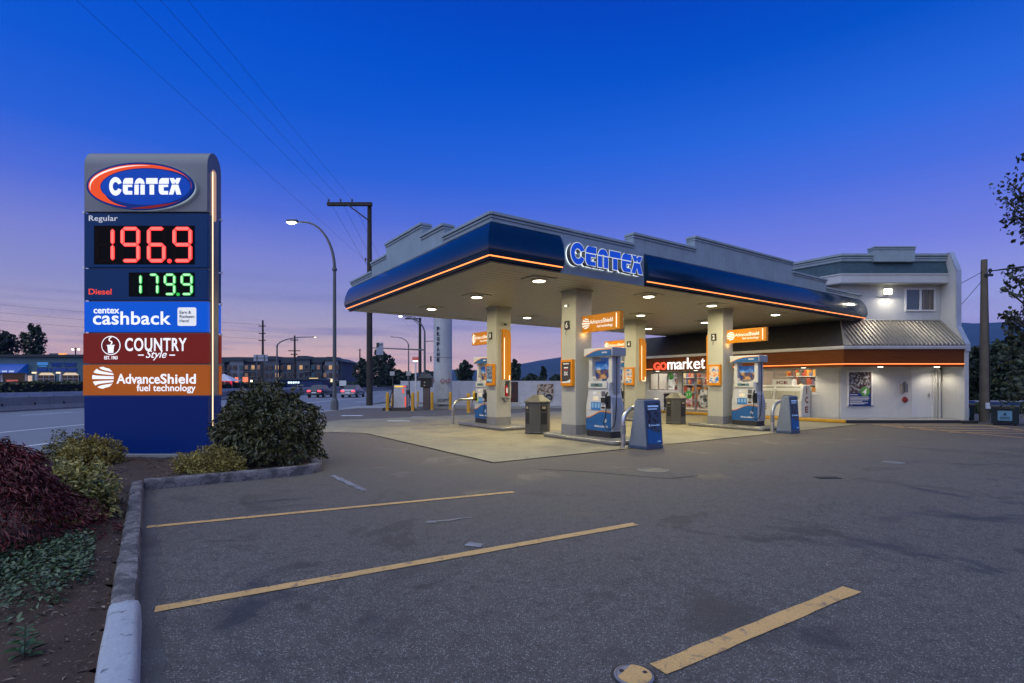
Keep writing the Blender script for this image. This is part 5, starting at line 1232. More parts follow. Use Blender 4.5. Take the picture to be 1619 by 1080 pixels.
def wposter(label, v0, v1, z0, z1, cols, disc=None):
    t = thing('window_poster', label, 'poster', S(18.615, v0, z0), ROT, 'posters in the shop front'); w_ = v1 - v0; h_ = z1 - z0
    b = MB(); b.box(0, .008, 0, w_, 0, h_); b.build('sheet', patchwork('wp' + label[:12], cols, 4.5, es=.15), t, smooth=0)
    if disc: b = MB(); b.flat([arc(-w_ * disc[0], h_ * disc[1], disc[2], 0, 350, 24)], frame(None, -.002, 0, 0, '-x'), .004); b.build('green_disc', mat('poster_green', (.04, .28, .03), emit=(.03, .24, .02), es=.3), t); b = MB(); b.text('2', frame(None, -.007, w_ * disc[0] + .1, h_ * disc[1], '-x'), w=.10, h=.15, bold=.03); b.text('9', frame(None, -.007, w_ * disc[0] - .08, h_ * disc[1] + .02, '-x'), w=.10, h=.13, bold=.03); b.build('numeral', WHITEG, t)
wposter('white poster with a green disc and a dark bottle in the shop window', 9.95, 10.36, 1.24, 2.12, ['#c8ccc8', '#d8dcd8', '#e0e0dc', '#3a4038'], (.60, .86, .19))
wposter('poster with a green disc stuck to the shop door', 8.80, 9.20, .45, 1.15, ['#d0c8c4', '#c8c4c0', '#a04a5a', '#d8d4d0'], (.55, .74, .22))
wposter('dark poster of a person in white on the glass door', 7.86, 8.42, .35, 1.25, ['#12181c', '#3a403c', '#c8c8c0', '#1a242c'])
for i, (v, lab) in enumerate(((3.7, 'shop shelf of bright snack packets behind the wide window'), (8.4, 'shop shelf of mixed goods seen through the glass doors'), (10.9, 'shop shelf of dim goods behind the small windows'))):
    t = thing('shop_shelf', lab, 'shelf', S(20.6, v, .12), ROT, 'shelves inside the shop')
    b = MB(); b.box(.0, .45, -1.1, 1.1, 0, .08); b.box(.40, .45, -1.1, 1.1, .08, 1.85)
    for z in (.5, .95, 1.38, 1.80): b.box(0, .40, -1.1, 1.1, z, z + .03)
    b.build('rack', mat('rack_white', (.6, .6, .58)), t, smooth=0)
    ms = [mat('pack%d' % k, c, rough=.35) for k, c in enumerate(((.42, .08, .03), (.6, .25, .03), (.35, .05, .05), (.5, .42, .2), (.10, .12, .2), (.5, .48, .44), (.12, .10, .08)))]
    b = MB()
    for z in (.08, .53, .98, 1.41, 1.83):
        y = -1.08
        while y < 1.0:
            w_ = random.uniform(.07, .18); h_ = random.uniform(.16, .36); k = random.choice((0, 1, 1, 0, 2, 3, 4, 5, 6)); b.box(.03, .30, y, y + w_ - .012, z + .0005, z + h_, k); y += w_
    o = b.build('packaged_goods', ms, t, smooth=0); o['kind'] = 'stuff'
t = thing('shop_counter', 'lit white shop counter with small orange lamps behind the wide window', 'counter', S(19.6, 4.2, .12), ROT)
b = MB(); b.box(0, .5, -.9, .9, 0, 1.05); b.build('cabinet', FZ, t, smooth=0, bevel=.01); b = MB(); b.box(-.04, .54, -.94, .94, 1.05, 1.09); b.build('worktop', GREYB, t, smooth=0)
for y in (-.6, -.1, .45): b = MB(); b.lathe([(.02, 1.09), (.02, 1.3), (.10, 1.33), (.09, 1.42), (.001, 1.46)], 12, (.2, y, 0)); b.build('jar', mat('jar_orange', (.8, .35, .08), emit=(1, .5, .15), es=.8), t)
# ------------------------------------------------------------------ propane corner and white wall
TANKW = mat('tank_white', (.42, .43, .42), rough=.45, streak=.3, bump=.05)
t = thing('propane_tank', 'tall white upright propane tank with dark vertical lettering', 'tank', (-4.40, 33.0, 0))
b = MB(); b.lathe([(.60, .25), (.60, .9), (.585, .95), (.585, 7.4), (.52, 7.75), (.36, 8.0), (.15, 8.12), (.001, 8.15)], 40); tk = b.build('shell', TANKW, t)
b = MB(); b.lathe([(.64, .12), (.64, .25), (.60, .26)], 32); b.lathe([(.588, 3.2), (.592, 3.21), (.592, 3.23), (.588, 3.24)], 40); b.build('skirt_ring', GREYB, tk)
b = MB()
for i, ch in enumerate('PROPANE'):
    z = H + (HOR - (519.5 + i * 8.15)) / F * 32.4
    ang = math.atan2(-.585 * math.cos(R(18)), -.585 * math.sin(R(18))); x = -.585 * math.sin(R(20)); y = -.585 * math.cos(R(20))
    b.text(ch, Matrix.Translation((x - .02, y - .03, z)) @ Matrix.Rotation(R(-20), 4, 'Z') @ Matrix.Rotation(R(90), 4, 'X'), h=.25, w=.185, bold=.05, depth=.02)
b.build('lettering', mat('propane_ink', (.012, .016, .05), rough=.5), tk)
for x, z, r in ((-.58, 1.75, .17), (.08, 1.75, .17), (.36, 1.72, .12), (.47, 1.75, .13)):
    ang = math.asin(max(-1, min(1, x / .60))); T = Matrix.Translation((.602 * math.sin(ang), -.602 * math.cos(ang) - .02, z)) @ Matrix.Rotation(ang, 4, 'Z') @ Matrix.Rotation(R(90), 4, 'X')
    b = MB(); pl = [(r, 0), (0, r), (-r, 0), (0, -r)] if r > .15 else arc(0, 0, r, 0, 345, 18)
    b.flat([pl], T, .02); o = b.build('hazard_plate', mat('hazard_red', (.28, .03, .03)), tk); b = MB(); b.flat([[(p[0] * .7, p[1] * .7) for p in pl]], T @ Matrix.Translation((0, 0, .021)), .004); o2 = b.build('hazard_field', mat('hazard_pale', (.5, .5, .5)), o)
    b = MB(); b.flat([[(-r * .35, -r * .1), (r * .35, -r * .1), (r * .35, r * .12), (-r * .35, r * .12)]], T @ Matrix.Translation((0, 0, .027)), .004); b.build('hazard_mark', mat('hazard_red', (.28, .03, .03)), o)
t = thing('tank_platform', 'low pale concrete platform with pipework under the propane tank', 'base', (-3.6, 32.9, 0))
b = MB(); b.box(-2.45, 4.2, -.85, 1.0, .0, .13); b.box(-2.35, 4.1, -.8, .95, .13, .16); b.build('slab', WALK, t, smooth=0, bevel=.02)
b = MB(); b.box(-2.45, 4.2, -.86, -.80, .30, .42); b.box(-2.4, -2.3, -.83, -.75, .16, .3); b.box(3.9, 4.0, -.83, -.75, .16, .3); b.build('guard_rail', mat('rail_pale', (.42, .42, .4), streak=.3), t, smooth=0)
b = MB(); b.tube([(-.9, -.6, .2), (-.9, -.6, .6), (-.4, -.6, .6), (-.4, -.3, .6)], .05, 8); b.box(-1.0, -.62, -.84, -.6, .36, .62); b.build('valve', GREYB, t)
t = thing('propane_dispenser', 'white propane dispenser cabinet with a lit yellow and red header', 'dispenser', (-6.55, 30.6, 0))
b = MB(); b.box(-.95, .75, -.6, .6, .0, .17); b.build('plinth', mat('plinth_brown', (.05, .04, .035)), t, smooth=0)
b = MB(); b.box(-.36, .36, -.3, .3, .17, 1.50); o = b.build('cabinet', mat('disp_white', (.5, .5, .52), rough=.4), t, smooth=0, bevel=.02)
b = MB(); b.box(-.30, .20, -.312, -.30, 1.37, 1.45); b.build('header_light', glow('disp_yellow', (1, .62, .05), 1.1), o, smooth=0)
b = MB(); b.box(.2001, .36, -.312, -.30, 1.37, 1.46); b.box(.28, .36, -.312, -.30, .22, .82); b.box(.14, .24, -.312, -.30, 1.02, 1.28); b.build('red_light', glow('disp_red', (1, .10, .05), .9), o, smooth=0)
for sx in (-1, 1):
    b = MB(); b.tube([(sx * .48, 0, .17), (sx * .48, 0, 2.05)], .035, 8); b.tube([(sx * .48, -.1, 1.2), (sx * .62, -.2, .7), (sx * .66, -.2, .3), (sx * .5, -.2, .2)], .03, 8); b.build('pipe_and_hose', DARKT, t)
    b = MB(); b.box(sx * .48 - .16, sx * .48 + .10, -.05, .05, 2.05, 2.3); b.build('top_sign', mat('tag_pale', (.4, .4, .4)), t, smooth=0)
b = MB(); b.box(.40, .56, -.2, -.05, .95, 1.2); b.build('hose_holster', BLK, t, smooth=0, bevel=.02)
t = thing('lit_price_post', 'slim white post carrying a small red lit box', 'post', (-5.72, 30.8, 0))
b = MB(); b.tube([(0, 0, .1), (0, 0, 2.9)], .05, 10); b.build('post', mat('post_white', (.7, .68, .66)), t)
b = MB(); b.box(-.19, .15, -.08, .08, 2.95, 3.16); o = b.build('sign_box', mat('box_red', (.45, .10, .08), emit=(.5, .12, .10), es=.35), t, smooth=0); b = MB(); b.box(-.16, .12, -.07, .07, 2.90, 2.949); b.build('lamp', glow('post_lamp', (1, .9, .8), 2.5), o, smooth=0)
t = thing('payment_kiosk', 'dark payment box on a brown post with a small pitched roof', 'kiosk', (-5.2, 31.6, 0))
b = MB(); b.box(-.20, .20, -.15, .15, .1, 1.35); b.build('post', mat('kiosk_post', (.13, .10, .09)), t, smooth=0, bevel=.01)
b = MB(); b.box(-.34, .34, -.25, .25, 1.35, 1.90); o = b.build('box', mat('kiosk_black', (.02, .018, .018), rough=.4), t, smooth=0, bevel=.02)
b = MB(); b.box(-.12, -.04, -.258, -.25, 1.62, 1.70); b.box(-.14, -.05, -.258, -.25, 1.43, 1.50); b.build('screen', mat('kiosk_screen', (.15, .15, .15), emit=(.3, .25, .2), es=.4), o, smooth=0)
b = MB(); b.prism([(-.45, 1.9001), (.45, 1.9001), (.12, 2.2), (-.30, 2.2)], 'y', -.35, .35); b.build('roof', mat('kiosk_roof', (.10, .11, .11), rough=.7), t, smooth=0)
YB = mat('bollard_yellow', (.60, .32, .02), rough=.55, streak=.4, bump=.1)
pb_ = None
for (px, py, hh, lab) in ((612.5, 650, 1.05, 'yellow bollard at the road end of the propane dispenser'), (619.5, 646, 1.05, 'slightly tilted yellow bollard just behind the one at the road end'), (652.5, 650, 1.07, 'yellow bollard between the dispenser and the white post'), (661, 643, 1.05, 'dull yellow bollard behind the white post'),
                          (683, 648, 1.0, 'yellow bollard in front of the tank edge nearest the dispenser'), (712, 648, 1.0, 'yellow bollard in front of the tank edge nearest the pumps'), (740.5, 653, 1.0, 'yellow bollard seen past the pump at column eight')):
    if pb_ is None:
        tt = thing('bollard', lab, 'bollard', G(px, py), 0, 'yellow bollards round the propane corner'); pb_ = tt
        b = MB(); b.lathe([(.095, 0), (.095, 1.0), (.085, 1.04), (.05, 1.07), (.001, 1.08)], 16); b.build('post', YB, tt)
        b = MB(); b.lathe([(.15, .0), (.14, .02), (.096, .025)], 16); b.build('base', GREYB, tt)
    else:
        tt = copy_tree(pb_); tt.location = G(px, py); tt['label'] = lab
        if 'tilted' in lab: tt.rotation_euler = (R(2), R(7), 0)
t = thing('white_wall', 'long white panel wall closing off the back of the forecourt', 'wall', (2, 35.4, 0))
WALLB = mat('wall_board_white', (.50, .50, .53), rough=.6, streak=.2)
x = -9.6; k = 0
b = MB()
while x < 9.5: b.box(x, x + 1.985, 0, .12, .04, 1.76); x += 2.0
b.build('panel', WALLB, t, smooth=0)
b = MB(); x = -9.6
while x < 9.6: b.box(x - .04, x + .025, .1205, .2, .0, 1.8); x += 2.0
b.build('post', GREYB, t, smooth=0); b = MB(); b.box(-9.6, 9.6, -.015, .13, 0, .0399); b.build('bottom_rail', GREYB, t, smooth=0)
t = thing('wall_banner', 'brown food banner with a black round badge on the white wall', 'banner', P(862, 620, 35.36))
b = MB(); b.box(-.56, .56, -.02, 0, -.35, .55); b.build('sheet', patchwork('banner_food', ['#2a1c18', '#4a3428', '#8a7058', '#c8bcae', '#3a2a20', '#6a4a3a'], 3.2), t, smooth=0)
b = MB(); T = Matrix.Translation((.25, -.022, -.38)) @ Matrix.Rotation(R(90), 4, 'X'); b.flat([arc(0, 0, .25, 0, 350, 24)], T, .006); b.build('badge', mat('badge_black', (.012, .012, .014)), t)
b = MB()
for dz, ww in ((.07, .24), (.0, .30), (-.07, .2)): b.flat([[(-ww / 2, dz - .02), (ww / 2, dz - .02), (ww / 2, dz + .02), (-ww / 2, dz + .02)]], T @ Matrix.Translation((0, 0, .007)), .004)
b.build('badge_print', mat('badge_print_grey', (.3, .3, .3)), t)
t = thing('wall_banner', 'narrow dark banner seen at the edge of column eight', 'banner', P(813, 621, 35.36))
b = MB(); b.box(-.26, .26, -.02, 0, -.75, .75); b.build('sheet', patchwork('banner_dark', ['#101218', '#1c2230', '#4a1c1c', '#20222c'], 2.5), t, smooth=0)

# ------------------------------------------------------------------ street lamps, poles, wires, signal
POLEG = mat('lamp_pole_grey', (.11, .12, .12), rough=.5, metal=.3, streak=.2)
WOOD = mat('pole_wood', (.042, .036, .028), rough=.9, bump=.6, bscale=12, streak=.4, var=.25)
WOOD2 = mat('pole_wood_pale', (.16, .13, .09), rough=.9, bump=.6, bscale=12, streak=.4, var=.25)
def street_lamp(label, loc, h, reach, joint, lit=True, energy=0, col=(1, .95, .85), dirx=-1, r=.09, es=14):
    t = thing('street_lamp', label, 'street lamp', loc)
    b = MB(); b.lathe([(r * 2.6, 0), (r * 2.6, .45), (r * 1.9, .62), (r * 1.35, .7)], 8); b.build('base', POLEG, t, smooth=20)
    n = 14; pts = [(0, 0, .6), (0, 0, joint)]; rs = [r * 1.35, r]
    for i in range(1, n + 1):
        a = R(90 * i / n); pts.append((dirx * reach * .8 * (1 - math.cos(a)), 0, joint + (h - joint) * math.sin(a))); rs.append(r * (1 - .45 * i / n))
    pts.append((dirx * reach, 0, h + .02)); rs.append(r * .5)
    b = MB(); b.tube(pts, rs, 10); b.lathe([(r * 1.5, joint - .08), (r * 1.7, joint), (r * 1.5, joint + .08)], 12); b.build('pole', POLEG, t)
    b = MB(); x0, x1 = sorted((dirx * reach * .96, dirx * (reach + .55))); b.prism(rrect(x0, x1, -.17, .17, .1, 4), 'z', h - .02, h + .13); hd = b.build('lamp_head', POLEG, t, smooth=40, bevel=.02)
    if lit:
        b = MB(); c = dirx * (reach + .30); b.lathe([(.001, -.14), (.10, -.12), (.2, -.06), (.24, -.019)], 16, (c, 0, h)); b.v = [((x - c) * 1.2 + c, y * .8, z) for x, y, z in b.v]; b.build('lens', glow('street_lens_%d' % int(es), col, es), hd)
        if energy: lamp('street_light', 'POINT', (dirx * (reach + .3), 0, h - .25), energy, col, t, .15)
    return t
street_lamp('tall curved street lamp with a lit white head beside the road, nearest the price sign', G(529, 648), 11.3, 2.3, 8.45, energy=90, es=9)
street_lamp('distant lit street lamp rising above the flats by the road sign', P(438, 604, 120), 10.4, 1.7 * 5, 8.2, col=(1, .85, .6), dirx=1, r=.16, es=6)
street_lamp('distant unlit street lamp behind the propane post, next to the signal pole', P(646, 600, 118), 9.6, 3.6, 7.6, lit=False, r=.12)
street_lamp('small distant lamp with an orange glow at the end of the flats', P(566, 602, 150), 3.6, .3, 3.0, col=(1, .42, .10), r=.12, es=12)
def insulator(b, x, y, z): b.lathe([(.03, 0), (.03, .10), (.07, .11), (.05, .16), (.075, .18), (.04, .25), (.001, .27)], 10, (x, y, z))
def upole(label, loc, h, arms, r=.17, m=WOOD, brace=False):
    t = thing('utility_pole', label, 'utility pole', loc)
    b = MB(); b.tube([(0, 0, -.02), (0, 0, h * .5), (0, 0, h)], [r * 1.25, r * 1.05, r * .8], 12); b.build('pole', m, t)
    for (z, x0, x1, th, ins) in arms:
        b = MB(); b.box(x0, x1, -r - th, -r * .75, z - th * .5, z + th * .5); a = b.build('crossarm', m, t, smooth=0)
        if ins:
            b = MB()
            for x in ins: insulator(b, x, -r - th * .5, z + th * .5)
            b.build('insulator', mat('insulator_dark', (.05, .04, .04), rough=.3), a)
        if brace: b = MB(); b.tube([(x0 * .5, -r - th, z - th * .3), (0, -r - .05, z - 1.15)], .05, 6); b.build('brace', DARKT, a)
    return t
PX, PY = -10.3, 37.5
up1 = upole('tall dark utility pole with a one-sided crossarm standing by the road', (PX, PY, 0), 14.65, [(14.45, -2.95, .25, .22, (-2.85, -2.0, -1.18))], .19, brace=True)
upole('distant utility pole of three short crossarms behind the flats sign', P(415.5, 606, 140).xy.to_3d(), 18.6, [(17.0, -.9, .9, .22, (-.8, .8)), (15.0, -.9, .9, .22, (-.8, .8)), (13.1, -.9, .9, .22, (-.8, .8))], .28)
upole('distant utility pole of wide crossarms in front of the flats', P(466, 606, 125).xy.to_3d(), 13.1, [(12.0, -.9, .9, .22, (-.8, .8)), (9.4, -1.4, 1.4, .2, ()), (8.5, -.8, .8, .2, (-.6, .6))], .24)
upole('thin far utility pole behind the second car', P(569, 606, 150).xy.to_3d(), 11.6, [(11.2, -.6, .6, .1, ())], .2)
up2 = upole('dark utility pole with a lamp arm rising beyond the propane post', P(664, 606, 92).xy.to_3d(), 13.2, [(13.0, -2.6, .3, .2, (-2.4, -1.6, -.8))], .26, brace=True)
b = MB(); b.tube([(0, -.2, 12.2), (-1.0, -.2, 13.3), (-2.5, -.2, 13.5), (-3.2, -.2, 13.45)], .07, 8); la = b.build('lamp_arm', POLEG, up2); b = MB(); b.lathe([(.001, -.1), (.3, -.05), (.34, .06), (.001, .12)], 12, (-3.4, -.2, 13.42)); b.build('lamp_head', glow('far_lamp', (1, .95, .85), 7), la)
t = thing('traffic_signal_mast', 'traffic signal mast with a long arm over the road, curved lamp on top', 'traffic signal', P(671.5, 606, 84).xy.to_3d())
b = MB(); n = 10; b.tube([(0, 0, 0), (0, 0, 9.6)] + [(-2.9 * (1 - math.cos(R(9 * i))), 0, 9.6 + 2.6 * math.sin(R(9 * i))) for i in range(1, 11)], [.2, .15] + [.12] * 10, 10); b.build('pole', POLEG, t)
b = MB(); b.tube([(0, 0, 7.0), (-4, 0, 7.15), (-9.2, 0, 7.35)], [.13, .1, .07], 8); ar = b.build('mast_arm', POLEG, t)
b = MB(); b.tube([(0, 0, 8.4), (2.2, 0, 8.45)], .06, 6); b.box(2.1, 2.35, -.15, .15, 8.2, 8.9); b.box(.9, 1.1, -.15, .15, 5.1, 6.0); b.build('side_signal', DARKT, t, smooth=0)
t = thing('hanging_road_sign', 'small blue and white sign panel hung from the signal arm', 'sign', P(600.5, 551.5, 83.7))
b = MB(); b.box(-.56, .56, -.03, .03, -1.0, .05); o = b.build('panel', mat('road_sign_grey', (.30, .33, .38), rough=.5), t, smooth=0); b = MB(); b.box(-.55, -.10, -.04, -.031, .25, .95); b.build('dark_panel', DARKT, o, smooth=0)
b = MB(); b.box(-.56, .56, -.03, .03, .06, 1.0); b.build('upper_panel', mat('road_sign_grey', (.3, .33, .38)), t, smooth=0); b = MB(); b.box(-.08, .50, -.04, -.031, .55, .70); b.lathe([(.12, 0), (.12, .01), (.001, .011)], 12, (0, 0, -.75)); b.build('marks', DARKT, o, smooth=0)
t = thing('highway_sign_back', 'back of a pale road sign on two posts before the flats', 'road sign', P(412, 606, 110).xy.to_3d())
b = MB(); b.box(-1.5, 1.5, 0, .06, 6.3, 7.65); b.build('panel', mat('sign_back_alu', (.32, .36, .42), rough=.5, metal=.3), t, smooth=0)
b = MB(); b.box(-.85, -.7, -.12, 0, 0, 7.6); b.box(.7, .85, -.12, 0, 0, 7.6); b.box(-1.5, 1.5, -.06, -.001, 6.9, 7.0); b.build('post', POLEG, t, smooth=0)
t = thing('lot_lamp', 'twin headed parking lot lamp above the dark blue store roof', 'lamp', P(119.5, 606, 88).xy.to_3d())
b = MB(); b.tube([(0, 0, 0), (0, 0, 7.6)], .09, 8); b.tube([(-.5, 0, 7.5), (.5, 0, 7.5)], .05, 6); b.build('pole', DARKT, t)
for sx in (-1, 1): b = MB(); b.lathe([(.001, -.14), (.15, -.08), (.16, .05), (.001, .1)], 12, (sx * .5, 0, 7.35)); b.build('lamp_head', glow('lot_lens', (1, .86, .58), 7), t)
WIRE = mat('wire_black', (.012, .012, .014), rough=.6)
def wire(label, p, q, sag, r=.0062, n=28, group='overhead wires along the road'):
    t = MB(); p = Vector(p); q = Vector(q)
    t.tube([p.lerp(q, i / n) - Vector((0, 0, sag * 4 * (i / n) * (1 - i / n))) for i in range(n + 1)], r, 5)
    return tag(t.build('overhead_wire', WIRE, smooth=180), label, 'wire', group)
for x, xb, lab in ((-2.85, -13.0, 'overhead wire from the crossarm tip of the tall roadside pole'), (-2.0, -12.0, 'overhead wire from the middle insulator of the tall roadside pole'), (-1.18, -10.9, 'overhead wire from the innermost insulator of the tall roadside pole')):
    wire(lab, (PX + x, PY - .3, 14.8), (xb + .3, -8, 14.9), .12); wire(lab.replace('overhead wire', 'far span of the wire'), (PX + x, PY - .3, 14.8), (up2.location.x + x, up2.location.y, 13.4), .7, .009)
wire('lower overhead wire fixed to a knob midway up the tall pole', (PX - .35, PY, 10.5), (-9.4, -8, 10.4), .10, .004); wire('lower overhead wire running on past the tall pole', (PX - .35, PY, 10.5), (up2.location.x, up2.location.y, 9.5), .6, .009)
for k, (z0, z1) in enumerate(((17.2, 15.5), (15.2, 13.6), (13.3, 11.6))):
    for s_ in (-.8, .8):
        wire('far thin wire %s on the three-armed pole, %s strand' % (('highest', 'middle', 'lowest')[k], 'near' if s_ < 0 else 'far'), (P(415.5, 606, 140).x + s_, 140, z0 + .2), (-190, 118, z1 + 12), 1.2, .014, group='thin wires of the far poles')
b = MB(); insulator(b, -.28, 0, 10.4); b.build('knob', DARKT, up1)

# ------------------------------------------------------------------ trees and shrubs
LEAFD = mat('leaf_dark_green', (.010, .018, .009), col2=(.032, .048, .020), rough=.5, attr=True, scale=1.2)
LEAFM = mat('leaf_mid_green', (.018, .032, .012), col2=(.055, .085, .030), rough=.55, attr=True, scale=.5)
CONI = mat('leaf_conifer', (.012, .024, .014), col2=(.040, .062, .030), rough=.7, attr=True, scale=.6)
BARK = mat('bark_brown', (.06, .045, .035), rough=.95, bump=.8, bscale=14)
def tree(label, loc, h, rad, n=2600, leaf=.5, m=None, kind='round', trunk=.25, clumps=26, group=None, name='tree', base=.22):
    m = m or LEAFM; t = thing(name, label, 'tree', loc, 0, group)
    b = MB(); b.tube([(0, 0, -.1), (.05, 0, h * .35), (-.03, .04, h * .75)], [trunk, trunk * .75, trunk * .25], 8)
    C = []
    for i in range(clumps):
        f = (i + .5) / clumps; z = h * (base + (1 - base) * f)
        if kind == 'cone': rr = rad * (1 - f) ** .8 + .15
        elif kind == 'poplar': rr = rad * (math.sin(math.pi * min(1, .12 + .88 * (1 - f))) ** .6) * (1 if f < .8 else .7)
        else: rr = rad * math.sqrt(max(.08, 1 - (2 * f - .9) ** 2 if f > .45 else 1 - (1 - f / .45) ** 2 * .7))
        a = i * 2.39996 + random.uniform(-.5, .5); q = rr * random.uniform(.35, .95)
        C.append((q * math.cos(a), q * math.sin(a), z, rr * random.uniform(.38, .62)))
        if i % 2 == 0: b.tube([(0, 0, z * .72), (q * .5 * math.cos(a), q * .5 * math.sin(a), z * .88), (q * math.cos(a), q * math.sin(a), z)], [trunk * .3, trunk * .2, trunk * .06], 5)
    b.build('trunk', BARK, t)
    C = np.array(C); k = rng.integers(0, len(C), n); d = rdirs(n); rr = rng.random(n)[:, None] ** .45
    pos = C[k, :3] + d * rr * C[k, 3:4] * np.array([1, 1, .8 if kind != 'poplar' else 1.7])
    D = rdirs(n); D[:, 2] -= .35; N = d + rng.normal(size=(n, 3)) * .5; N[:, 2] += .4
    sz = leaf * rng.uniform(.6, 1.25, n); leaf_mesh('crown', pos, D, N, sz, sz * .6, m, t); return t
tree('dark leafy tree at the picture edge behind the far road', P(-16, 606, 96).xy.to_3d(), 12.0, 4.3, 4200, .75, LEAFD)
tree('tall narrow poplar-like tree behind the dark blue store', P(53, 606, 100).xy.to_3d(), 12.6, 1.9, 3000, .55, LEAFM, 'poplar')
tree('low spreading tree beside the tall narrow one behind the store', P(70, 606, 104).xy.to_3d(), 6.6, 2.0, 1300, .6, LEAFM)
tree('dark evergreen between the second car and the tall pole', P(573, 606, 135).xy.to_3d(), 8.0, 2.1, 1700, .7, CONI, base=.05)
tree('dark evergreen under the sign hung from the signal arm', P(600, 606, 120).xy.to_3d(), 8.9, 2.2, 2400, .6, CONI, 'poplar', base=.05)
tree('dark bushy evergreen joined to the tree under the hung sign', P(613, 606, 126).xy.to_3d(), 8.6, 2.2, 2000, .6, CONI, base=.05)
for px, Y, h, r, lab in ((632, 125, 4.6, 2.6, 'low dark tree behind the propane dispenser'), (647, 140, 4.2, 2.6, 'low dark tree behind the white lit post'), (676, 130, 4.6, 2.2, 'low dark tree between the signal pole and the tank'),
                         (737, 84, 5.2, 1.35, 'round dark tree above the white wall beside the pump at column eight'), (814, 80, 5.2, 1.0, 'dark tree showing at the edge of column eight'), (840, 120, 3.6, 1.8, 'low dark tree above the white wall'), (859, 110, 5.0, 1.0, 'small pointed dark tree above the banner wall'), (880, 130, 3.6, 2, 'low dark tree next to column six')):
    tree(lab, P(px, 606, Y).xy.to_3d(), h, r, 1700, .55 if Y < 100 else .8, CONI, 'cone' if 'pointed' in lab else 'round', group='dark trees beyond the white wall', base=.06)
# wood beyond the shop
for px, Y, h, r, m, lab in ((1530, 40, 4.6, 1.6, LEAFD, 'dense dark tree directly behind the shop corner'), (1548, 46, 4.3, 2.4, LEAFD, 'dark tree just behind the pale utility pole'), (1574, 42, 4.5, 2.4, LEAFD, 'dark tree behind the larger blue bin'),
                            (1604, 38, 4.9, 2.2, LEAFM, 'lighter green tree behind the bins near the picture edge'), (1668, 36, 8.5, 3.0, LEAFD, 'tall dark tree at the edge of the wood')):
    tree(lab, P(px, 606, Y).xy.to_3d(), h, r, 4200, .34, m, group='trees of the wood behind the shop', base=.02, trunk=.18)
# big tree beside the parking lot: only its outer branches reach into the view
t = thing('maple_tree', 'near broadleaf tree whose outer branches hang in front of the wood and sky', 'tree', (15.6, 14.6, 0))
b = MB(); b.tube([(0, 0, -.1), (.05, .05, 3), (-.1, 0, 6.5), (0, .1, 9.5)], [.26, .21, .14, .04], 12); LP = []; tips = []
tgt = [(1599, 292, 14, .42), (1612, 312, 14.4, .5), (1592, 318, 13.6, .18), (1610, 345, 14.2, .5), (1601, 338, 14, .35), (1616, 372, 14, .22), (1617, 250, 14.3, .14), (1604, 437, 13.9, .38), (1596, 432, 13.6, .15), (1612, 452, 14.1, .32), (1590, 457, 13.5, .16), (1612, 466, 13.8, .15), (1608, 502, 13.8, .38), (1598, 497, 13.5, .15), (1586, 496, 13.4, .13), (1611, 530, 14, .42), (1598, 520, 13.8, .2), (1614, 560, 14.1, .5), (1596, 556, 14, .28), (1606, 590, 14, .5), (1600, 615, 14.2, .42), (1615, 630, 14, .5), (1660, 335, 14.6, .6), (1668, 425, 14.6, .6), (1672, 520, 14.6, .7), (1700, 260, 14.8, 1.0), (1720, 200, 14.8, 1.2), (1770, 350, 14.8, 1.5), (1770, 500, 15, 1.5), (1810, 420, 15, 1.6), (1695, 600, 14.6, .9), (1850, 300, 15, 1.6), (1800, 180, 15.4, 1.4), (1770, 570, 15.2, 1.2)]
for (px, py, Y, r) in tgt:
    p = P(px, py, Y) - t.location; a = Vector((0, 0, max(2.0, p.z - .9 - .25 * abs(p.x)))); mid = a.lerp(p, .55) + Vector((0, 0, .18))
    b.tube([a, mid, p], [.05, .03, .012], 5); tips.append((p, mid, r))
b.build('trunk', BARK, t); pos = []; 
for (p, mid, r) in tips:
    k = int(130 * r ** 1.5) + 7 if r < .75 else int(700 * r * r)
    for _ in range(k):
        f = abs(random.gauss(0, .5)); d = Vector(rdirs(1)[0]); pos.append(tuple(p + d * r * random.random() ** .5 * Vector((1, 1, .8)).length / 1.6))
    for _ in range(6): pos.append(tuple(p.lerp(mid, random.random() * .5) + Vector(rdirs(1)[0]) * .08))
pos = np.array(pos); n = len(pos); D = rdirs(n); D[:, 2] -= .7; N = rng.normal(size=(n, 3)); N[:, 2] += .6; sz = .125 * rng.uniform(.7, 1.25, n)
leaf_mesh('crown', pos, D, N, sz, sz * .72, mat('leaf_maple_green', (.010, .018, .008), col2=(.032, .050, .018), rough=.5, attr=True, scale=3), t)

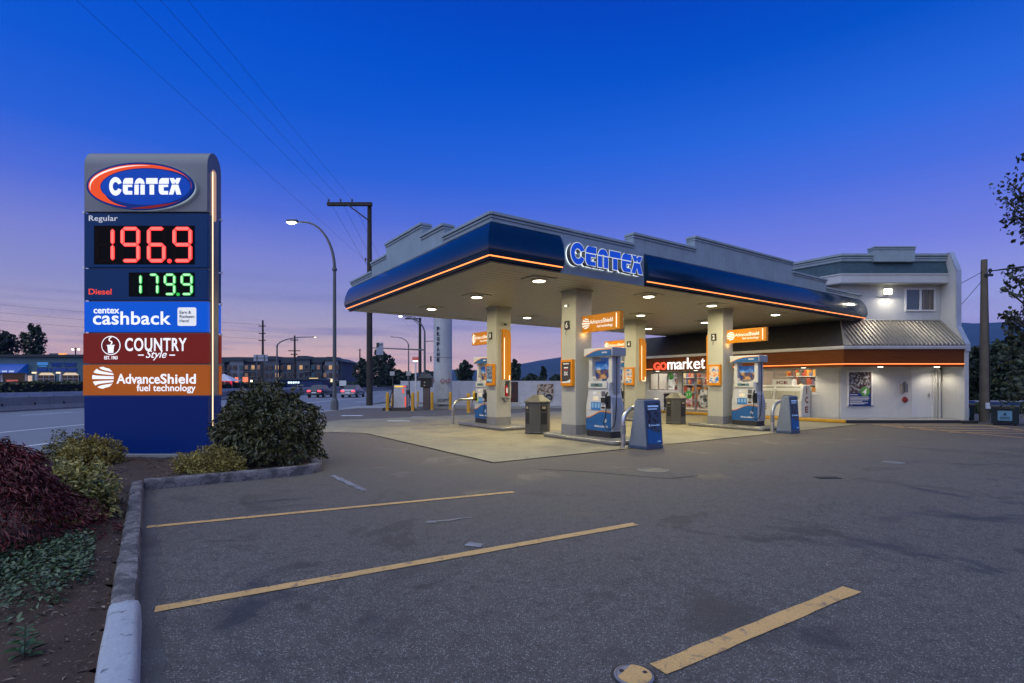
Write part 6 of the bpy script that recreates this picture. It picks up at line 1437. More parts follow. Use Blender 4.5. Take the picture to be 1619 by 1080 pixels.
def bush(name, label, cat, loc, rx, ry, rz, n, ln, asp, m, lump=.18, down=.3, stems=True, group=None, freq=4.0, shell=.55, zmin=-.35, seed=0.0, core=True):
    t = thing(name, label, cat, loc, 0, group); d = rdirs(n); d = d[d[:, 2] > zmin]; n = len(d)
    f = 1 + lump * (np.sin(d[:, 0] * freq + seed) * np.cos(d[:, 1] * freq * 1.3 + 1 + seed) + .6 * np.sin(d[:, 2] * freq * 1.7 + d[:, 0] * 3 + 2) + .4 * np.sin(d[:, 0] * freq * 2.7 + d[:, 1] * freq * 2.1))
    rr = f * (1 - shell * rng.random(n) ** 2.2)
    pos = d * rr[:, None] * np.array([rx, ry, rz]); pos[:, 2] += rz * .42; pos[:, 2] = np.maximum(pos[:, 2], .015 + rng.random(n) * .05)
    sh = rdirs(16); sh[:, 2] = np.abs(sh[:, 2]) * .9 + .1; k_ = rng.integers(0, 16, n); far = rng.random(n) < .035      # stray shoots
    ln_ = rng.uniform(.95, 1.22, n); ex = sh[k_] * ln_[:, None] * np.array([rx, ry, rz]) + rng.normal(size=(n, 3)) * ln * .3; ex[:, 2] += rz * .42
    pos[far] = ex[far]
    D = d + rng.normal(size=(n, 3)) * .6; D[:, 2] -= down; N = d * .8 + rng.normal(size=(n, 3)) * .45; N[:, 2] += .5
    sz = ln * rng.uniform(.6, 1.25, n); leaf_mesh('foliage', pos, D, N, sz, sz * asp * rng.uniform(.8, 1.2, n), m, t)
    if stems:
        b = MB()
        for i in range(9):
            a = i * 2.4; b.tube([(.06 * math.cos(a), .06 * math.sin(a), -.06), (rx * .35 * math.cos(a), ry * .35 * math.sin(a), rz * .5), (rx * .72 * math.cos(a + .3), ry * .72 * math.sin(a + .3), rz * (.5 + .5 * random.random()))], [.02, .013, .005], 5)
        b.build('stems', BARK, t)
    return t
def bz(p): return Vector((p.x, p.y, bed_z(p.x, p.y) - .01))
LAUR = mat('leaf_laurel', (.018, .022, .007), col2=(.115, .115, .032), rough=.42, attr=True, scale=2.5)
GOLD = mat('leaf_golden', (.085, .080, .016), col2=(.46, .35, .06), rough=.5, attr=True, scale=5)
GOLD2 = mat('leaf_variegated', (.055, .085, .014), col2=(.66, .54, .14), rough=.5, attr=True, scale=4, thr=(.42, .62))
bush('laurel_bush', 'large rounded dark laurel bush growing beside the price sign', 'bush', bz(Vector((-4.72, 10.05, 0))), .93, .92, 1.03, 14000, .115, .34, LAUR, .12, .55, freq=5)
bush('golden_shrub', 'golden shrub before the blue sign base, nearest the road', 'shrub', bz(Vector((-7.68, 9.5, 0))), .48, .46, .38, 6500, .05, .5, GOLD, .2, .0, group='golden shrubs in the planting bed', freq=6)
bush('golden_shrub', 'darker shrub half hidden behind the golden shrub nearest the road', 'shrub', bz(Vector((-8.45, 9.95, 0))), .42, .4, .42, 3200, .05, .5, mat('leaf_golden_dark', (.05, .055, .014), col2=(.28, .25, .06), rough=.5, attr=True, scale=5), .2, .0, group='golden shrubs in the planting bed', freq=6, seed=2)
bush('golden_shrub', 'low golden shrub tucked between the sign base and the laurel bush', 'shrub', bz(Vector((-5.10, 8.75, 0))), .52, .40, .29, 6500, .045, .5, GOLD, .22, .0, group='golden shrubs in the planting bed', freq=7, seed=4)
bush('golden_shrub', 'yellow variegated shrub partly covered by the red maple', 'shrub', bz(Vector((-4.84, 5.74, 0))), .40, .40, .44, 4600, .06, .48, GOLD2, .14, .2, group='golden shrubs in the planting bed', freq=5, seed=1)
bush('green_shrub', 'yellow green shrub showing between the price sign and the laurel bush', 'shrub', bz(Vector((-7.25, 13.4, 0))), .75, .6, .62, 4200, .09, .5, mat('leaf_limegreen', (.05, .06, .012), col2=(.22, .22, .05), rough=.5, attr=True, scale=4), .15, .1, freq=5, seed=3)
# weeping red maple
t = thing('red_maple', 'low weeping red maple with fine dark foliage next to the golden shrub', 'shrub', bz(Vector((-4.85, 4.75, 0))))
MAPL = mat('leaf_red_maple', (.032, .007, .008), col2=(.20, .022, .020), rough=.5, attr=True, scale=3)
n = 21000; th = rng.random(n) * 2 * math.pi; tier = rng.integers(0, 7, n); q = rng.random(n) ** .55
rr = (.42 + .085 * tier) * q * 1.0 * (1 + .12 * np.sin(3 * th + tier)); zt_ = 1.02 - .075 * tier - q ** 2 * (.22 + .055 * tier) + .05 * np.sin(5 * th + tier * 2) + rng.normal(size=n) * .025
pos = np.stack([rr * np.cos(th), rr * np.sin(th), np.maximum(zt_ * .96, .06)], 1)
D = np.stack([np.cos(th) + rng.normal(size=n) * .55, np.sin(th) + rng.normal(size=n) * .55, -.15 - q * .45 + rng.normal(size=n) * .35], 1); N = rng.normal(size=(n, 3)) * .5; N[:, 2] += 1
sz = .06 * rng.uniform(.5, 1.3, n); leaf_mesh('foliage', pos, D, N, sz, sz * .22, MAPL, t)
b = MB(); b.tube([(0, 0, -.05), (.05, .03, .3), (-.03, .0, .6), (.02, .02, .85)], [.05, .045, .035, .015], 8)
for i in range(16):
    a = i * 2.4; l_ = .35 + .35 * random.random(); b.tube([(0, 0, .5 + .02 * i), (.5 * l_ * math.cos(a), .5 * l_ * math.sin(a), .66 + .008 * i), (l_ * math.cos(a), l_ * math.sin(a), .5)], [.018, .010, .004], 5)
b.build('branches', BARK, t)
# ground cover and a weed
def cover():
    n = 0; pos = []
    while n < 5200:
        px = random.uniform(-120, 150); py = 858 + abs(random.gauss(0, 1)) * 52
        if py > 1010 or px > 158 - max(0, py - 905) * 1.15 + 12 * math.sin(py * .2) - random.random() * 18: continue
        p = G(px, py, .11)
        if not inside(p.x, p.y, bed_poly): continue
        pos.append((p.x, p.y, bed_z(p.x, p.y) + random.random() ** 1.3 * .13)); n += 1
    pos = np.array(pos); D = rng.normal(size=(n, 3)); D[:, 2] *= .4; N = rng.normal(size=(n, 3)) * .35; N[:, 2] += 1; sz = .042 * rng.uniform(.6, 1.3, n)
    o = leaf_mesh('ground_cover', pos, D, N, sz, sz * .55, mat('leaf_cover', (.018, .036, .016), col2=(.10, .16, .055), rough=.38, attr=True, scale=6)); tag(o, kind='stuff')
cover()
t = thing('weed', 'small leafy green weed growing alone in the bark mulch', 'plant', bz(G(38, 1035, .1)))
pos = []; D = []
for i in range(26):
    a = i * 2.4; z = .02 + .006 * i; r_ = .10 - .0022 * i; pos.append((r_ * math.cos(a) * .6, r_ * math.sin(a) * .6, z)); D.append((math.cos(a), math.sin(a), .25))
pos = np.array(pos); D = np.array(D); N = np.tile([0, 0, 1.0], (26, 1)) + rng.normal(size=(26, 3)) * .2; leaf_mesh('leaves', pos, D, N, np.linspace(.10, .05, 26), np.linspace(.042, .022, 26), mat('leaf_weed', (.03, .07, .02), col2=(.06, .13, .035), rough=.5, attr=True), t)
b = MB(); b.tube([(0, 0, -.02), (.005, 0, .1), (0, .005, .19)], [.004, .003, .002], 5); b.build('stem', mat('stem_green', (.04, .07, .02)), t)
# small weed tuft near the kerb bend
t = thing('weed_tuft', 'grey green tuft sprouting by the kerb under the variegated shrub', 'plant', bz(G(178, 800, .1)))
n = 160; pos = rng.normal(size=(n, 3)) * np.array([.07, .07, .05]); pos[:, 2] = np.abs(pos[:, 2]) + .02; D = rdirs(n); D[:, 2] = np.abs(D[:, 2]) + .3; N = rdirs(n); leaf_mesh('leaves', pos, D, N, .05, .014, mat('leaf_greygreen', (.06, .07, .045), col2=(.14, .15, .11), attr=True), t)

# ------------------------------------------------------------------ far side of the road
BARR = mat('barrier_concrete', (.20, .20, .20), rough=.85, streak=.45, bump=.2)
BARR2 = mat('barrier_concrete_pale', (.36, .38, .40), rough=.85, streak=.3, bump=.2)
def barriers(x, y0, y1, L_, m, lab, group):
    pr = [(-.30, 0), (.30, 0), (.30, .08), (.14, .33), (.09, .81), (-.09, .81), (-.14, .33), (-.30, .08)]
    f = None; y = y0; i = 0
    while y < y1:
        if f is None:
            b = MB(); b.prism(pr, 'y', .012, L_ - .012); f = b.build('concrete_barrier', m, smooth=0, bevel=.01); o = f
            b = MB(); b.tube([(.12, L_ * .25, .40), (.16, L_ * .25, .40)], .07, 10); b.tube([(.12, L_ * .75, .40), (.16, L_ * .75, .40)], .07, 10); b.build('lifting_hole', DARKT, o)
        else:
            o = copy_tree(f)
        o.location = (x, y, -.016); tag(o, lab, 'barrier', group); y += L_; i += 1
barriers(-28.65, 24, 128, 4.0, BARR, 'one of the weathered concrete barrier blocks in the nearer row along the road', 'concrete barriers along the middle of the road')
barriers(-43.2, 30, 130, 5.0, BARR2, 'one of the paler concrete barrier blocks in the farther row across the road', 'concrete barriers along the far side of the road')
t = thing('hedge', 'long clipped dark hedge in front of the far buildings', 'hedge', (-50, 60, 0))
n = 16000; u = rng.random(n); pos = np.stack([rng.uniform(-1.2, 1.2, n), u * 160 - 40, rng.random(n) ** .5 * 1.75 + .05 * np.sin(u * 90)], 1); N = rdirs(n); N[:, 2] += .5; sz = rng.uniform(.22, .5, n)
leaf_mesh('foliage', pos, rdirs(n), N, sz, sz * .7, mat('leaf_hedge', (.022, .034, .010), col2=(.085, .10, .028), attr=True, scale=.4), t)
b = MB(); b.box(-1.0, 1.0, -40, 120, -.1, 1.5); b.build('twig_core', mat('hedge_core', (.014, .018, .010), rough=.95, bump=1, bscale=3), t, smooth=0)
t = thing('grass_verge', 'strip of grass below the hedge on the far side of the road', 'grass', (-47, 60, 0))
n = 9000; pos = np.stack([rng.uniform(-2.5, 2.5, n), rng.uniform(-45, 110, n), rng.random(n) * .3], 1); D = rng.normal(size=(n, 3)) * .3; D[:, 2] = 1; leaf_mesh('blades', pos, D, rdirs(n), .5, .12, mat('leaf_verge', (.04, .055, .02), col2=(.11, .12, .045), attr=True, scale=.3), t); t['kind'] = 'stuff'
for k_ in ('label', 'category'): del t[k_]

# dark blue store on the far side
STB = mat('store_bluegrey', (.05, .12, .16), rough=.6, var=.15)
st = thing('blue_store', 'low dark blue store with an awning and lit windows across the road', 'building', P(70, 606, 74).xy.to_3d())
x0, x1 = -16.0, 12.0; hh = 5.35
b = MB(); b.box(x0, x1, .3, 20, 0, hh); b.build('wall', STB, st, smooth=0)
b = MB(); b.box(x0 - .2, x1 + .2, -.1, 20.2, hh, hh + .35); b.build('roof_edge', mat('store_edge', (.012, .02, .03)), st, smooth=0)
b = MB(); b.box(3.4, 5.8, 3, 5, hh + .35, hh + .9); b.box(-2.0, -.5, 3, 4.2, hh + .35, hh + .7); b.build('roof_unit', mat('unit_grey', (.10, .13, .15)), st, smooth=0)
b = MB(); b.prism([(-1.4, 3.05), (.3, 3.05), (.3, 4.35), (.1, 4.35)], 'x', x0, -2.6); aw = b.build('awning', mat('awning_blue', (.01, .06, .30), rough=.5, emit=(.0, .05, .3), es=.35), st, smooth=0)
b = MB(); 
for i in range(9): b.box(-11.5 + i * .98, -10.8 + i * .98, -1.43, -1.405, 3.15, 3.38)
b.build('awning_print', mat('awning_white', (.5, .55, .65), emit=(.5, .6, .8), es=.5), aw, smooth=0)
for i, (a, c) in enumerate(((-9.6, -6.4), (-6.1, -2.9))):
    b = MB(); b.box(a, c, .2, .299, .9, 3.04); w = b.build('window', mat('store_dim_glass', (.02, .022, .03), rough=.15), st, smooth=0)
    b = MB(); b.box(a - .15, a, .15, .299, .8, 3.05); b.box(c, c + .15, .15, .299, .8, 3.05); b.build('frame', WF, w, smooth=0)
    b = MB(); b.box(a + .5, a + 2.2, .19, .1999, 1.4, 2.1); b.build('pane', mat('store_glow_red', (.1, .02, .02), emit=(.5, .12, .10), es=.8), w, smooth=0)
b = MB(); b.box(-2.55, -2.0, .2, .299, .9, 2.7); b.build('side_window', mat('store_glow_pale', (.2, .2, .2), emit=(.8, .55, .4), es=.7), st, smooth=0)
for i, a in enumerate((-1.1, 2.35)):
    b = MB(); b.box(a, a + 2.45, .2, .299, .9, 2.75); w = b.build('garage_window', mat('store_dark_glass', (.012, .016, .022), rough=.12), st, smooth=0)
    b = MB()
    for q in (0, .8, 1.6, 2.38): b.box(a + q, a + q + .06, .15, .1999, .9, 2.75)
    for z in (.9, 1.55, 2.2): b.box(a, a + 2.44, .16, .1995, z, z + .06)
    b.build('glazing_bar', mat('bar_pale', (.35, .38, .42)), w, smooth=0)
    b = MB(); b.box(a - .35, a - .05, .12, .299, .6, 3.0); b.build('pilaster', mat('pilaster', (.42, .42, .42)), w, smooth=0)
    b = MB(); b.prism([(a + .1, 2.76), (a + 2.35, 2.76), (a + 1.9, 3.1), (a + .5, 3.1)], 'y', .18, .298); b.build('lit_wall_patch', mat('lit_wall_glow', (.5, .42, .3), emit=(1, .72, .4), es=.6), w, smooth=0)  # glowing slab imitates lamplight falling on the wall
    b = MB(); b.box(a - .6, a - .3, -.1, .299, 3.0, 3.2); b.build('wall_lamp', glow('store_lamp', (1, .72, .45), 1.6), st, smooth=0)
b = MB(); b.box(-1.2, .3, .2, .299, 4.2, 4.6); b.box(-1.0, .1, .2, .299, 3.95, 4.1); b.build('logo_board', mat('store_logo', (.04, .16, .4), emit=(.05, .25, .6), es=.5), st, smooth=0)
b = MB(); b.text('WEST COAST', Matrix.Translation((2.55, .29, 4.25)) @ Matrix.Rotation(R(90), 4, 'X'), w=3.7, h=.62, bold=.03, depth=.08)
for q in ((-1.2, .2), (.5, .8), (1.1, 3.0), (3.2, 4.4)): b.box(q[0], q[1], .2, .299, 3.3, 3.75)
b.build('lettering', mat('store_letter', (.004, .02, .14), emit=(.0, .02, .16), es=.5), st)
b = MB(); b.box(2.1, 3.0, -.1, .3, hh + .3, hh + .55); b.build('roof_lamp', glow('roof_lamp_orange', (1, .4, .12), 1.2), st, smooth=0)

# flats across the road
FLW = mat('flats_cladding', (.075, .09, .105), rough=.7, var=.15, scale=.4); FLT = mat('flats_trim', (.17, .15, .13), rough=.7); FLP = mat('flats_pale', (.17, .19, .22), rough=.7)
FLR = mat('flats_roof', (.04, .055, .07), rough=.8); TEAL = mat('flats_teal', (.02, .10, .12), rough=.4)
fl = thing('apartment_block', 'long dark apartment block with a few lit windows beyond the road', 'building', P(456, 606, 170).xy.to_3d())
b = MB(); b.box(-30, 17.5, 0, 16, 0, 8.6); b.build('wall', FLW, fl, smooth=0)
b = MB(); b.prism([(-31, 8.6), (18.6, 8.6), (14.5, 10.1), (-30, 10.1)], 'y', -1.0, 17); b.build('roof', FLR, fl, smooth=0)
for (a, c, d, top) in ((-27, -20.5, 1.2, 9.6), (-18.5, -14, 1.4, 10.2), (-8.2, -2.5, 1.4, 10.5), (-1.6, 2.2, .9, 9.4), (3.2, 7.6, 1.6, 10.6), (8.6, 11.4, 1.0, 9.6), (12.4, 16.6, 1.3, 10.3)):
    b = MB(); b.box(a, c, -d, -.001, 0, top - 1.3); o = b.build('bay', random.choice((FLW, FLP, FLW)), fl, smooth=0)
    b = MB(); b.prism([(a - .5, top - 1.3), (c + .5, top - 1.3), (c - .8, top - .1), (a + .8, top - .1)], 'y', -d - .5, 4); b.build('bay_roof', FLR, o, smooth=0)
wm = [mat('flat_window_dark', (.02, .03, .04), rough=.15), TEAL, mat('flat_window_lit', (.3, .2, .1), emit=(1.0, .56, .22), es=.45), mat('flat_window_dim', (.2, .12, .08), emit=(.7, .35, .18), es=.14)]
lit_at = {(9, 2), (13, 2), (13, 1), (13, 0), (15, 2), (17, 2), (22, 2)}; dim_at = {(8, 1), (8, 2), (8, 0), (10, 2), (20, 2), (21, 1)}
for i in range(24):
    for j in range(3):
        x = -29 + i * 1.95 + (.2 if i % 2 else 0); k = 2 if (i, j) in lit_at else 3 if (i, j) in dim_at else (1 if i in (1, 7, 19) else 0)
        b = MB(); b.box(x - .08, x + 1.08, -1.74, -1.66, 1.0 + j * 2.5, 2.5 + j * 2.5); f = b.build('window', FLT, fl, smooth=0)
        b = MB(); b.box(x, x + 1.0, -1.78, -1.741, 1.08 + j * 2.5, 2.42 + j * 2.5); b.build('pane', wm[k], f, smooth=0)
for (a, c) in ((-14, -8.4), (2.4, 3.1), (5.4, 8.4), (-21, -18.6)):
    for j in range(3):
        b = MB(); b.box(a, c, -2.3, -1.8, .35 + j * 2.5, .5 + j * 2.5); o = b.build('balcony', FLT, fl, smooth=0)
        b = MB(); b.box(a, c, -2.3, -2.24, 1.25 + j * 2.5, 1.33 + j * 2.5)
        for x in (a, (a + c) / 2 - .04, c - .08): b.box(x, x + .08, -2.3, -2.22, .5001 + j * 2.5, 1.2499 + j * 2.5)
        b.build('railing', FLT, o, smooth=0)
# small lit things across the road
t = thing('red_tent', 'white peaked tent with a red lit band by the hedge', 'tent', P(359, 606, 92).xy.to_3d())
b = MB(); b.add([(-2, -1.5, 2.0), (1.7, -1.5, 2.0), (1.7, 1.5, 2.0), (-2, 1.5, 2.0), (-.6, 0, 3.3)], [(0, 1, 4), (1, 2, 4), (2, 3, 4), (3, 0, 4)]); b.build('roof', mat('tent_white', (.6, .6, .65)), t, smooth=0)
b = MB(); b.box(-2, 1.7, -1.52, -1.5, 1.35, 2.0); o = b.build('band', mat('tent_red', (.5, .02, .04), emit=(.8, .02, .06), es=.8), t, smooth=0); b = MB(); b.box(-.4, .6, -1.56, -1.521, 1.6, 1.85); b.build('print', WHITEG, o, smooth=0)
b = MB()
for x in (-1.95, 1.65): b.box(x - .05, x + .05, -1.45, -1.35, 0, 2.0); b.box(x - .05, x + .05, 1.35, 1.45, 0, 2.0)
b.build('leg', GREYB, t, smooth=0)
for px, py, Y, w_, h_, c, es, lab in ((374, 602.5, 100, .35, .8, (1, .22, .12), 1.2, 'small orange lit box just beside the red tent'), (388, 602, 100, .55, .8, (1, .24, .12), 1.1, 'wider orange lit box on the far verge'), (496, 602, 120, 1.1, .72, (1, .72, .32), 1.0, 'lit cream and teal shop board above the first car'),
                                      (523, 601.5, 118, 1.0, .42, (1, .80, .5), 1.3, 'lit pale board behind the street lamp pole'), (542, 606, 115, .8, .65, (.45, .55, .8), .5, 'pale blue sign board to the side of the second car'), (397.5, 602.5, 100, .18, .18, (1, .8, .45), 6, 'tiny bright white lamp on the far verge')):
    t = thing('lit_sign', lab, 'lit sign', P(px, 606, Y).xy.to_3d()); z = P(px, py, Y).z
    b = MB(); b.box(-w_, w_, 0, .15, z - h_, z + h_); o = b.build('board', DARKT, t, smooth=0); b = MB(); b.box(-w_ * .94, w_ * .94, -.03, -.001, z - h_ * .9, z + h_ * .9); b.build('face', glow('sg%d' % px, c, es), o, smooth=0)
    b = MB(); b.box(-w_ * .6, -w_ * .5, .02, .12, 0, z - h_); b.box(w_ * .5, w_ * .6, .02, .12, 0, z - h_); b.build('leg', DARKT, t, smooth=0)
t = thing('blue_shop_sign', 'dark blue shop front with bright white lettering under the flats', 'shop front', P(462, 606, 112).xy.to_3d())
b = MB(); b.box(-3.2, 6.5, 0, 5, 0, 2.3); b.build('wall', mat('front_blue', (.01, .03, .11)), t, smooth=0); b = MB(); b.prism([(-3.4, 2.3), (6.7, 2.3), (6.3, 2.6), (-3.0, 2.6)], 'y', -.3, 5.2); b.build('roof', FLR, t, smooth=0)
b = MB()
for i in range(5): b.box(-.9 + .52 * i, -.55 + .52 * i, -.06, 0, 1.55, 1.95)
b.build('lettering', glow('front_letters', (.7, .9, 1), 2), t, smooth=0)

# cars on the road
def car(label, loc, rz, paint):
    t = thing('car', label, 'car', loc, rz, 'cars driving away on the road')
    stn_ = [(-2.25, .62, .42, .80), (-2.18, .78, .30, .92), (-1.6, .86, .26, .98), (-.9, .88, .25, .95), (.9, .88, .25, .93), (1.6, .86, .26, .86), (2.15, .78, .30, .74), (2.28, .60, .40, .62)]
    b = MB(); n = 10; vs = []
    for (y, w_, z0, z1) in stn_:
        zm = (z0 + z1) / 2
        vs += [(-w_ * .85, y, z0), (-w_, y, z0 + .1), (-w_ * 1.02, y, zm), (-w_ * .96, y, z1 - .06), (-w_ * .8, y, z1), (w_ * .8, y, z1), (w_ * .96, y, z1 - .06), (w_ * 1.02, y, zm), (w_, y, z0 + .1), (w_ * .85, y, z0)]
    fs = [(i * n + k, i * n + (k + 1) % n, (i + 1) * n + (k + 1) % n, (i + 1) * n + k) for i in range(len(stn_) - 1) for k in range(n)] + [tuple(range(n)), tuple((len(stn_) - 1) * n + k for k in range(n))[::-1]]
    b.add(vs, fs); b.build('body', paint, t, smooth=45)
    cb = [(-1.75, .70, .93), (-1.05, .60, 1.40), (.25, .60, 1.43), (1.15, .70, .90)]; b = MB(); vs = []
    for (y, w_, z) in cb: vs += [(-w_, y, z), (w_, y, z)]
    vs += [(-.78, -1.7, .90), (.78, -1.7, .90), (-.78, 1.2, .88), (.78, 1.2, .88)]
    b.add(vs, [(2, 3, 5, 4)]); b.build('roof', paint, t, smooth=45)
    b = MB(); b.add(vs, [(0, 1, 3, 2)]); b.build('rear_window', mat('car_glass', (.015, .02, .025), rough=.08, spec=.8), t, smooth=0)
    b = MB(); b.add(vs, [(4, 5, 7, 6)]); b.build('windscreen', mat('car_glass', (.015, .02, .025)), t, smooth=0)
    for s_ in (0, 1):
        b = MB(); b.add(vs, [(0 + s_, 2 + s_, 4 + s_, 6 + s_)]); b.build('side_window', mat('car_glass', (.015, .02, .025)), t, smooth=0)
    for sx in (-1, 1):
        for y in (-1.4, 1.42):
            b = MB(); b.tube([(sx * .70, y, .32), (sx * .90, y, .32)], .32, 20); w_ = b.build('wheel', BLK, t); b = MB(); b.tube([(sx * .901, y, .32), (sx * .915, y, .32)], .2, 14); b.build('rim', STEEL, w_)
        b = MB(); b.box(min(sx * .42, sx * .76), max(sx * .42, sx * .76), -2.27, -2.10, .66, .84); b.build('tail_light', glow('tail_red', (1, .04, .06), 4.0), t, smooth=0, bevel=.02)
        b = MB(); b.box(min(sx * .90, sx * 1.02), max(sx * .90, sx * 1.02), .75, .9, .9, 1.03); b.build('mirror', paint, t, smooth=0, bevel=.03)
    b = MB(); b.box(-.26, .26, -2.275, -2.25, .52, .64); b.build('number_plate', WHITEG, t, smooth=0); b = MB(); b.box(-.78, .78, -2.33, -2.2, .34, .50); b.build('bumper', paint, t, smooth=0, bevel=.04)
    return t
car('dark car with glowing tail lights driving away, nearer the hedge', P(507, 628, 60).xy.to_3d() - Vector((0, 0, .016)), R(2), mat('car_dark', (.06, .065, .07), rough=.25, metal=.5, coat=.6))
car('silver grey car with glowing tail lights driving away beside the tall pole', P(558.5, 628.5, 60).xy.to_3d() - Vector((0, 0, .016)), R(2), mat('car_silver', (.32, .33, .34), rough=.25, metal=.6, coat=.6))

# ------------------------------------------------------------------ bins, pole and fence by the shop
t = upole('weathered pale wooden utility pole beside the white end wall of the shop', (19.57, 21.5, 0), 6.72, [], .135, WOOD2)
b = MB(); b.box(-.10, .08, -.21, -.16, .55, .80); b.build('notice', WHITEG, t, smooth=0); b = MB(); b.tube([(.17, -.05, .1), (.19, -.05, 2.0), (.16, -.02, 4), (.13, 0, 6.2)], .022, 6); b.build('cable', BLK, t); b = MB(); b.box(-.10, .2, -.2, -.12, 6.0, 6.1); insulator(b, .25, 0, 6.1); b.build('bracket', DARKT, t, smooth=0)
wire('service wire from the shop roof to the top of the pale pole', (18.45, 22.2, 5.55), (19.57, 21.4, 6.3), .05, .012, 8, 'service wires at the shop pole'); wire('steep service wire from the shop wall to the pale pole', (18.45, 22.0, 4.3), (19.57, 21.4, 6.05), .05, .010, 8, 'service wires at the shop pole')
tt = MB(); tt.tube([(19.8, 21.5, 6.25), (20.3, 20.9, 6.25), (22.5, 19.6, 6.35), (26, 18, 6.6)], [.02, .045, .045, .045], 8); tag(tt.build('service_cable', WIRE), 'thick dark service cable leaving the pale pole into the near tree', 'cable')
BINB = mat('recycling_blue', (.006, .020, .032), rough=.5, var=.2)
def dumpster(label, loc, w_, rz):
    t = thing('recycling_bin', label, 'recycling bin', loc, rz, 'blue recycling bins by the shop')
    b = MB(); b.prism([(-.38, .06), (.38, .06), (.46, .70), (-.46, .70)], 'x', -w_, w_); b.build('body', BINB, t, smooth=0, bevel=.03)
    b = MB(); b.prism([(-.48, .7001), (.48, .7001), (.40, .82), (-.10, .86), (-.42, .78)], 'x', -w_ - .03, w_ + .03); l = b.build('lid', mat('bin_lid_dark', (.008, .012, .02), rough=.4), t, smooth=0, bevel=.02)
    b = MB(); b.box(-w_ * .62, w_ * .62, -.50, -.46, .62, .70); b.build('slot', BLK, t, smooth=0)
    tl = math.atan2(.08, .64); T = Matrix.Translation((0, -.425, .36)) @ Matrix.Rotation(R(90) + tl, 4, 'X')
    b = MB(); b.flat([rrect(-.20, .20, -.18, .20, .02)], T, .01); s_ = b.build('sticker', mat('sticker_blue', (.16, .36, .55), rough=.4), t)
    b = MB()
    b.flat([[(-.06, .02), (.06, .02), (.0, .15)]], T @ Matrix.Translation((0, 0, .011)), .003)
    for z, q in ((-.05, .13), (-.11, .15)): b.flat([[(-q, z - .015), (q, z - .015), (q, z + .015), (-q, z + .015)]], T @ Matrix.Translation((0, 0, .011)), .003)
    b.build('sticker_print', mat('sticker_ink', (.01, .05, .12)), s_)
    for sx in (-1, 1): b = MB(); b.tube([(sx * (w_ - .1) - .03, -.3, .07), (sx * (w_ - .1) + .03, -.3, .07)], .07, 12); b.tube([(sx * (w_ - .1) - .03, .3, .07), (sx * (w_ - .1) + .03, .3, .07)], .07, 12); b.build('caster', BLK, t)
    return t
dumpster('blue recycling bin with a pale blue sticker in front of the wood', (19.0, 20.0, 0), .39, R(-43)); dumpster('blue recycling bin squeezed between the white end wall and the pale pole', (19.15, 22.0, 0), .34, R(-41)); dumpster('dark bin at the picture edge, mostly out of sight', (20.15, 19.7, 0), .45, R(-46))
t = thing('rail_fence', 'low pale rail fence in front of the wood behind the bins', 'fence', (24, 26, 0))
b = MB(); b.box(-5, 12, -.04, .04, .66, .74); b.build('rail', mat('rail_galv', (.35, .38, .42), rough=.5, metal=.4), t, smooth=0)
b = MB(); 
for i in range(8): b.box(-5 + i * 2.4, -4.9 + i * 2.4, .0401, .14, -.01, .8)
b.build('post', GREYB, t, smooth=0)
t = thing('grass_bank', 'grass', 'grass', (24, 30, 0)); del t['label'], t['category']; t['kind'] = 'stuff'
n = 9000; pos = np.stack([rng.uniform(-6, 14, n), rng.uniform(-3.2, 4, n), rng.random(n) * .35], 1); D = rng.normal(size=(n, 3)) * .35; D[:, 2] = 1; leaf_mesh('blades', pos, D, rdirs(n), .5, .07, mat('leaf_bank', (.02, .035, .014), col2=(.06, .08, .03), attr=True, scale=.5), t)

# manholes and covers in the asphalt
def cover_ring(name, label, loc, r, mats, squash=1.0):
    t = thing(name, label, 'manhole cover', loc)
    b = MB(); b.lathe([(r * 1.12, 0), (r * 1.12, .006), (r, .010), (r, .004), (.001, .004)], 40); b.build('ring', mats[0], t)
    b = MB(); b.lathe([(r * .975, .003), (r * .975, .0085), (r * .95, .0105), (.001, .011)], 40); b.build('lid', mats[1], t); return t
t = cover_ring('monitoring_cover', 'small round steel cover partly painted yellow at the end of a parking line', G(1002, 1069), .096, (mat('cover_ring_steel', (.24, .24, .26), rough=.5, metal=.4), mat('cover_steel', (.30, .29, .30), rough=.4, metal=.5)))
b = MB(); b.flat([arc(0, 0, .096, -165, 85, 28)], Matrix.Translation((0, 0, .0112)), .0012); b.build('yellow_paint', YEL, t)
for a in (150, 15): b = MB(); b.lathe([(.014, .011), (.014, .0135), (.001, .014)], 12, (.068 * math.cos(R(a)), .068 * math.sin(R(a)), 0)); b.build('bolt', BLK, t)
b = MB(); b.lathe([(.124, -.0005), (.124, .001), (.108, .0015), (.108, 0)], 40); b.build('tar_collar', mat('tar', (.02, .02, .02), rough=.6), t)
cover_ring('tank_fill_cover', 'oval shaped grey fill cover in the asphalt before the pumps', G(1032, 743), .26, (mat('fill_ring', (.15, .15, .14), rough=.5), mat('fill_lid', (.075, .075, .072), rough=.5)))
cover_ring('valve_cover', 'small pale round valve cover set in the open asphalt', G(1413, 731.5), .18, (mat('fill_ring', (.22, .22, .21)), mat('valve_lid', (.16, .155, .15))))
t = thing('drain_grate', 'dark sunken drain grate in the open asphalt', 'drain', G(1309, 755.5) + Vector((0, 0, .0)))
b = MB(); b.box(-.20, .20, -.09, .09, 0.0, .003); b.build('pit', BLK, t, smooth=0)
b = MB()
for i in range(7): b.box(-.19 + i * .057, -.165 + i * .057, -.085, .085, .0031, .008)
b.build('grate', mat('grate_iron', (.06, .06, .06), rough=.5, metal=.6), t, smooth=0)

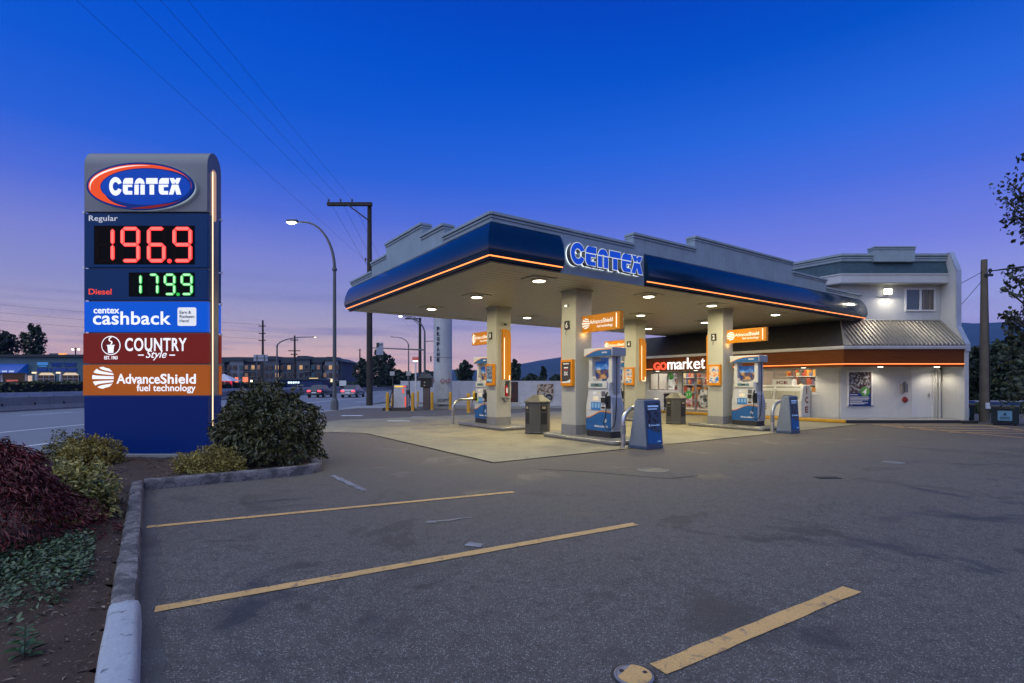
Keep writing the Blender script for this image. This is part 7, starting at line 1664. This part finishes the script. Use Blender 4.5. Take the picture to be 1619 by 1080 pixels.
# ------------------------------------------------------------------ hills
def hill(prof, Y, depth, m):
    bm = MB(); xs = [p[0] for p in prof]; n = 90; rows = 10; vs = []
    for j in range(rows + 1):
        f = j / rows
        for i in range(n + 1):
            px = xs[0] + (xs[-1] - xs[0]) * i / n; py = float(np.interp(px, xs, [p[1] for p in prof])); top = (HOR - py) / F * Y + H
            jag = (math.sin(px * .09) + .6 * math.sin(px * .23 + 1) + .4 * math.sin(px * .61)) * .012 * top
            z = (top + jag) * math.sin(f * math.pi / 2) ** .9 + (math.sin(px * .05 + f * 9) * .03 * top if 0 < f < 1 else 0)
            vs.append(((px - 809.5) / F * Y, Y - depth * (1 - f), max(z, -1) if f > 0 else -2))
    fs = [(j * (n + 1) + i, j * (n + 1) + i + 1, (j + 1) * (n + 1) + i + 1, (j + 1) * (n + 1) + i) for j in range(rows) for i in range(n)]
    bm.add(vs, fs)
    bm.add([(vs[rows * (n + 1)][0], Y + depth, -2), (vs[-1][0], Y + depth, -2)], [])
    k = len(vs); bm.f += [(rows * (n + 1) + i + 1, rows * (n + 1) + i, k, k + 1) if i == 0 else (rows * (n + 1) + i + 1, rows * (n + 1) + i, k + 1) for i in range(n)]; bm.m += [0] * n
    return struct(bm.build('hills', m, smooth=60))
HILLM = mat('hill_forest', (.022, .042, .052), rough=.95, col2=(.036, .062, .072), scale=.01)  # blue of haze and skylight mixed into the forest colour
hill([(380, 604), (520, 598), (600, 596), (660, 596), (720, 585), (760, 588), (800, 580), (830, 575), (868, 570), (888, 566), (930, 560), (1010, 540), (1100, 545), (1180, 555), (1260, 540), (1400, 520), (1500, 517), (1540, 514), (1575, 513), (1600, 519), (1680, 512), (1800, 520), (2000, 540), (2300, 575), (2600, 600)], 2600, 1300, HILLM)
hill([(780, 604), (830, 597), (890, 586), (960, 590), (1100, 585), (1300, 575), (1480, 560), (1560, 548), (1650, 545), (1900, 560), (2200, 590), (2500, 604)], 1300, 500, HILLM)
hill([(-900, 600), (-500, 585), (-200, 590), (60, 598), (300, 602), (380, 604)], 3000, 900, HILLM)
# evening air between the near things and the hills
def haze():
    b = MB(); b.box(-4600, 4600, -80, 3150, -3, 325); o = b.build('haze', [], smooth=0); m = bpy.data.materials.new('haze_air'); m.use_nodes = True; n = m.node_tree.nodes; L = m.node_tree.links
    for x in list(n):
        if x.type != 'OUTPUT_MATERIAL': n.remove(x)
    v = n.new('ShaderNodeVolumePrincipled'); v.inputs['Color'].default_value = (.10, .34, 1, 1); v.inputs['Density'].default_value = .00010; v.inputs['Anisotropy'].default_value = .0
    L.new(v.outputs[0], n[0].inputs['Volume']); o.data.materials.append(m); o['kind'] = 'stuff'
haze()
